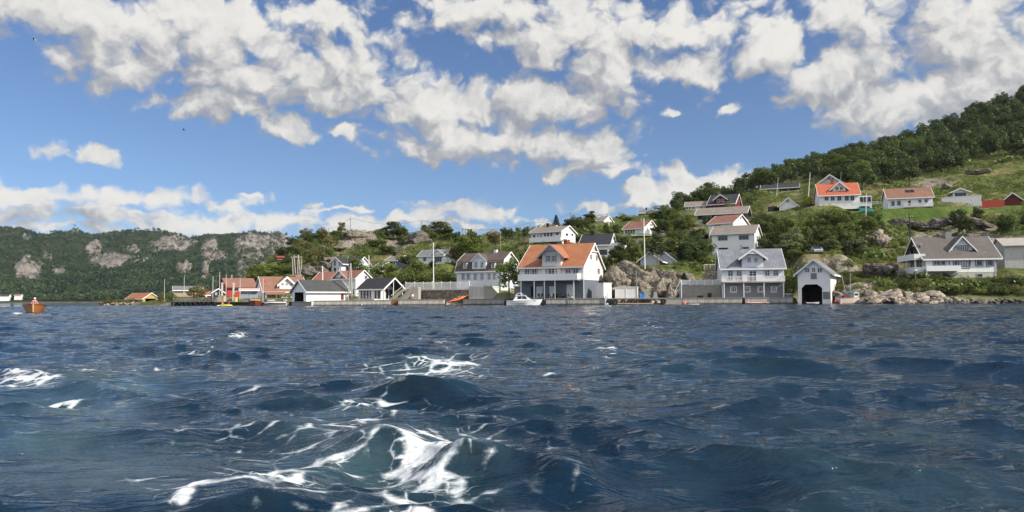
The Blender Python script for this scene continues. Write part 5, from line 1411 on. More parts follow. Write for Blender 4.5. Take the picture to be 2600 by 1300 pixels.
# ------------------------------------------------------------------ poles and wires
def pole(label, px, rt, Y, pbase=None, rad=.11, mat=POLEM, name='utility_pole', cat='pole', cross=0, lean=None, group=None, rb=None, cup=.75, finial=False):
    b = P(pbase or px, rb or 700, Y); zg = ground(b.x, Y) if rb is None else b.z
    t = P(px, rt, Y)
    r = empty(name, (b.x, Y, zg), 0, label, cat, group)
    M().tube([(0, 0, -.8), (t.x-b.x, 0, t.z-zg)], [rad*1.15, rad*.75], 8).build('pole', mat, r)
    H = t.z-zg
    if cross:
        m = M(); m.box(t.x-b.x-cross/2, -.16, H-cup, t.x-b.x+cross/2, -.04, H-cup+.14); ca = m.build('crossarm', mat, r)
        for k_ in (-.42, 0, .42): M().tube([(t.x-b.x+cross*k_, -.1, H-cup+.14), (t.x-b.x+cross*k_, -.1, H-cup+.36)], .05, 6).build('insulator', TRIM, ca)
    if finial: 
        bm = bmesh.new(); bmesh.ops.create_uvsphere(bm, u_segments=10, v_segments=6, radius=rad*1.5); me = bpy.data.meshes.new('finial'); bm.to_mesh(me); bm.free(); me.materials.append(mat)
        o = bpy.data.objects.new('finial', me); COL.objects.link(o); o.parent = r; o.location = (t.x-b.x, 0, H)
    return Vector((t.x, Y, t.z))
def build_poles():
    pole('white flagpole with yardarm on top of the rock outcrop', 1634.5, 557, 147, 1637.5, .10, POLEW, 'flagpole', 'flagpole', finial=True, rb=672)
    b = P(1602, 597, 147); q = P(1656, 597, 147); o = bpy.data.objects['flagpole']; m = M().tube([(b.x-o.location.x, 0, b.z-o.location.z), (q.x-o.location.x, 0, q.z-o.location.z)], .07, 6); m.build('yardarm', POLEW, o)
    pole('tall slim white flagpole rising above the picket fence', 1100, 618, 157, 1101, .11, POLEW, 'flagpole', 'flagpole', finial=True, rb=735)
    pole('plain grey mast beside the low white panelled shed', 1615.5, 688, 137.6, 1618, .09, METAL, 'mast', 'mast', rb=757)
    pole('white pole behind the grey roof of the long boathouse', 819, 675, 172, 819, .14, POLEW, 'flagpole', 'pole', rb=758)
    pole('weathered pole standing between the two boathouses', 890.5, 668, 156.5, 894.5, .16, plain('bleached_pole', (.42, .38, .33), .8), 'mooring_pole', 'pole', rb=762)
    pole('thin pole leaning against the weathered pole between the boathouses', 890, 668, 156.2, 883, .10, MATS['bleached_pole'], 'leaning_pole', 'pole', rb=762)
    pole('white pole above the trees right of the modern glazed house', 936.5, 648, 200, 936.5, .13, POLEW, 'flagpole', 'pole', rb=700)
    for i, (x, t, Y, w) in enumerate(((418, 708, 220, 'white pole on the rocks left of the tan house'), (468, 701, 205, 'white pole in front of the tan house'), (541, 701, 176, 'white pole beside the dark navy shed'), (558, 690, 170, 'tallest white mast at the red warehouse gable'),
        (574.5, 697, 170, 'slim white pole before the left corner of the red warehouse'), (610, 706, 168, 'white pole at the left end of the kiosk'), (668.5, 706, 166, 'pale pole with a small red pennant by the white quay house'))):
        pole(w, x, t, Y, x-1, .075, plain('old_white_paint', (.55, .54, .50), .7), 'flagpole', 'pole', rb=757)
    o = bpy.data.objects[[k_ for k_ in bpy.data.objects.keys() if bpy.data.objects[k_].get('label', '').startswith('pale pole with')][0]]
    M().add([(.1, 0, 4.4), (.1, 0, 3.5), (.9, .05, 3.4), (.1, .03, 4.4), (.1, .03, 3.5), (.9, .08, 3.4)], [(0,1,2),(3,5,4),(0,3,4,1),(1,4,5,2),(2,5,3,0)]).build('pennant', plain('red_pennant', (.6, .12, .09), .8), o)
    gp = [(742.5, 655, 744, 0), (746.5, 647, 751, 1.8), (757, 648, 755, 0), (758, 647, 763, 1.9), (766, 656, 765, 0)]
    for i, (x, t, xb, c) in enumerate(gp):
        pole('%s pole from the left in the pole cluster above the quay house' % ORD[i], x, t, 203+i*.5, xb, .14, MATS['bleached_pole'], 'utility_pole', 'utility pole', cross=c, group='pole cluster above the quay house', rb=700)
    W1 = [pole('pole on the left shoulder of the knoll, carrying a wire', 835, 579, 258, None, .12, cross=0, rb=618), pole('tallest wire pole on the knoll top', 890, 552, 264, None, .12, cross=1.4, rb=594),
          pole('wire pole on the crest in front of the dark trees', 1070, 558, 262, None, .12, cross=1.4, rb=604), pole('wire pole near the balcony house at the skyline', 1345.5, 566, 262, None, .12, cross=1.4, rb=594),
          pole('tall wire pole on the skyline right of the spruce', 1449.5, 541, 268, None, .13, cross=1.6, rb=584), pole('tall light pole behind the black roofed cream house', 1546, 542, 232, None, .13, POLEW, cross=0, rb=594)]
    pole('grey pole on the rocks above the manor house', 1270.5, 592, 202, None, .13, rb=645)
    W2 = [pole('left pole of the twin poles behind the light green tree', 1174, 576, 255, None, .12, cross=1.6, rb=606), pole('right braced pole of the twin poles behind the light green tree', 1182.5, 578, 255, None, .14, cross=2.0, rb=606)]
    pole('short dark pole beside the tall round tree', 1484.5, 552, 240, None, .14, rb=588)
    pole('short pole behind the white cottage', 1094, 615, 212, None, .10, rb=645)
    pole('white lamp pole beside the lawn', 2199.5, 491, 184, 2202.5, .10, POLEW, 'lamp_post', 'lamp post')
    pole('dark utility pole below the lawn, left of the wide far right house', 2309.5, 543, 152, 2313.5, .14, DARKB, cross=1.5)
    pole('light pole at the wood edge left of the grey white gabled house', 2057, 438, 240, None, .12, POLEW); pole('thin white pole in front of the long black house', 1976, 452, 262, None, .07, POLEW, 'flagpole')
    pole('lamp pole beside the track on the slope left of the long black house', 1744.5, 531, 232, None, .10, METAL, 'lamp_post', 'lamp post')
    pole('aerial mast beside the bright orange roof', 2136, 436, 235, None, .08, METAL, 'mast', 'mast')
    def wire(a, b, sag, label):
        pts = [a.lerp(b, t/14.)-Vector((0, 0, sag*4*(t/14.)*(1-t/14.))) for t in range(15)]
        c = (a+b)/2; o = M().tube([p-c for p in pts], .035, 4).build('overhead_wire', BLACK); o.location = c
        tag(o, label, 'wire')
    L0 = P(730, 610, 262)
    wire(L0, W1[0], 1.0, 'thin wire rising from the hill foot to the knoll shoulder pole'); wire(W1[0], W1[1], 1.0, 'thin wire between the two knoll poles'); wire(W1[1], W1[2], 2.0, 'thin wire from the knoll top to the crest pole')
    wire(W1[2], W1[3], 3.0, 'long sagging wire over the light green tree'); wire(W1[3], W1[4], 1.0, 'wire from the balcony house pole to the tall skyline pole'); wire(W1[4], W1[5], 1.0, 'wire passing over the black roofed cream house')
build_poles()

# ------------------------------------------------------------------ boats
def hull(L, B, H, name='hull', mats=None, parent=None, flare=.72, rise=.35, stern=.82, keel=.35, n=15, stripe=None, deckz=None, bowrake=.10):
    """lofted hull along +x, bow at x = L, waterline at z = 0"""
    rings = []
    for i in range(n):
        t = i/(n-1)
        w = B/2*(stern+(1-stern)*math.sin(min(t/.45, 1)*math.pi/2)) if t < .45 else B/2*max(.02, math.cos(((t-.45)/.55)**1.5*math.pi/2))
        zg = H*(1+rise*t*t); zk = -keel*(1-max(0, (t-.8)/.2)**2*.9)+ (max(0, t-.86)/.14)**2*.25*H
        x = L*t
        xs = x+bowrake*L*max(0, t-.7)/.3
        rings.append([(xs, -w, zg), (x+(xs-x)*.6, -w*(.5+.5*flare)*1.0, zg*.5), (x, -w*flare, -.02), (x, 0, zk), (x, w*flare, -.02), (x+(xs-x)*.6, w*(.5+.5*flare), zg*.5), (xs, w, zg)])
    m = M(); vs = [p for r_ in rings for p in r_]; k_ = 7; fs = []; mi = []
    for i in range(n-1):
        for j in range(k_-1): fs.append((i*k_+j, (i+1)*k_+j, (i+1)*k_+j+1, i*k_+j+1)); mi.append(1 if (stripe and j in (0, 5)) else 0)
    fs.append(tuple(range(k_))); mi.append(0)
    b = len(m.v); m.v.extend(vs); m.f.extend(fs); m.mi.extend(mi)
    dz = H*.12
    for i in range(n-1):       # deck a little below the gunwale
        a0, a1 = rings[i], rings[i+1]
        m.add([(a0[0][0], a0[0][1]*.97, a0[0][2]-dz), (a1[0][0], a1[0][1]*.97, a1[0][2]-dz), (a1[6][0], a1[6][1]*.97, a1[6][2]-dz), (a0[6][0], a0[6][1]*.97, a0[6][2]-dz)], [(0, 1, 2, 3)], 0)
    o = m.build(name, mats, parent, smooth=False)
    g = M()
    for sd in (0, 6): g.tube([(r_[sd][0], r_[sd][1], r_[sd][2]) for r_ in rings], .035, 6)
    g.build('gunwale', mats[-1], parent)
    return o
def person(name, label, loc, rz, J, cloth, skin=(.45, .26, .18), hair=(.62, .60, .56), scale=1.0, cat='person', shirt=None):
    """one skinned figure; J maps joint names to positions"""
    order = ['pelvis', 'chest', 'neck', 'head', 'crown', 'shL', 'elL', 'haL', 'shR', 'elR', 'haR', 'hipL', 'knL', 'ftL', 'toL', 'hipR', 'knR', 'ftR', 'toR']
    E = [('pelvis', 'chest'), ('chest', 'neck'), ('neck', 'head'), ('head', 'crown'), ('chest', 'shL'), ('shL', 'elL'), ('elL', 'haL'), ('chest', 'shR'), ('shR', 'elR'), ('elR', 'haR'),
         ('pelvis', 'hipL'), ('hipL', 'knL'), ('knL', 'ftL'), ('ftL', 'toL'), ('pelvis', 'hipR'), ('hipR', 'knR'), ('knR', 'ftR'), ('ftR', 'toR')]
    rad = dict(pelvis=.15, chest=.17, neck=.06, head=.10, crown=.085, shL=.075, elL=.048, haL=.035, shR=.075, elR=.048, haR=.035, hipL=.10, knL=.065, ftL=.045, toL=.035, hipR=.10, knR=.065, ftR=.045, toR=.035)
    me = bpy.data.meshes.new(name); ix = {k_: i for i, k_ in enumerate(order)}
    me.from_pydata([J[k_] for k_ in order], [(ix[a], ix[b]) for a, b in E], [])
    o = bpy.data.objects.new(name, me); COL.objects.link(o)
    sk = o.modifiers.new('skin', 'SKIN'); 
    for i, k_ in enumerate(order): me.skin_vertices[0].data[i].radius = (rad[k_], rad[k_]*.8); me.skin_vertices[0].data[i].use_root = (k_ == 'pelvis')
    sb = o.modifiers.new('sub', 'SUBSURF'); sb.levels = sb.render_levels = 2
    bpy.context.view_layer.update(); dg = bpy.context.evaluated_depsgraph_get()
    nm = bpy.data.meshes.new_from_object(o.evaluated_get(dg)); o.modifiers.clear(); o.data = nm
    nm.materials.clear()
    for m_ in (plain('skin_tone', skin, .6), cloth, shirt or cloth): nm.materials.append(m_)
    hz = J['neck'][2]; pz = J['pelvis'][2]
    for f in nm.polygons:
        c = f.center; ii = 0
        if c.z < hz and abs(c.x-J['chest'][0]) < .34: ii = 2 if c.z > pz+.02 else 1
        f.material_index = ii; f.use_smooth = True
    o.location = loc; o.rotation_euler = (0, 0, rz); tag(o, label, cat)
    # hair or cap and face
    hd = Vector(J['head']); cr = Vector(J['crown'])
    bm = bmesh.new(); bmesh.ops.create_uvsphere(bm, u_segments=14, v_segments=8, radius=.118)
    for v in bm.verts:
        if v.co.z < -.01: v.co.z = -.01
    m2 = bpy.data.meshes.new('cap'); bm.to_mesh(m2); bm.free(); m2.materials.append(plain('cap_'+name+str(round(hair[0]*100)), hair, .8))
    h_ = bpy.data.objects.new('cap', m2); COL.objects.link(h_); h_.parent = o; h_.location = (hd+cr)/2+Vector((0, 0, .01))
    return o
STANDJ = dict(pelvis=(0, 0, .95), chest=(0, 0, 1.32), neck=(0, 0, 1.50), head=(0, -.02, 1.60), crown=(0, -.02, 1.72), shL=(.19, 0, 1.42), elL=(.27, -.05, 1.14), haL=(.22, -.25, 1.02),
              shR=(-.19, 0, 1.42), elR=(-.30, -.05, 1.16), haR=(-.25, -.25, 1.05), hipL=(.10, 0, .90), knL=(.11, -.02, .48), ftL=(.11, .02, .06), toL=(.12, -.14, .03), hipR=(-.10, 0, .90), knR=(-.11, -.02, .48), ftR=(-.11, .02, .06), toR=(-.12, -.14, .03))
SITJ = dict(STANDJ); SITJ.update(pelvis=(0, 0, .12), chest=(0, .02, .48), neck=(0, 0, .66), head=(0, -.03, .77), crown=(0, -.03, .89), shL=(.19, 0, .58), elL=(.27, -.12, .34), haL=(.2, -.35, .25), shR=(-.19, 0, .58), elR=(-.27, -.12, .34), haR=(-.2, -.35, .25),
              hipL=(.10, -.02, .10), knL=(.15, -.42, .28), ftL=(.14, -.78, .10), toL=(.14, -.9, .10), hipR=(-.10, -.02, .10), knR=(-.15, -.42, .28), ftR=(-.14, -.78, .10), toR=(-.14, -.9, .10))
def build_boats():
    GEL = plain('white_gelcoat', (.80, .80, .78), .25, .03, 1, spec=.5); CREAMG = plain('cream_gelcoat', (.66, .64, .56), .4, .1, 1)
    VARN = boards('varnished_planks', (.33, .125, .028), .11, dark=.35, rough=.3); VARND = boards('dark_varnished_planks', (.16, .045, .02), .14, dark=.35, rough=.35)
    NAVYG = plain('navy_stripe', (.015, .02, .06), .3)
    # cabin cruiser
    p = P(1286, 772, 136.5); r = empty('motor_boat', (p.x, p.y, -.05), R(2), 'white cabin motor boat with two dark side windows moored below the villa', 'motor boat')
    hull(6.0, 2.3, .88, mats=[GEL, GEL], parent=r, rise=.28); k_ = M(); k_.prism([(.9, .85), (1.2, .95), (1.75, 1.75), (3.5, 1.78), (4.5, 1.12), (5.4, 1.02), (5.4, .95)], -.85, .85, 'v')
    cb = k_.build('cabin', GEL, r)
    for (a, b_, c_, d_) in ((1.95, 2.75, 2.02, 2.75), (2.85, 3.75, 2.85, 3.45)): M().add([(a, -.87, 1.20), (b_, -.87, 1.20), (d_, -.87, 1.66), (c_, -.87, 1.66), (a, -.855, 1.20), (b_, -.855, 1.20), (d_, -.855, 1.66), (c_, -.855, 1.66)], [(0,1,2,3),(4,7,6,5),(0,4,5,1),(1,5,6,2),(2,6,7,3),(3,7,4,0)]).build('side_window', GLASS, cb)
    M().box(1.6, -.95, 1.80, 3.6, .95, 1.90).build('cabin_roof', GEL, r); M().tube([(1.7, -.8, 1.9), (2.1, -.75, 2.25), (2.6, -.7, 2.28), (2.8, -.75, 1.9)], .05, 6).build('radar_arch', GEL, r); M().tube([(3.0, 0, 1.9), (3.0, 0, 2.25)], .03, 6).build('mast', GEL, r)
    M().prism([(-.5, .2), (-.45, 1.0), (-.1, 1.1), (0, .7), (-.1, -.2), (-.35, -.2)], -.2, .2, 'v').build('outboard_motor', BLACK, r); M().box(.5, -1.07, .42, 3.6, -1.03, .49).build('side_stripe', NAVYG, r)
    m = M(); 
    for x in (4.2, 5.0, 5.7): m.tube([(x, -.6+.1*(x-4.2), 1.0), (x, -.6+.1*(x-4.2), 1.35)], .02, 5)
    m.tube([(4.2, -.6, 1.35), (5.0, -.52, 1.37), (5.9, -.2, 1.38)], .02, 5); m.build('bow_rail', METAL, r)
    # speedboat, bow to the left
    p = P(729, 777, 160); r = empty('speedboat', (p.x, p.y, -.03), R(182), 'white speedboat with navy stripe moored bow left beside the brown boat', 'speedboat')
    hull(5.0, 2.0, .62, mats=[CREAMG, NAVYG, GEL], parent=r, stripe=True, rise=.2); M().prism([(2.2, .62), (2.6, 1.0), (2.75, .98), (3.6, .62)], -.7, .7, 'v').build('windscreen', GLASS, r)
    M().prism([(.4, .55), (.5, .85), (1.9, .9), (4.6, .74), (4.6, .6)], -.8, .8, 'v').build('deck_moulding', GEL, r); M().box(-.35, -.2, -.1, -.02, .2, .8).build('outboard_motor', METAL, r)
    # dark red boat, bow to the viewer
    p = P(650, 778, 158); r = empty('wooden_boat', (p.x-1.4, p.y+4.0, -.05), R(-73), 'dark red brown wooden boat moored with its bow to the open water', 'wooden boat')
    hull(5.0, 2.9, 1.0, mats=[VARND, plain('pale_wood_trim', (.48, .27, .14), .5)], parent=r, rise=.25, bowrake=.05); M().prism([(1.2, .9), (1.6, 1.5), (3.6, 1.45), (4.3, 1.15)], -.9, .9, 'v').build('cuddy', MATS['pale_wood_trim'], r)
    M().tube([(2.2, 0, 1.4), (2.2, 0, 2.6)], .04, 6).build('mast', MATS['pale_wood_trim'], r)
    # clinker boat with the man, under way
    p = P(88, 796, 76); r = empty('wooden_boat', (p.x-1.2, p.y+2.0, -.10), R(-60), 'varnished orange brown wooden boat under way at the far left with one man aboard', 'wooden boat')
    hull(4.6, 2.05, .78, mats=[VARN, VARND], parent=r, rise=.25, bowrake=.03, flare=.6, keel=.3); m = M()
    m.tube([(2.1, -.75, .72), (2.0, -.7, 1.25), (2.0, .7, 1.25), (2.1, .75, .72)], .035, 6); m.tube([(2.0, 0, 1.25), (2.1, 0, .7)], .03, 6); m.build('windscreen_frame', VARND, r)
    M().tube([(4.62, 0, -.1), (4.78, 0, .55), (4.84, 0, 1.08)], [.06, .06, .05], 6).build('stem', plain('pale_stem', (.70, .45, .26), .4), r)
    M().box(1.2, -.8, .35, 1.6, .8, .42).build('thwart', VARND, r); M().box(1.75, -.5, .2, 2.0, .5, .78).build('engine_box', VARND, r)
    o = person('person', 'man in pink shirt and white cap standing in the varnished boat', (p.x-.35, p.y+.5, -.25), R(30), STANDJ, plain('red_shorts', (.40, .07, .06), .8), hair=(.78, .76, .72), shirt=plain('pink_shirt', (.72, .36, .32), .8))
    # yellow raft with two people
    p = P(573, 775, 163); r = empty('inflatable_raft', (p.x, p.y, 0), R(0), 'lime yellow inflatable raft floating before the low dock', 'raft')
    YEL = plain('lime_vinyl', (.62, .72, .10), .4); M().torus((0, 0, 0), .55, .17, 'z').build('tube', YEL, r, smooth=True)
    r.scale = (2.1, 1, 1); r.location.z = .12; M().box(-.5, -.5, -.05, .5, .5, .02).build('floor', YEL, r)
    person('person', 'bather with orange top sitting at the left end of the yellow raft', (p.x-.7, p.y-.05, .16), R(70), SITJ, plain('orange_suit', (.60, .22, .08), .7), hair=(.30, .16, .08)); person('person', 'bather with dark hair sitting at the right end of the yellow raft', (p.x+.75, p.y-.05, .16), R(-70), SITJ, plain('red_suit', (.50, .10, .06), .7), hair=(.06, .04, .03))
    p = P(554, 775, 162); o = M().torus((0, 0, 0), .14, .12, 'z').build('float', GEL, smooth=True); o.location = (p.x, p.y, .08); tag(o, 'small white mooring float left of the yellow raft', 'float')
    # kayaks on the slip
    def kayak(label, px, py, Y, rz, tilt, col, L=3.6):
        p = P(px, py, Y); m = M(); n = 13; rg = []
        for i in range(n):
            t = i/(n-1)*2-1; w = .34*(1-abs(t)**2.4)+.02; h = .17+.10*t*t
            for q in range(8): a = 2*math.pi*q/8; m.v.append((t*L/2, math.cos(a)*w, math.sin(a)*.15+h))
        for i in range(n-1):
            for q in range(8): m.f.append((i*8+q, i*8+(q+1) % 8, (i+1)*8+(q+1) % 8, (i+1)*8+q)); m.mi.append(0)
        m.f.append(tuple(range(8))); m.mi.append(0); m.f.append(tuple((n-1)*8+q for q in range(8))); m.mi.append(0)
        r = empty('kayak', p, R(rz), label, 'kayak', 'kayaks on the slipway'); r.rotation_euler.y = R(tilt); m.build('hull', plain('plastic_%02d%02d%02d' % tuple(int(c*99) for c in col), col, .35), r, smooth=True)
        M().torus((0, 0, .31), .26, .035, 'z').build('cockpit_rim', BLACK, r, smooth=True)
    kayak('red kayak lying lowest on the slipway', 1158, 764, 151.2, 28, -18, (.62, .07, .04)); kayak('coral red kayak beside the lowest red one', 1162, 761, 152.2, 34, -18, (.68, .16, .10))
    kayak('orange kayak in the middle of the kayak pile', 1169, 760.5, 151.4, 32, -18, (.75, .22, .03)); kayak('yellow kayak topmost on the slipway', 1183, 754, 154.5, 24, -10, (.75, .58, .05)); kayak('orange yellow kayak between the orange and yellow ones', 1174, 757, 153.5, 28, -14, (.75, .36, .04))
    # fishing boat
    p = P(2128, 770, 124.5); r = empty('fishing_boat', (p.x, p.y, -.05), R(6), 'old white fishing boat with rust brown bottom and teal nets, moored by the tall boathouse', 'fishing boat')
    hull(4.5, 2.0, 1.05, mats=[plain('worn_white_hull', (.72, .68, .60), .6, .2, 2, grime=.25), plain('rust_brown', (.36, .20, .10), .8)], parent=r, rise=.12, flare=.8)
    M().box(2.55, -.55, .95, 3.35, .55, 1.95).build('wheelhouse', MATS['worn_white_hull'], r); M().box(2.62, -.57, 1.45, 3.28, -.555, 1.8).build('window', GLASS, r)
    M().box(.3, -.9, -.02, 4.2, -.86, .28).build('rust_band', MATS['rust_brown'], r)
    M().box(.9, -.4, 1.0, 1.9, .4, 1.5).build('engine_hood', DKRED, r); M().tube([(1.5, 0, 1.0), (.75, 0, 5.0)], .06, 6).build('mast', MATS['bleached_pole'], r); M().tube([(2.1, 0, 1.0), (2.35, 0, 5.2)], .05, 6).build('mast', MATS['bleached_pole'], r)
    m = M(); g = random.Random(4)
    for i in range(70): a, b_ = g.uniform(1.2, 3.4), g.uniform(-.6, .6); s_ = g.uniform(.05, .16); m.box(a, b_, 1.7+g.uniform(0, .5)-abs(a-2.3)*.2, a+s_*2, b_+s_, 1.8+g.uniform(0, .45)-abs(a-2.3)*.2)
    m.build('net_heap', plain('teal_net', (.10, .27, .27), .9, .3, 4), r); M().tube([(4.4, -.2, 1.2), (5.8, -.6, .5)], .05, 6).build('boom', MATS['bleached_pole'], r)
    M().torus((-.25, -.3, .35), .18, .16, 'x').build('fender', plain('red_fender', (.45, .03, .03), .5), r, smooth=True)
    # pontoon with the red craft
    p = P(1895, 771, 131.3); r = empty('paddle_craft', (p.x, p.y, -.02), R(0), 'low red and white paddle craft tied under the right plank quay', 'boat'); hull(3.7, .8, .26, mats=[plain('signal_red', (.62, .06, .04), .4), GEL], parent=r, rise=.1, keel=.1); M().box(.2, -.38, .28, 3.6, .38, .34).build('deck', plain('pale_pink_deck', (.75, .55, .48), .6), r)
    def ball(name, label, px, py, Y, rad, mat, cat, z=None, grp=None):
        bm = bmesh.new(); bmesh.ops.create_uvsphere(bm, u_segments=16, v_segments=10, radius=rad); me = bpy.data.meshes.new(name); bm.to_mesh(me); bm.free(); me.materials.append(mat); me.polygons.foreach_set('use_smooth', [True]*len(me.polygons))
        o = bpy.data.objects.new(name, me); COL.objects.link(o); q = P(px, py, Y); o.location = (q.x, q.y, q.z if z is None else z); tag(o, label, cat, grp)
        M().tube([(0, 0, rad*.9), (0, 0, rad*1.35)], rad*.18, 6).build('eye', mat, o)
    ball('buoy', 'round coral red buoy at the left corner of the plank quay', 1737, 769, 133, .36, plain('coral_buoy', (.70, .13, .10), .4), 'buoy', .16)
    ball('buoy', 'red buoy inside the doorway of the tall boathouse', 2044, 763, 132, .22, MATS['red_fender'], 'buoy', .3); ball('buoy', 'red buoy between tall boathouse and fishing boat', 2120, 767, 124.2, .26, MATS['red_fender'], 'buoy', .35)
    ball('buoy', 'small pale buoy at the foot of the utility hut quay', 1542, 771, 134, .2, plain('pale_buoy', (.60, .62, .45), .5), 'buoy', .1)
    p = P(2050, 769, 129); r = empty('dinghy', (p.x, p.y, 0), R(4), 'flat white dinghy lying in the mouth of the tall boathouse', 'dinghy'); hull(2.0, .9, .22, mats=[GEL, GEL], parent=r, keel=.1)
    p = P(1746, 770, 132.5); r = empty('sup_board', (p.x, p.y, .02), R(3), 'flat white board floating beside the coral red buoy', 'paddle board'); M().flat([(0, 0), (.3, -.18), (1.6, -.2), (2.1, 0), (1.6, .2), (.3, .18)], 0, .09).build('board', GEL, r)
build_boats()

# ------------------------------------------------------------------ cars
def car(name, label, px, py, Y, rz, col, kind='hatch', L=4.2):
    p = P(px, py, Y); r = empty(name, (p.x, p.y, p.z), R(rz), label, 'van' if kind == 'van' else 'car')
    paint = plain('car_paint_%02d' % int(sum(col)*100), col, .25, .03, 1, metal=.2, spec=.5)
    if kind == 'van': prof = [(0, .35), (0, 1.2), (.15, 1.85), (.5, 1.95), (3.3, 1.95), (3.9, 1.2), (4.35, 1.0), (4.4, .35)]
    else: prof = [(0, .35), (.0, .85), (.25, 1.0), (.85, 1.45), (2.4, 1.48), (3.1, 1.02), (4.0, .85), (4.2, .6), (4.2, .35)]
    M().prism(prof, -.85, .85, 'v').build('body', paint, r)
    wz = [(1.0, 1.05), (1.15, 1.36), (2.35, 1.38), (2.85, 1.05)] if kind != 'van' else [(.3, 1.25), (.4, 1.75), (3.2, 1.75), (3.6, 1.25)]
    for sd in (-1, 1):
        M().prism(wz, sd*.853, sd*.875, 'v').build('side_window', GLASS, r)
        for x in (.8, 3.3):
            m = M(); b0 = len(m.v); m.tube([(x, sd*.72, .32), (x, sd*.90, .32)], .32, 14); w = m.build('wheel', BLACK, r); M().tube([(x, sd*.905, .32), (x, sd*.915, .32)], .19, 10).build('rim', METAL, w)
        M().box(4.02 if kind != 'van' else 4.2, sd*.78, .62, 4.24 if kind != 'van' else 4.42, sd*.48, .78).build('headlight', plain('lamp_glass', (.75, .76, .78), .1), r)
    xx = prof[5][0] if kind != 'van' else 3.3
    if kind == 'van': ws = [(3.34, 1.88), (3.37, 1.90), (3.93, 1.24), (3.90, 1.22)]
    else: ws = [(2.46, 1.46), (2.50, 1.47), (3.10, 1.06), (3.06, 1.04)]
    M().prism(ws, -.76, .76, 'v').build('windscreen', GLASS, r); M().box(4.21, -.5, .5, 4.23, .5, .62).build('grille', BLACK, r)
    for sd in (-1, 1): M().box(2.75, sd*.9, 1.0, 2.9, sd*1.06, 1.15).build('mirror', paint, r)
    return r
p0 = P(2067, 647, 148); pad(p0.x-2, p0.y-3, 0, 4, 8, p0.z)
car('car', 'silver grey car parked nose first above the tall boathouse', 2067, 647, 151, -100, (.42, .44, .47))
p0 = P(2057, 531, 220); pad(p0.x-3, p0.y-2, 0, 7, 5, p0.z)
car('car', 'black car parked right of the white garage', 2042, 531, 220, -10, (.015, .016, .02))
p0 = P(2197, 541, 203); pad(p0.x-3, p0.y-2, 0, 7, 5, p0.z)
car('van', 'teal van half hidden on the lawn below the long white house', 2178, 541, 203, 12, (.03, .20, .20), 'van')
p0 = P(1962, 540, 222); pad(p0.x-2, p0.y-2, 0, 5, 5, p0.z)
car('van', 'black van parked left of the white garage', 1955, 540, 223, 30, (.012, .013, .016), 'van')

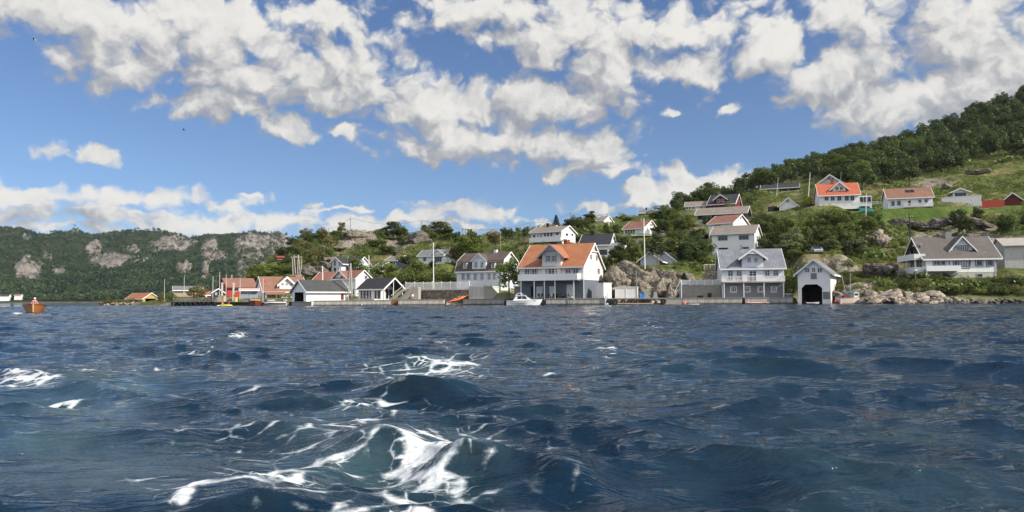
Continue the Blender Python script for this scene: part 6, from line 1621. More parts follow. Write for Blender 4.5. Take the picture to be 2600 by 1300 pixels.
# ------------------------------------------------------------------ quayside furniture
def misc():
    p = P(1632, 757, 138.5); r = empty('tub', (p.x, p.y, 1.2), 0, 'bright blue plastic tub with lid beside the low white shed', 'tub'); BL = plain('blue_plastic', (.03, .22, .68), .4, .05)
    M().prism([(-.42, 0), (-.48, .8), (.48, .8), (.42, 0)], -.35, .35, 'v').build('body', BL, r); M().box(-.5, -.4, .803, .5, .4, .87).build('lid', BL, r)
    def table(label, px, Y, rz, mat, z=1.25):
        p = P(px, 757, Y); r = empty('picnic_table', (p.x, p.y, z), R(rz), label, 'picnic table', 'tables on the quay')
        M().box(-.9, -.38, .70, .9, .38, .75).build('tabletop', mat, r)
        for s_ in (-1, 1):
            M().box(-.9, s_*.72-.13, .42, .9, s_*.72+.13, .46).build('seat', mat, r); M().add([(s_*.62-.04, -.75, 0), (s_*.62+.04, -.75, 0), (s_*.62+.04, -.25, .7), (s_*.62-.04, -.25, .7), (s_*.62-.04, -.65, 0), (s_*.62+.04, -.65, 0), (s_*.62+.04, -.15, .7), (s_*.62-.04, -.15, .7)], [(0,1,2,3),(4,7,6,5),(0,4,5,1),(1,5,6,2),(2,6,7,3),(3,7,4,0)]).build('leg', mat, r)
            M().box(s_*.62-.04, -.8, .36, s_*.62+.04, .8, .42).build('brace', mat, r)
    def chair(label, px, Y, rz, mat, z=1.25):
        p = P(px, 757, Y); r = empty('chair', (p.x, p.y, z), R(rz), label, 'chair', 'garden chairs on the villa quay')
        M().box(-.24, -.24, .40, .24, .24, .45).build('seat', mat, r); M().box(-.24, .21, .453, .24, .25, .92).build('backrest', mat, r)
        for a in (-.22, .18):
            for b_ in (-.22, .18): M().box(a, b_, 0, a+.04, b_+.04, .398).build('leg', mat, r)
    DKP = plain('black_furniture', (.02, .02, .022), .5); LTP = plain('pale_furniture', (.62, .61, .58), .5)
    for i, (x, Y) in enumerate(((1404, 139.2), (1422, 139), (1440, 138.7), (1456, 138.4))): table('%s dark table from the left on the crowded villa quay' % ORD[i], x, Y, -12, DKP)
    for i in range(15): chair('black garden chair, %s from the left in the crowd on the villa quay' % ORD[i], 1396+i*5.3+random.uniform(-1, 1), 137.9+random.uniform(0, 1.6), random.uniform(-180, 180), DKP)
    for x, w in ((1370, 'black chair at the far left of the villa quay'), (1375, 'second black chair from the left end of the villa quay'), (1481, 'black chair just right of the villa corner'), (1487, 'black chair nearest the utility hut')): chair(w, x, 138.6, random.uniform(-60, 60), DKP)
    for x, w in ((1399, 'pale garden chair at the left end of the dark tables'), (1470, 'pale garden chair at the right end of the dark tables'), (1478, 'pale chair beside the timber fender post')): chair(w, x, 137.8, random.uniform(-40, 40), LTP)
    p = P(1452, 757, 137.4); o = M().torus((0, 0, .16), .16, .11, 'z').build('bollard', LTP); o.location = (p.x, p.y, 1.25); tag(o, 'round pale bollard at the quay edge below the tables', 'bollard')
    p = P(1470, 757, 139.4); r = empty('grill', (p.x, p.y, 1.25), 0, 'square black grill on legs against the villa wall', 'grill'); M().box(-.35, -.25, .8, .35, .25, 1.25).build('box', BLACK, r)
    for s_ in (-1, 1): M().box(s_*.28-.03, -.2, 0, s_*.28+.03, .2, .798).build('leg', BLACK, r)
    p = P(1543, 757, 136.8); r = empty('round_table', (p.x, p.y, 1.2), 0, 'small round grey table in front of the utility hut', 'table'); M().tube([(0, 0, .78), (0, 0, .84)], .55, 18).build('tabletop', METAL, r); M().tube([(0, 0, 0), (0, 0, .779)], .05, 8).build('leg', METAL, r)
    # trestle stand by the outcrop
    p = P(1653, 757, 137.5); r = empty('trestle', (p.x, p.y, 1.2), R(-5), 'pale slatted trestles with a grey lamp stand beside the blue tub', 'trestle')
    for s_ in (-.8, .8): M().prism([(s_-.45, 0), (s_-.28, 1.1), (s_+.28, 1.1), (s_+.45, 0)], -.05, .05, 'v').build('trestle_frame', GREYB, r)
    M().tube([(0, .3, 0), (0, .3, 1.9)], .05, 6).build('pole', METAL, r); M().box(-.5, .1, 1.9, .5, .5, 1.97).build('lamp_shelf', LTP, r)
    # spool table right of the grey villa
    p = P(2003, 756, 134); r = empty('round_table', (p.x, p.y, 1.15), 0, 'broad white round table on a dark drum at the right end of the quay', 'table'); M().tube([(0, 0, .55), (0, 0, .68)], .75, 20).build('tabletop', LTP, r); M().tube([(0, 0, 0), (0, 0, .549)], .6, 16).build('drum', DKCONC, r)
    for (px, w, hh, lb) in ((1778, .9, .35, 'low dark box on the plank quay against the block wall'), (1802, .55, .8, 'upright black bin against the block wall')):
        p = P(px, 756, 137.8); r = empty('box', (p.x, p.y, 1.18), 0, lb, 'box'); M().box(-w/2, -.3, 0, w/2, .3, hh).build('body', BLACK, r); M().box(-w/2-.03, -.33, hh+.002, w/2+.03, .33, hh+.05).build('lid', DKP, r)
    # little lighthouse ornament
    p = P(1048, 757, 153.6); r = empty('toy_lighthouse', (p.x, p.y, 1.3), 0, 'little red and white lighthouse ornament on a stone heap under the picket fence', 'ornament')
    M().tube([(0, 0, 0), (0, 0, .5)], [.85, .6], 12).build('plinth', STONE, r); M().tube([(0, 0, .5), (0, 0, 1.0)], [.36, .32], 12).build('tower', TRIM, r); M().tube([(0, 0, 1.0), (0, 0, 1.25)], [.33, .3], 12).build('band', plain('lighthouse_red', (.5, .05, .05), .5), r); M().tube([(0, 0, 1.25), (0, 0, 1.6)], [.22, .02], 12).build('lantern', MATS['lighthouse_red'], r)
    # yellow drum on the low dock
    p = P(599, 766, 166.5); r = empty('drum', (p.x, p.y, .95), 0, 'yellow plastic drum on the low dock', 'drum'); M().tube([(0, 0, 0), (0, 0, .85)], .35, 14).build('body', plain('yellow_plastic', (.68, .55, .12), .5), r); M().tube([(0, 0, .853), (0, 0, .93)], .38, 14).build('lid', MATS['yellow_plastic'], r)
    for (px, w, c, lb) in ((560, .9, (.42, .34, .24), 'stack of pale planks leaning on the tall white mast'), (567, .6, (.50, .42, .28), 'upright tan crate beside the leaning planks'), (688, 1.3, (.60, .55, .42), 'cream fish box on the dock behind the speedboat'), (676, .8, (.10, .10, .10), 'dark crate at the left of the cream fish box'), (712, 1.0, (.24, .15, .09), 'brown crate near the speedboat windscreen'), (724, .8, (.50, .46, .40), 'pale crate closest to the boathouse corner'), (627, 1.6, (.17, .17, .16), 'dark heap of nets in front of the kiosk')):
        p = P(px, 764, 167.5); z_ = 1.0
        r = empty('crate', (p.x, p.y, .95), R(random.uniform(-20, 20)), lb, 'crate'); mm = boards('crate_%d' % px, c, .12, dark=.5); hh = .5 if px != 567 else 1.3
        if px == 560: hh = 1.4
        M().box(-w/2, -.3, 0, w/2, .3, hh).build('body', mm, r); M().box(-w/2-.04, -.34, hh*.86, w/2+.04, .34, hh*.98).build('rim', mm, r)
    for (px, rt_, lb) in ((563.5, 719.5, 'cream banner column at the left of the warehouse'), (592.5, 720.5, 'cream banner column before the red warehouse front')):
        p = P(px, 757, 171); zt = P(px, rt_, 171).z; r = empty('banner_column', (p.x, p.y, 1.0), 0, lb, 'banner'); M().box(-.18, -.1, 0, .18, .1, zt-1.0).build('column', plain('cream_banner', (.66, .60, .52), .7), r); M().box(-.26, -.13, zt-.998, .30, .13, zt-.85).build('cap', TRIM, r)
    # gulls
    for (px, py, Y, lb, mt) in ((86, 102, 70, 'dark and white gull flying high at the upper left', LTP), (466, 330, 90, 'small gull gliding in the blue sky', DKP)):
        p = P(px, py, Y); r = empty('gull', p, R(20), lb, 'bird'); M().tube([(-.16, 0, 0), (-.05, 0, .02), (.1, 0, .02), (.2, 0, .0)], [.02, .05, .05, .015], 8).build('body', mt, r)
        for s_ in (-1, 1): M().add([(-.05, s_*.03, .03), (.07, s_*.03, .03), (.05, s_*.25, .14), (.0, s_*.48, .06), (-.04, s_*.25, .13), (-.05, s_*.03, .02), (.07, s_*.03, .02), (.05, s_*.25, .13), (-.04, s_*.25, .12)], [(0,1,2,4),(4,2,3),(5,8,7,6),(8,3,7),(0,5,6,1),(1,6,7,2),(2,7,3),(4,3,8),(0,4,8,5)]).build('wing', DKP, r)
misc()
# keep the hillside behind the quay faces
FRONT.sort()
fx, fy = np.array([f[0] for f in FRONT]), np.array([f[1] for f in FRONT])
PXg = CXP + FPX*GX/GY
fr_ = np.interp(PXg, fx, fy)
sel = (PXg > 436) & (PXg < 2020)
cap_ = -2.5 + np.clip(GY-fr_-.6, 0, 99)*.75
ZT = np.where(sel, np.minimum(ZT, cap_), ZT)
# the tall boathouse stands over water
d_ = np.hypot(np.clip(np.abs(PXg-2068)-40, 0, 99)/12, np.clip(np.abs(GY-130)-8, 0, 99)/4)
ZT = np.where(d_ < 1, np.minimum(ZT, -1.2+3*d_), ZT)

# ------------------------------------------------------------------ rocks
def rockmat(name, a, b_, sc=1.0, moss=.35):
    m_, N, b, o = newmat(name)
    tc = N.n('ShaderNodeTexCoord'); p = tc.outputs['Object']; geo = N.n('ShaderNodeNewGeometry')
    n1 = N.noise(p, .55*sc, 6, .68); n2 = N.noise(N.vm('MULTIPLY', p, (1, 1, .5)), 2.6*sc, 6, .7)
    c = N.mix(N.ramp(N.m('ADD', N.m('MULTIPLY', n1, .5), N.m('MULTIPLY', n2, .5)), .36, .64), rgb(*a), rgb(*b_))
    wp = N.vm('ADD', p, N.scl(N.noise(p, 1.1*sc, 4, .6, out='Color'), 1.1/sc))
    v = N.n('ShaderNodeTexVoronoi', feature='DISTANCE_TO_EDGE'); v.inputs['Scale'].default_value = .75*sc; N.l(wp, v.inputs['Vector'])
    cr = N.ramp(v.outputs[0], .0, .05)
    st = N.noise(N.vm('MULTIPLY', wp, (.55, .55, 1.5)), .9*sc, 3, .5)
    fis = N.m('MINIMUM', N.ramp(N.m('ABSOLUTE', N.m('SUBTRACT', st, .5)), 0, .018), N.ramp(N.m('ABSOLUTE', N.m('SUBTRACT', N.noise(N.vm('MULTIPLY', wp, (1.3, 1.3, .45)), .8*sc, 3, .5), .47)), 0, .016))
    cr = N.m('MULTIPLY', fis, N.ramp(cr, -.9, 1.0))
    c = N.mix(N.m('MULTIPLY', N.m('SUBTRACT', 1.0, cr), .8), c, rgb(.04, .035, .028))
    nz = N.sep(geo.outputs['Normal'])[2]
    g = N.m('MULTIPLY', N.ramp(nz, .45, .85), N.ramp(N.noise(p, .9*sc, 5, .65), .46, .58))
    c = N.mix(N.m('MULTIPLY', g, moss), c, rgb(.07, .085, .025))
    N.l(c, b.inputs['Base Color']); S(b, 'Roughness', .95); S(b, 'Specular IOR Level', .15)
    bu = N.n('ShaderNodeBump'); bu.inputs['Strength'].default_value = .9; bu.inputs['Distance'].default_value = .25/sc
    N.l(N.m('ADD', N.noise(p, 2.2*sc, 7, .7), N.m('MULTIPLY', cr, .5)), bu.inputs['Height']); N.l(bu.outputs[0], b.inputs['Normal'])
    return m_
ROCK = rockmat('granite', (.15, .13, .105), (.40, .345, .28))
ROCKP = rockmat('pale_shore_granite', (.22, .185, .15), (.50, .42, .34), moss=.1)
ROCKD = rockmat('dark_rock', (.10, .09, .08), (.26, .23, .20), moss=.5)
_ico = {}
def ico(n):
    if n not in _ico:
        bm = bmesh.new(); bmesh.ops.create_icosphere(bm, subdivisions=n, radius=1)
        _ico[n] = (np.array([v.co[:] for v in bm.verts]), np.array([[v.index for v in f.verts] for f in bm.faces])); bm.free()
    return _ico[n]
def rockverts(size, seed, n=4, cuts=14, rough=.10, tilt=None):
    D, F = ico(n)
    g = np.random.default_rng(seed)
    nrm = g.normal(size=(cuts, 3)); nrm /= np.linalg.norm(nrm, axis=1)[:, None]
    dd = g.uniform(.42, .95, cuts)
    q = D@nrm.T
    r = np.where(q > .05, dd[None, :]/np.maximum(q, .05), 9).min(1)
    r = np.minimum(r, 1.05)
    r = r + rough*fbm(D[:, 0]*2.2+seed, D[:, 1]*2.2, D[:, 2]*3.0, 4, .55, seed % 90) + rough*.5*fbm(D[:, 0]*7+seed, D[:, 1]*7, D[:, 2]*7, 2, .5, seed % 70, True)
    V = D*r[:, None]*np.array(size)
    if tilt is not None:
        c, s_ = math.cos(tilt), math.sin(tilt); x, z = V[:, 0].copy(), V[:, 2].copy(); V[:, 0] = c*x-s_*z; V[:, 2] = s_*x+c*z
    return V, F
def rock(name, label, cat, blobs, mat, group=None):
    """blobs: (px, row, Y, sx, sy, sz, seed[, tilt]) -> one outcrop"""
    c0 = P(blobs[0][0], blobs[0][1], blobs[0][2]); Vs, Fs, b = [], [], 0
    for bl in blobs:
        c = P(bl[0], bl[1], bl[2])-c0
        V, F = rockverts(bl[3:6], bl[6], 5 if max(bl[3:6]) > 1.6 else 4, 18, .10, bl[7] if len(bl) > 7 else None)
        Vs.append(V+np.array(c)); Fs.append(F+b); b += len(V)
    me = np_mesh(name, np.concatenate(Vs), np.concatenate(Fs), mat, smooth=False, nper=3)
    o = bpy.data.objects.new(name, me); COL.objects.link(o); o.location = c0
    return tag(o, label, cat, group)
def rocks():
    rock('rock_outcrop', 'great rounded granite outcrop carrying the white flagpole above the tyre quay', 'rock outcrop',
         [(1610, 712, 147, 4.6, 4, 3.9, 11), (1572, 720, 146, 2.9, 3, 3.2, 12, .3), (1650, 722, 146, 3.4, 3.4, 3.8, 13, -.2), (1680, 735, 144.5, 2.2, 2.6, 3.4, 14, -.35), (1640, 745, 143.5, 2.5, 2, 2.6, 15, .2),
          (1700, 715, 148, 2.6, 3, 2.9, 16, -.3), (1735, 712, 149, 2.8, 3, 2.7, 17), (1708, 742, 143.5, 1.6, 2.2, 2.8, 18, -.5), (1600, 742, 144, 3.0, 2, 2.0, 19), (1660, 697, 149, 2.6, 3, 1.9, 20), (1555, 738, 146, 2.2, 2.5, 2.2, 22), (1722, 735, 145.5, 1.4, 2.0, 2.5, 23)], ROCK)
    rock('rock_outcrop', 'bare rock knoll crowned by wire poles above the modern glazed house', 'rock outcrop',
         [(915, 607, 257, 7.5, 6, 2.9, 31), (950, 612, 256, 5.5, 5, 3.2, 32, -.3), (895, 615, 256, 4.5, 5, 3.0, 33, .3), (925, 632, 248, 5.0, 5, 3.6, 34, -.2), (960, 640, 245, 4.0, 4, 2.6, 35, -.5), (935, 600, 262, 6, 5, 2.2, 36)], ROCK)
    rock('rock_outcrop', 'smooth grey rock dome on the skyline behind the light green tree', 'rock outcrop', [(1250, 604, 275, 5.2, 5, 2.9, 41), (1222, 612, 272, 4.4, 4, 2.0, 42), (1268, 612, 270, 4, 4, 2.0, 43)], rockmat('grey_dome_rock', (.17, .165, .155), (.34, .33, .31), moss=.15))
    rock('rock_outcrop', 'dark fractured rock face left of the white cottage', 'rock outcrop', [(1058, 612, 242, 4.5, 4, 3.2, 51), (1045, 618, 240, 3.8, 4, 2.6, 52), (1078, 616, 241, 3.8, 4, 2.4, 53)], ROCKD)
    rock('rock_outcrop', 'small grey boulder hump under the cluster of tarred poles', 'rock outcrop', [(758, 703, 200, 1.9, 2, 1.3, 55), (750, 706, 199, 1.5, 2, 1.0, 56)], ROCK)
    rock('rock_outcrop', 'lone dark rock in the grass left of the narrow rock knoll', 'rock outcrop', [(828, 634, 232, 2.2, 2, 1.6, 61)], ROCKD)
    rock('rock_outcrop', 'low dark rocks below and left of the modern glazed house', 'rock outcrop', [(822, 676, 212, 2.5, 2, 1.8, 62), (812, 685, 208, 3.2, 2, 1.9, 63), (785, 690, 206, 2.4, 2, 2.0, 64)], ROCKD)
    rock('rock_outcrop', 'broken pale cliff band on the slope left of the far right house', 'rock outcrop', [(2232, 604, 160, 2.0, 2, 2.0, 71), (2218, 592, 163, 2.3, 2, 1.4, 72), (2242, 612, 158, 1.8, 2, 1.4, 73, .4), (2205, 610, 160, 1.6, 1.6, 1.2, 74)], ROCKP)
    rock('rock_outcrop', 'dark cracked rock bluff between fishing boat and far right house', 'rock outcrop', [(2232, 684, 135, 1.6, 2, 1.7, 75), (2212, 682, 136, 1.4, 2, 1.3, 76, .4), (2250, 686, 134.5, 1.4, 1.6, 1.5, 77, -.3), (2262, 676, 137, 1.2, 1.5, 1.1, 78)], ROCKD)
    rock('rock_outcrop', 'rusty brown cliff band across the slope below the lawn', 'rock outcrop', [(2290, 566, 174, 3.0, 2, 1.2, 81), (2330, 572, 172, 3.5, 2, 1.3, 82), (2376, 568, 172, 3.2, 2, 1.5, 83), (2420, 560, 174, 3.2, 2, 1.5, 84), (2460, 566, 172, 3.4, 2, 1.3, 85), (2500, 572, 168, 3.0, 2, 1.1, 86)], ROCKD)
    rock('rock_outcrop', 'single boulder on the grass just above the small summer house', 'rock outcrop', [(2405, 474, 228, 2.2, 2, 1.2, 87)], ROCK)
    rock('rock_outcrop', 'stony hump at the wood edge high above the small summer house', 'rock outcrop', [(2470, 440, 262, 4.5, 3, 1.6, 88), (2490, 436, 262, 3.5, 3, 1.4, 89)], ROCK)
    rock('rock_outcrop', 'mossy boulders at the foot of the trees left of the silver car slope', 'rock outcrop', [(2130, 628, 156, 2.0, 2, 1.1, 91), (2150, 622, 157, 1.6, 2, 1.0, 92), (2110, 634, 155, 1.4, 2, .9, 93)], ROCKD)
    rock('rock_outcrop', 'rock ledges in the scrub below the long black house', 'rock outcrop', [(1745, 590, 208, 2.6, 2, 1.0, 94), (1768, 598, 204, 3.0, 2, 1.1, 95), (1720, 596, 206, 2.4, 2, .9, 96), (1800, 596, 205, 2.2, 2, .9, 97)], ROCK)
    rock('rock_outcrop', 'dark overhanging rock behind the narrow dark window house', 'rock outcrop', [(1614, 617, 198, 2.2, 2, 1.9, 98), (1598, 620, 197, 1.8, 2, 1.6, 99)], ROCKD)
    # shore boulders at the right
    g = random.Random(3); i = 0
    zones = [('weathered granite block on the shore right behind the fishing boat', 2128, 2206, 14, (728, 758), (.8, 1.5), ROCKP, 'granite blocks behind the fishing boat'),
             ('pale angular shore rock on the beach between fishing boat and far right house', 2203, 2400, 44, (755, 768), (.35, .8), ROCKP, 'pale shore rocks'),
             ('big sloping slab of pale granite above the beach right of the fishing boat', 2205, 2375, 22, (738, 757), (.9, 1.5), ROCKP, 'pale granite slabs'),
             ('low dark shore rock at the waterline near the right edge', 2400, 2600, 30, (761, 768), (.3, .65), ROCKD, 'low dark shore rocks'),
             ('tan boulder above the waterline below the far right house', 2370, 2450, 7, (755, 764), (.4, .7), ROCKP, 'tan boulders below the house'),
             ('small pale stone along the water on the low point at the left', 250, 335, 12, (768, 772.5), (.4, .9), ROCKP, 'stones on the low point')]
    for lb, a, b_, n, rows, sz, mt, gr in zones:
        for k_ in range(n):
            px = a+(b_-a)*(k_+g.uniform(.1, .9))/n; row = g.uniform(*rows)
            Y = 118.5+(768-row)/20*(5.5 if sz[1] > 1.2 else 3.5)
            if a == 2128: Y = 128+(758-row)/30*4
            if a < 1000: Y = 243+(770-row)*1.2
            s_ = g.uniform(*sz); c = P(px, row, Y)
            V, F = rockverts((s_*g.uniform(1.0, 1.9), s_, s_*g.uniform(.5, .95)), 200+i, 3 if s_ < 1 else 4, 11, .05, g.uniform(-.5, .5)); i += 1
            me = np_mesh('boulder', V, F, mt, nper=3); o = bpy.data.objects.new('boulder', me); COL.objects.link(o); o.location = (c.x, c.y, max(c.z-s_*.35, ground(c.x, c.y)-.1) if a > 1000 else c.z-.2); tag(o, lb, 'boulder', gr)
rocks()

# ------------------------------------------------------------------ trees
def leafmat(name, a, b_, trans=.35):
    m_ = bpy.data.materials.new(name); m_.use_nodes = True; t = m_.node_tree; t.nodes.clear(); N = NT(t)
    geo = N.n('ShaderNodeNewGeometry'); oi = N.n('ShaderNodeObjectInfo'); tc = N.n('ShaderNodeTexCoord')
    wn = N.n('ShaderNodeTexWhiteNoise', noise_dimensions='1D'); N.l(N.m('MULTIPLY', geo.outputs['Random Per Island'], 991.0), wn.inputs['W'])
    big = N.noise(tc.outputs['Object'], .8, 3, .6)
    f = N.m('ADD', N.m('MULTIPLY', wn.outputs[0], .45), N.m('MULTIPLY', N.ramp(big, .35, .65), .55))
    c = N.mix(f, rgb(*a), rgb(*b_))
    v = N.m('ADD', .72, N.m('MULTIPLY', oi.outputs['Random'], .56))
    c = N.mix(1.0, c, N.comb(v, v, N.m('MULTIPLY', v, v)), 'MULTIPLY')
    d = N.n('ShaderNodeBsdfDiffuse'); tr = N.n('ShaderNodeBsdfTranslucent'); gl = N.n('ShaderNodeBsdfGlossy'); gl.inputs['Roughness'].default_value = .45
    N.l(c, d.inputs[0]); N.l(N.mix(1.0, c, rgb(1.25, 1.3, .5), 'MULTIPLY'), tr.inputs[0]); gl.inputs[0].default_value = rgb(.9, .95, 1)
    mx = N.n('ShaderNodeMixShader'); mx.inputs[0].default_value = trans; N.l(d.outputs[0], mx.inputs[1]); N.l(tr.outputs[0], mx.inputs[2])
    m2 = N.n('ShaderNodeMixShader'); m2.inputs[0].default_value = .015; N.l(mx.outputs[0], m2.inputs[1]); N.l(gl.outputs[0], m2.inputs[2])
    o = N.n('ShaderNodeOutputMaterial'); N.l(m2.outputs[0], o.inputs[0]); return m_
LEAF = dict(oak=leafmat('leaf_mid', (.075, .105, .024), (.150, .175, .044)), dark=leafmat('leaf_dark', (.036, .058, .017), (.085, .108, .030), .28), bright=leafmat('leaf_bright', (.12, .165, .030), (.20, .235, .060)),
            silver=leafmat('leaf_silver', (.10, .125, .050), (.19, .21, .095)), pine=leafmat('needle', (.022, .036, .018), (.045, .060, .026), .1), dry=leafmat('leaf_olive', (.12, .115, .036), (.20, .18, .065)), yellow=leafmat('leaf_yellow', (.16, .17, .02), (.26, .24, .03)))
BARK = plain('bark', (.13, .105, .08), .95, .3, 3)
def leafcards(C, Rr, n, size, g, flat=.0):
    """n leaf sprays spread through a clump of radius Rr about C"""
    d = g.normal(size=(n, 3)); d /= np.linalg.norm(d, axis=1)[:, None]
    r = g.uniform(.35, 1.0, n)**.6
    p = C + d*r[:, None]*np.array(Rr)
    nn = d*.8 + g.normal(size=(n, 3))*.6 + np.array([0, 0, .45+flat]); nn /= np.linalg.norm(nn, axis=1)[:, None]
    a = np.cross(nn, g.normal(size=(n, 3))); a /= np.linalg.norm(a, axis=1)[:, None]; b = np.cross(nn, a)
    s1 = size*g.uniform(.55, 1.25, n)[:, None]; s2 = s1*g.uniform(.45, .9, n)[:, None]
    return np.stack([p-a*s1, p-b*s2*.8+a*s1*.15, p+a*s1, p+b*s2], 1)
def make_tree(kind, seed, H=8.0, W=6.0):
    g = np.random.default_rng(seed); Q = []; t = M()
    if kind in ('oak', 'bright', 'dark', 'silver', 'dry'):
        th = H*.30; tips = []
        top = np.array([g.uniform(-.3, .3), g.uniform(-.3, .3), H*.72])
        t.tube([(0, 0, -.8), (0, 0, th*.6), tuple(top*.55), tuple(top)], [.026*H, .02*H, .014*H, .004*H], 7)
        for i in range(19):
            a = i*2.4+g.uniform(-.4, .4); zc = g.uniform(.26, .93); prof = math.sin(math.pi*min(1, (zc-.12)/.95))**.55
            rr = W/2*prof*g.uniform(.45, .86)
            c = np.array([math.cos(a)*rr, math.sin(a)*rr, H*zc]); tips.append(c)
            if i % 2 == 0:
                z0 = H*g.uniform(.18, .45); t.tube([(0, 0, z0), tuple((c+np.array([0, 0, z0]))*.5+np.array([0, 0, .1])), tuple(c)], [.010*H, .007*H, .003*H], 5)
            rad = W*g.uniform(.14, .23)
            Q.append(leafcards(c, (rad, rad, rad*.80), 135, .031*H, g))
        Q.append(leafcards(np.array([0, 0, H*.60]), (W*.32, W*.32, H*.28), 260, .033*H, g))
    elif kind == 'spruce':
        t.tube([(0, 0, -.8), (0, 0, H)], [.018*H, .003*H], 6)
        for k_ in range(15):
            z = H*(.10+.88*k_/15); R_ = W/2*(1-k_/15.5)
            for j in range(7):
                a = j*.9+k_*.5+g.uniform(-.2, .2); Q.append(leafcards(np.array([math.cos(a)*R_*.6, math.sin(a)*R_*.6, z-R_*.12]), (R_*.45+.12, R_*.45+.12, H*.022), 13, .030*H, g, .4))
    elif kind == 'pine':
        t.tube([(0, 0, -.8), (.2, 0, H*.5), (.1, .1, H*.95)], [.020*H, .014*H, .004*H], 6)
        for i in range(15):
            a = i*2.4; zc = g.uniform(.45, .97); R_ = W/2*(1.15-zc)*1.6*g.uniform(.3, 1.0); c = np.array([math.cos(a)*R_, math.sin(a)*R_, H*zc])
            t.tube([(0.1, 0, H*(zc-.08)), tuple(c)], [.008*H, .003*H], 5); Q.append(leafcards(c, (W*.18, W*.18, W*.085), 60, .026*H, g, .3))
    elif kind == 'bush':
        for i in range(9):
            a = i*2.4; R_ = W/2*g.uniform(.1, .75); c = np.array([math.cos(a)*R_, math.sin(a)*R_, H*g.uniform(.25, .72)]); Q.append(leafcards(c, (W*.22, W*.22, H*.28), 95, .055*H, g))
            t.tube([(0, 0, -.4), tuple(c)], [.03, .012], 4)
    Q = np.concatenate(Q); V = Q.reshape(-1, 3); F = np.arange(len(V)).reshape(-1, 4)
    return t, V, F
PROTO = {}
def proto(kind, seed, leaf):
    key = (kind, seed, leaf)
    if key not in PROTO:
        shape = {'column': 'oak'}.get(kind, kind)
        Wd = {'oak': 6.4, 'bright': 6.2, 'dark': 6.6, 'silver': 5.6, 'dry': 6, 'spruce': 3.6, 'pine': 5.4, 'bush': 3.4, 'column': 3.0}[kind]
        Hh = 2.0 if kind == 'bush' else 8.0
        t, V, F = make_tree(shape, seed, Hh, Wd)
        tm = t.build('trunk', BARK, link=False); cm = np_mesh('crown', V, F, LEAF[leaf])
        PROTO[key] = (tm.data, cm, Hh, Wd)
        bpy.data.objects.remove(tm)
    return PROTO[key]
TREES = []      # (x, y, r) of placed trees
def tree(kind, seed, leaf, X, Y, z, h, w, label, name='broadleaf_tree', cat='tree', group=None, lean=0.0):
    td, cd, H0, W0 = proto(kind, seed, leaf)
    r = empty(name, (X, Y, z-.1), random.uniform(0, 6.28), label, cat, group)
    r.scale = (w/W0, w/W0, h/H0)
    if lean: r.rotation_euler.y = lean
    a = bpy.data.objects.new('trunk' if kind != 'bush' else 'stems', td); COL.objects.link(a); a.parent = r
    b = bpy.data.objects.new('crown' if kind != 'bush' else 'foliage', cd); COL.objects.link(b); b.parent = r
    TREES.append((X, Y, w/2)); return r
def ptree(kind, px, rt, wpx, Y, label, leaf=None, rb=None, seed=None, name=None, cat='tree', group=None):
    """tree whose top shows at (px, rt) and whose crown is wpx columns wide, at distance Y"""
    p = P(px, rt, Y); z = ground(p.x, Y)
    if rb: z = P(px, rb, Y).z
    h = max(p.z-z, 1.2); leaf = leaf or {'oak': 'oak', 'bright': 'bright', 'dark': 'dark', 'silver': 'silver', 'dry': 'dry', 'spruce': 'pine', 'pine': 'pine', 'bush': 'oak', 'column': 'oak'}[kind]
    name = name or {'spruce': 'spruce_tree', 'pine': 'pine_tree', 'bush': 'shrub'}.get(kind, 'broadleaf_tree')
    return tree(kind, seed if seed is not None else random.randint(1, 3), leaf, p.x, Y, z, h, wpx*Y/FPX*1.08, label, name, 'shrub' if kind == 'bush' else cat, group)
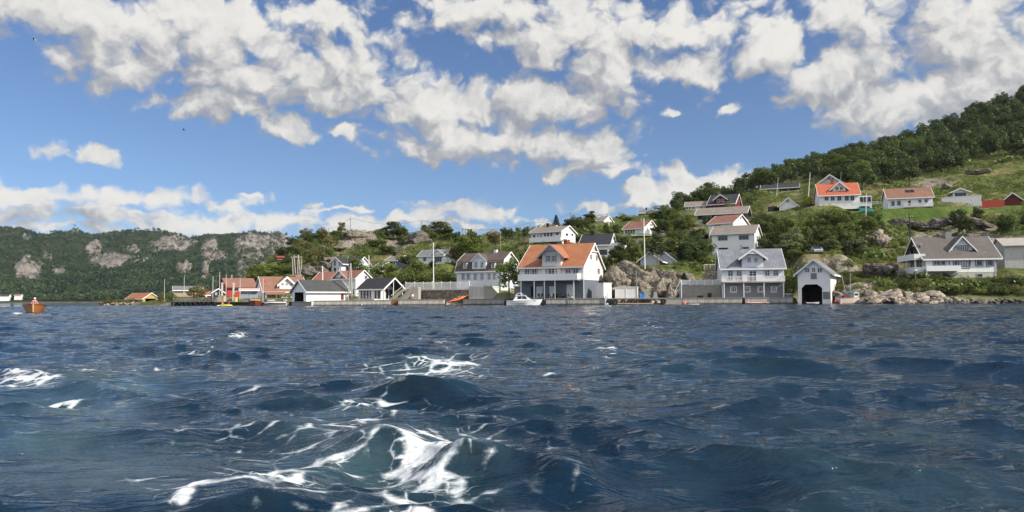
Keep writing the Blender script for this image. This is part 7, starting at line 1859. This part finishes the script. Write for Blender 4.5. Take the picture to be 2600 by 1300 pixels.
NAMED = [
 ('oak',1292,650,62,149,'full round leafy tree on the quay lawn between manor and orange roofed villa','bright',744), ('dark',1000,562,48,258,'tallest dark tree on the crest between the knoll and the cottage'), ('dark',975,574,30,259,'thin dark tree at the left side of the tallest crest tree'), ('oak',1022,572,34,257,'looser tree at the right side of the tallest crest tree'),
 ('dark',1085,570,34,256,'dark tree just right of the crest wire pole'), ('oak',1118,562,62,252,'broad bushy tree on the crest above the white cottage'), ('oak',1142,590,44,248,'lower rounded tree at the right foot of the broad crest tree'), ('oak',960,604,52,240,'light olive tree on the right flank of the rock knoll'), ('oak',985,620,44,230,'mid green tree below the tallest crest tree'),
 ('bright',1195,600,78,196,'wide light green tree directly behind the manor roof'), ('bright',1165,618,44,198,'light green tree squeezed between cottage and manor house'), ('dark',1192,590,22,258,'small dark round tree beside the twin poles'), ('dark',1340,622,56,172,'dark bushy tree at the left gable of the orange roofed villa'), ('oak',1325,638,40,170,'lower leafy tree between manor gable and orange roof'),
 ('spruce',1297,580,30,262,'small spruce on the skyline left of the wide balcony house'), ('spruce',1412,543,27,272,'tall dark spruce standing alone on the skyline'), ('dry',1437,567,24,260,'olive bush tree between spruce and tall skyline pole'), ('dark',1462,573,20,256,'little dark round tree left of the short dark pole'), ('column',1498,534,30,250,'tall column shaped round tree beside the tan roofed skyline house','oak'),
 ('oak',1582,548,26,285,'small tree behind the low grey skyline roof'), ('oak',1683,522,66,238,'big rounded tree left of the long low house on the ridge'), ('oak',1712,540,44,232,'second rounded tree right of the big ridge tree'), ('oak',1700,560,70,222,'bushy tree mass below the big ridge tree'), ('pine',1667,598,56,153,'pine rising in front of the grey gabled house'),
 ('dark',1570,634,62,160,'dark spreading tree right of the cream black roofed house'), ('dark',1540,648,34,158,'dark low tree at the corner of the cream black roofed house'), ('dark',1760,600,76,163,'very dark dense tree left of the tall plain white house'), ('dark',1790,606,44,165,'very dark tree touching the tall plain white house'), ('dark',1735,612,44,166,'dark tree at the left edge of the very dark tree group'),
 ('spruce',1737,690,32,146,'small grey green spruce beside the block terrace wall',None,724), ('silver',2012,576,62,158,'wind blown silvery tree behind the tall boathouse, upper one'), ('silver',2000,608,60,153,'silvery leafy tree right of the tall plain white house'), ('oak',2012,640,70,148,'leafy tree filling the gap behind the grey villa and tall boathouse'), ('oak',2008,680,54,141,'low green tree between grey villa and tall boathouse'),
 ('silver',2100,586,56,166,'grey green tree in the middle of the slope above the silver car'), ('oak',2060,560,60,178,'dark leafy tree left of the grey green slope tree'), ('silver',2148,562,66,176,'pale feathery tree right of the grey green slope tree'), ('dark',2030,585,50,170,'dark tree between the two silvery trees'), ('oak',2130,530,60,190,'tree at the upper edge of the slope below the lawn'),
 ('dark',2190,580,54,168,'dark round bush tree left of the pale cliff band'), ('oak',1940,540,50,195,'green tree right of the brown weathered roof'), ('dark',1975,555,60,190,'dark green tree below the black van and garage'), ('oak',1955,590,54,178,'shaded tree between tall plain white house and silvery tree'), ('bush',2054,492,54,222,'yellow flowering shrub right of the white garage','yellow'),
 ('oak',2562,692,74,126,'low spreading apple tree in front of the grey barn','silver',736), ('dark',2590,620,60,150,'dark tree above the grey barn roof at the right edge'), ('oak',2480,690,1,126,'') , ('bush',1855,505,30,245,'pale round shrub in front of the dark red house','silver'),
 ('dark',755,598,52,262,'dark tree at the left end of the ridge above the H poles'), ('dark',785,592,46,264,'dark spreading tree left of the knoll shoulder pole'), ('dark',812,592,40,262,'bushy tree under the knoll shoulder pole'), ('pine',735,625,40,255,'pine on the left slope above the tiny red roof'), ('oak',720,655,44,238,'tree in front of the tiny red roofed house'),
 ('bright',680,668,56,226,'leafy tree above the white quay house roof, left one'), ('bright',712,668,50,220,'leafy tree above the white quay house roof, middle one'), ('bright',650,672,44,232,'light tree at the foot of the far grey cliff'), ('dark',738,676,42,215,'dark tree left of the tarred pole cluster'), ('dark',852,586,24,262,'tiny dark tree at the left edge of the rock knoll'),
 ('oak',860,628,40,240,'small tree on the left flank of the rock knoll'), ('oak',500,720,42,205,'bushy tree standing in front of the tan house','dry'), ('oak',472,742,1,205,''), ('bush',434,740,34,218,'green bush right of the ochre boat shed'), ('bush',408,742,26,225,'olive bush between ochre shed and tan house','dry'),
 ('bush',275,755,40,246,'yellow green bush on the low point','dry'), ('bush',310,756,46,248,'wide low bush left of the ochre boat shed'), ('bush',330,753,30,252,'rounded bush touching the ochre boat shed roof'),
 ('bright',975,660,66,192,'light leafy bush tree below the black house'), ('oak',1010,690,70,178,'dense green tree behind the long porch roof'), ('oak',1045,680,66,176,'dense green tree left of the tall white flagpole'), ('oak',1090,690,66,174,'dense green tree right of the tall white flagpole'), ('dark',1130,690,60,176,'shaded tree below the stilts of the cottage'),
 ('oak',1140,700,50,168,'leafy tree touching the left corner of the manor house'), ('oak',1060,652,50,188,'tree in front of the left corner of the white cottage'), ('column',1098,660,18,193,'dark slim cypress like tree in front of the white cottage','dark'), ('oak',1035,640,54,205,'tree between black house and white cottage'), ('oak',945,690,60,182,'bushy tree above the porch house left part','silver'),
 ('oak',905,655,48,198,'tree at the right end of the modern glazed house'), ('oak',1068,715,60,164,'hedge like tree behind the picket fence, left part'), ('oak',1110,716,50,163,'hedge like tree behind the picket fence, right part'),
 ('dark',1300,612,50,238,'shrubby tree on the skyline left of the wide balcony house'), ('dry',1325,600,46,244,'olive tree left of the wide balcony house'), ('oak',1272,625,40,225,'green tree below the smooth rock dome'), ('dark',1468,600,30,205,'dark tree between brown roofed and black roofed houses'), ('bush',1448,612,40,186,'green shrub beside the little red brick shed'),
 ('oak',1385,612,34,188,'green tree under the wide balcony'), ('dark',1560,575,50,240,'dark green tree mass left of the narrow window house'), ('oak',1530,575,54,238,'green tree mass below the tan roofed skyline house'), ('dark',1500,580,40,232,'dark green tree under the column shaped tree'), ('oak',1590,560,40,268,'low green tree under the low skyline roof'),
 ('oak',1640,612,60,205,'green shrubby tree in front of the narrow window house'), ('oak',1600,650,34,176,'small tree left of the flagpole'), ('oak',1700,625,50,180,'green tree above the grey gabled house'), ('dry',1750,560,40,222,'olive shrub tree left of the long black house'), ('oak',1655,575,40,224,'tree touching the narrow window house'),
]
# keep-out boxes: what the picture shows of the houses must stay visible
def seen_boxes():
    bx = []
    for o in bpy.data.objects:
        if o.type == 'EMPTY' and o.get('category') in ('house', 'cottage', 'barn', 'garage', 'boathouse', 'shed', 'warehouse', 'boat shed', 'car', 'van', 'kiosk') and o.parent is None:
            xs, ys, yy = [], [], []
            for c in o.children:
                if c.type != 'MESH': continue
                Mx = o.matrix_basis @ c.matrix_basis
                for k_ in c.bound_box:
                    w = Mx @ Vector(k_); w.z = max(w.z, o.location.z); q = proj(w); xs.append(q[0]); ys.append(q[1]); yy.append(w.y)
            if xs: bx.append((min(xs), min(ys), max(xs), max(ys)-.06*(max(ys)-min(ys)), min(yy), max(yy), o.location.x, o.location.y))
    return bx
def green():
    bpy.context.view_layer.update()
    for t in NAMED:
        if t[2] and t[3] > 1: ptree(t[0], t[1], t[2], t[3], t[4], t[5], t[6] if len(t) > 6 else None, t[7] if len(t) > 7 else None)
    BX = seen_boxes(); g = random.Random(21)
    pads = np.array([(p[0], p[1]) for p in PADS])
    def inpad(X, Y, m=1.5):
        for (x, y, yaw, L, Wd, z) in PADS:
            c, s_ = math.cos(yaw), math.sin(yaw); lx = (X-x)*c+(Y-y)*s_; ly = -(X-x)*s_+(Y-y)*c
            if -m < lx < L+m and -m < ly < Wd+m: return True
        return False
    def free(X, Y, z, h, w, m=2):
        q0, q1 = proj((X-w/2, Y, z)), proj((X+w/2, Y, z+h))
        for b in BX:
            if b[4] > Y-1 and q1[0] > b[0]+m and q0[0] < b[2]-m and q1[1] < b[3]-m and q0[1] > b[1]: return False
        return True
    # (count, px range, Y range, kinds, height range, label, group, name)
    AREAS = [
     (170, 1870, 2640, 232, 430, ['dark', 'dark', 'oak', 'oak', 'pine'], (5.5, 9.5), 'tree of the dark wood covering the steep hill at the upper right', 'trees of the steep hill wood', 4.3),
     (22, 1720, 1900, 268, 330, ['dark', 'oak'], (5, 8), 'tree of the low skyline wood behind the dark red house', 'skyline wood behind the red house', 4.5),
     (26, 1915, 2230, 160, 205, ['dark', 'oak', 'silver', 'oak'], (4, 7), 'tree of the thicket on the slope below garage and lawn', 'thicket below garage and lawn', 3.8),
     (20, 700, 868, 214, 268, ['dark', 'oak', 'dry'], (3.5, 6), 'tree of the scrubby left shoulder of the village hill', 'trees on the left hill shoulder', 4.0),
     (20, 940, 1340, 215, 275, ['dark', 'oak', 'dry'], (3, 5), 'low tree of the skyline scrub between knoll and balcony house', 'skyline scrub trees', 4.0),
     (16, 1440, 1760, 205, 275, ['dark', 'oak', 'oak', 'dry'], (3, 5.5), 'low tree among the upper houses in the middle of the hill', 'low trees among the upper houses', 3.8),
     (34, 1545, 1800, 158, 230, ['dark', 'oak', 'dark', 'oak'], (3, 6), 'garden tree between the black roofed and the tall plain white house', 'trees of the middle gardens', 3.6),
     (14, 2030, 2200, 150, 168, ['oak', 'silver', 'dark'], (2.5, 4.5), 'bushy tree just above the silver grey car', 'trees above the silver car', 3.2),
     (10, 2440, 2640, 140, 175, ['dark', 'oak'], (3, 5), 'dark tree on the slope right of the far right house roof', 'trees right of the far right house', 3.5),
    ]
    nt = 0
    for (n, a, b_, y0, y1, kinds, hr, lb, gr, sp) in AREAS:
        k_, tries = 0, 0
        while k_ < n and tries < n*60:
            tries += 1
            px = g.uniform(a, b_); Y = y0+(y1-y0)*g.random()**1.15; X = qx(px, Y); z = ground(X, Y)
            if z < 2 or inpad(X, Y): continue
            if gr.startswith('trees of the steep'):
                row = proj((X, Y, z))[1]
                lim = np.interp(px, [1870, 2000, 2100, 2200, 2300, 2400, 2500, 2640], [500, 470, 462, 486, 474, 440, 410, 390])
                if row > lim+8: continue
            h = g.uniform(*hr); w = h*g.uniform(.62, .95); kd = g.choice(kinds) if px < 2350 else 'dark'  # right-hand trees all take dark leaves, standing in for shadow on the wood
            if kd == 'pine': w = h*.6
            if any((X-t[0])**2+(Y-t[1])**2 < (sp*.5+t[2]*.45)**2 for t in TREES): continue
            if not free(X, Y, z, h, w): continue
            lb2 = lb
            if gr.startswith('trees of the steep'):
                wh = [w_ for lim_, w_ in ((1990, 'at its lower left end'), (2075, 'above the long black house'), (2190, 'above the bright orange roof'), (2255, 'between the orange and the brown roof'), (2375, 'above the long brown roofed house'), (2500, 'above the small summer house'), (9999, 'close to the right edge')) if px < lim_][0]
                lb2 = ('skyline tree' if Y > 345 else ('tree midway up' if Y > 290 else 'lower tree')) + ' of the steep dark wood ' + wh
            elif b_-a > 150:
                t_ = int(3*(px-a)/(b_-a)); lb2 = lb + [', left third', ', middle third', ', right third'][t_]
            tree(kd, g.randint(1, 3), {'oak': 'oak', 'dark': 'dark', 'pine': 'pine', 'silver': 'silver', 'dry': 'dry'}[kd], X, Y, z, h, w, lb2, 'pine_tree' if kd == 'pine' else 'broadleaf_tree', 'tree', gr)
            k_ += 1; nt += 1
    # shrubs one could count, nearest the viewer
    SH = [(60, 2120, 2600, 124, 140, ['bush'], (.9, 2.0), 'leafy shrub on the bank below and beside the far right house', 'shrubs on the right bank'), (30, 2080, 2330, 130, 158, ['bush'], (1.0, 2.2), 'leafy shrub on the slope between tall boathouse and far right house', 'shrubs on the slope right of the boathouse'),
          (22, 1530, 1800, 148, 170, ['bush'], (.8, 1.8), 'shrub on and behind the great granite outcrop', 'shrubs on the granite outcrop'), (34, 940, 1180, 165, 200, ['bush'], (1.2, 2.6), 'shrub in the green bank between porch house and manor', 'shrubs of the centre bank'),
          (26, 2250, 2600, 148, 178, ['bush'], (.8, 1.8), 'shrub on the rough slope under the lawn', 'shrubs under the lawn'), (60, 2330, 2600, 121.5, 127.5, ['bush'], (1.0, 2.0), 'leafy shrub directly below the basement of the wide far right house', 'shrubs below the far right house')]
    for (n, a, b_, y0, y1, kinds, hr, lb, gr) in SH:
        k_, tries = 0, 0
        while k_ < n and tries < n*40:
            tries += 1; px = g.uniform(a, b_); Y = g.uniform(y0, y1); X = qx(px, Y); z = ground(X, Y)
            if z < 1.3 or inpad(X, Y, .3): continue
            h = g.uniform(*hr); w = h*g.uniform(1.2, 2.0)
            if not free(X, Y, z, h*.7, w*.8, 0): continue
            t_ = min(2, int(3*(px-a)/(b_-a)))
            tree('bush', g.randint(1, 3), g.choice(['oak', 'bright', 'dark', 'dry', 'silver', 'oak']), X, Y, z, h, w, lb + [', left third', ', middle third', ', right third'][t_], 'shrub', 'shrub', gr); k_ += 1
    return BX, inpad, free
BXS, inpad, free = green()

def mass(name, label, pts, leaf, n, size, seed=1, kindscale=1.0):
    """one object of many leaf clumps: pts rows (x, y, z, radius, height)"""
    g = np.random.default_rng(seed); Q = []
    pts = np.asarray(pts); N_ = len(pts)
    d = g.normal(size=(N_, n, 3)); d /= np.linalg.norm(d, axis=2)[:, :, None]
    d[:, :, 2] = np.abs(d[:, :, 2])*g.choice([1, 1, -.4], (N_, n))
    r = g.uniform(.4, 1, (N_, n))**.5
    S3 = np.stack([pts[:, 3], pts[:, 3], pts[:, 4]*.5], 1)[:, None, :]
    C = pts[:, None, :3]+np.array([0, 0, 1])*pts[:, None, 4:5]*.5
    p = C+d*r[:, :, None]*S3
    nn = d+g.normal(size=d.shape)*.5+np.array([0, 0, .4]); nn /= np.linalg.norm(nn, axis=2)[:, :, None]
    a = np.cross(nn, g.normal(size=d.shape)); a /= np.linalg.norm(a, axis=2)[:, :, None]; b = np.cross(nn, a)
    s = (size*pts[:, 3])[:, None, None]*g.uniform(.6, 1.2, (N_, n, 1))
    V = np.stack([p-a*s, p-b*s*.7, p+a*s, p+b*s*.8], 2).reshape(-1, 3)
    me = np_mesh(name, V, np.arange(len(V)).reshape(-1, 4), leaf)
    o = bpy.data.objects.new(name, me); COL.objects.link(o); tag(o, label, kind='stuff'); return o
def stuffgreen():
    g = np.random.default_rng(9)
    # undergrowth on the village hillside
    n = 30000; px = g.uniform(640, 2680, n); Y = 118+(300-118)*g.random(n)**1.3; X = (px-CXP)/FPX*Y
    PX2 = px
    lawn = np.zeros(n)
    for (a, b_, c, d) in [(2300,184,130,9),(2420,186,120,7),(2220,192,120,10),(2130,198,60,5),(2030,222,70,6),(1275,152,26,6),(2560,190,60,7),(1230,150,70,8),(1400,150,130,9),(1100,158,90,4),(1560,142,100,5),(950,165,60,8),(2067,149,26,5),(640,185,80,9),(2300,119,260,3)]:
        lawn = np.maximum(lawn, np.hypot((px-a)/c, (Y-b_)/d) < 1)
    rk = np.zeros(n)
    for (a, b_, c, d) in [(900,252,50,12),(2210,160,36,6),(2260,136,40,4),(2420,168,120,5),(1760,205,50,5)]: rk = np.maximum(rk, np.hypot((px-a)/c, (Y-b_)/d) < 1)
    nz = fbm(X/6, Y/6, 0, 4, .55, 77)
    groups = {'bright': [], 'oak': [], 'dry': [], 'dark': []}
    for i in range(n):
        if lawn[i] or (rk[i] and g.random() < .8): continue
        z = ground(X[i], Y[i])
        if z < 1.5: continue
        if nz[i] < -.38: continue
        if inpad(X[i], Y[i], .2): continue
        h = .40+max(0, nz[i]+.15)*1.5*g.random()+.3*g.random(); w = h*g.uniform(.7, 1.5)
        if not free(X[i], Y[i], z, h, w, 0): continue
        k_ = 'dry' if nz[i] < -.12 else ('bright' if g.random() < .3 else ('oak' if g.random() < .75 else 'dark'))
        groups[k_].append((X[i], Y[i], z-.05, w, h))
    lb = dict(bright='bright green ground scrub scattered over the village hillside', oak='mid green ground scrub and ferns over the village hillside', dry='dry olive grass tufts over the village hillside', dark='dark juniper scrub over the village hillside')
    for k_, pts in groups.items():
        if pts: mass('undergrowth', lb[k_], pts, LEAF[k_], 26, .15, 5)
    # rest of the steep hill wood
    pts = []; t0 = np.array([(t[0], t[1]) for t in TREES])
    tries = 0
    while len(pts) < 620 and tries < 30000:
        tries += 1
        px_ = g.uniform(1880, 2900); Y_ = 235+(470-235)*g.random(); X_ = qx(px_, Y_); z = ground(X_, Y_)
        row = proj((X_, Y_, z))[1]; lim = np.interp(px_, [1870, 2000, 2100, 2200, 2300, 2400, 2500, 2640], [500, 470, 462, 486, 474, 440, 410, 390])
        if row > lim+4: continue
        if ((t0-np.array([X_, Y_]))**2).sum(1).min() < 7: continue
        h = g.uniform(4, 8.5); w = h*g.uniform(.3, .42)
        if inpad(X_, Y_, 1) or not free(X_, Y_, z, h, w*2): continue
        pts.append((X_, Y_, z, w, h*1.05))
    mass('woods', 'dark wood filling the steep hill at the upper right between the nearer trees', pts, LEAF['dark'], 300, .17, 8)
    # forest of the far shore
build_green_done = stuffgreen()

def far_forest(Q, YY, X, Z, cl):
    g = np.random.default_rng(14)
    n = 26000
    q = g.uniform(-.78, -.10, n); Y = 962+(2050-962)*g.random(n)**1.1
    i = np.clip(np.searchsorted(FY, Y)-1, 0, len(FY)-2); j = np.clip(np.searchsorted(FQ, q)-1, 0, len(FQ)-2)
    c = cl[i, j]; Zz = Z[i, j]+(Z[i+1, j]-Z[i, j])*(Y-FY[i])/(FY[i+1]-FY[i])
    nz = fbm(q*Y/50, Y/50, 0, 3, .5, 61)
    keep = (g.random(n) > c*1.0 - np.clip(nz*1.2, -.3, .6)) & (nz > -.75) & (Zz > 2.5)
    for (a, b_) in ((10, 985), (44, 990)): keep &= np.hypot(q*Y-qx(a, b_), (Y-b_+14)/1.6) > 14
    q, Y, Zz, nz = q[keep], Y[keep], Zz[keep], nz[keep]
    h = g.uniform(5, 10.5, len(q)); w = h*g.uniform(.30, .48, len(q))
    pts = np.stack([q*Y, Y, Zz-.5, w, h], 1)
    s1 = nz+g.normal(size=len(q))*.35 > .1
    mass('woods', 'dark green forest covering the mountainside of the far shore', pts[~s1], LEAF['far_dark'], 26, .36, 3)
    mass('woods', 'lighter green broadleaf forest of the far shore', pts[s1], LEAF['far_mid'], 26, .36, 4)
LEAF['far_dark'] = leafmat('far_leaf_dark', (.018, .036, .020), (.036, .060, .028), .2)
LEAF['far_mid'] = leafmat('far_leaf_mid', (.036, .062, .022), (.070, .095, .035), .25)
build_water()
build_land()
far_forest(*build_far())
if True:
    m_ = bpy.data.materials.new('haze_air'); m_.use_nodes = True; t = m_.node_tree; t.nodes.clear(); N = NT(t)
    v = N.n('ShaderNodeVolumePrincipled'); v.inputs['Color'].default_value = (.80, .88, 1.0, 1); v.inputs['Density'].default_value = .00004; v.inputs['Anisotropy'].default_value = .2
    o_ = N.n('ShaderNodeOutputMaterial'); N.l(v.outputs[0], o_.inputs['Volume'])
    hz = M().box(-12000, -9500, -9, 12000, 9500, 420).build('haze', m_); tag(hz, 'thin blue air haze over the fjord', kind='stuff')
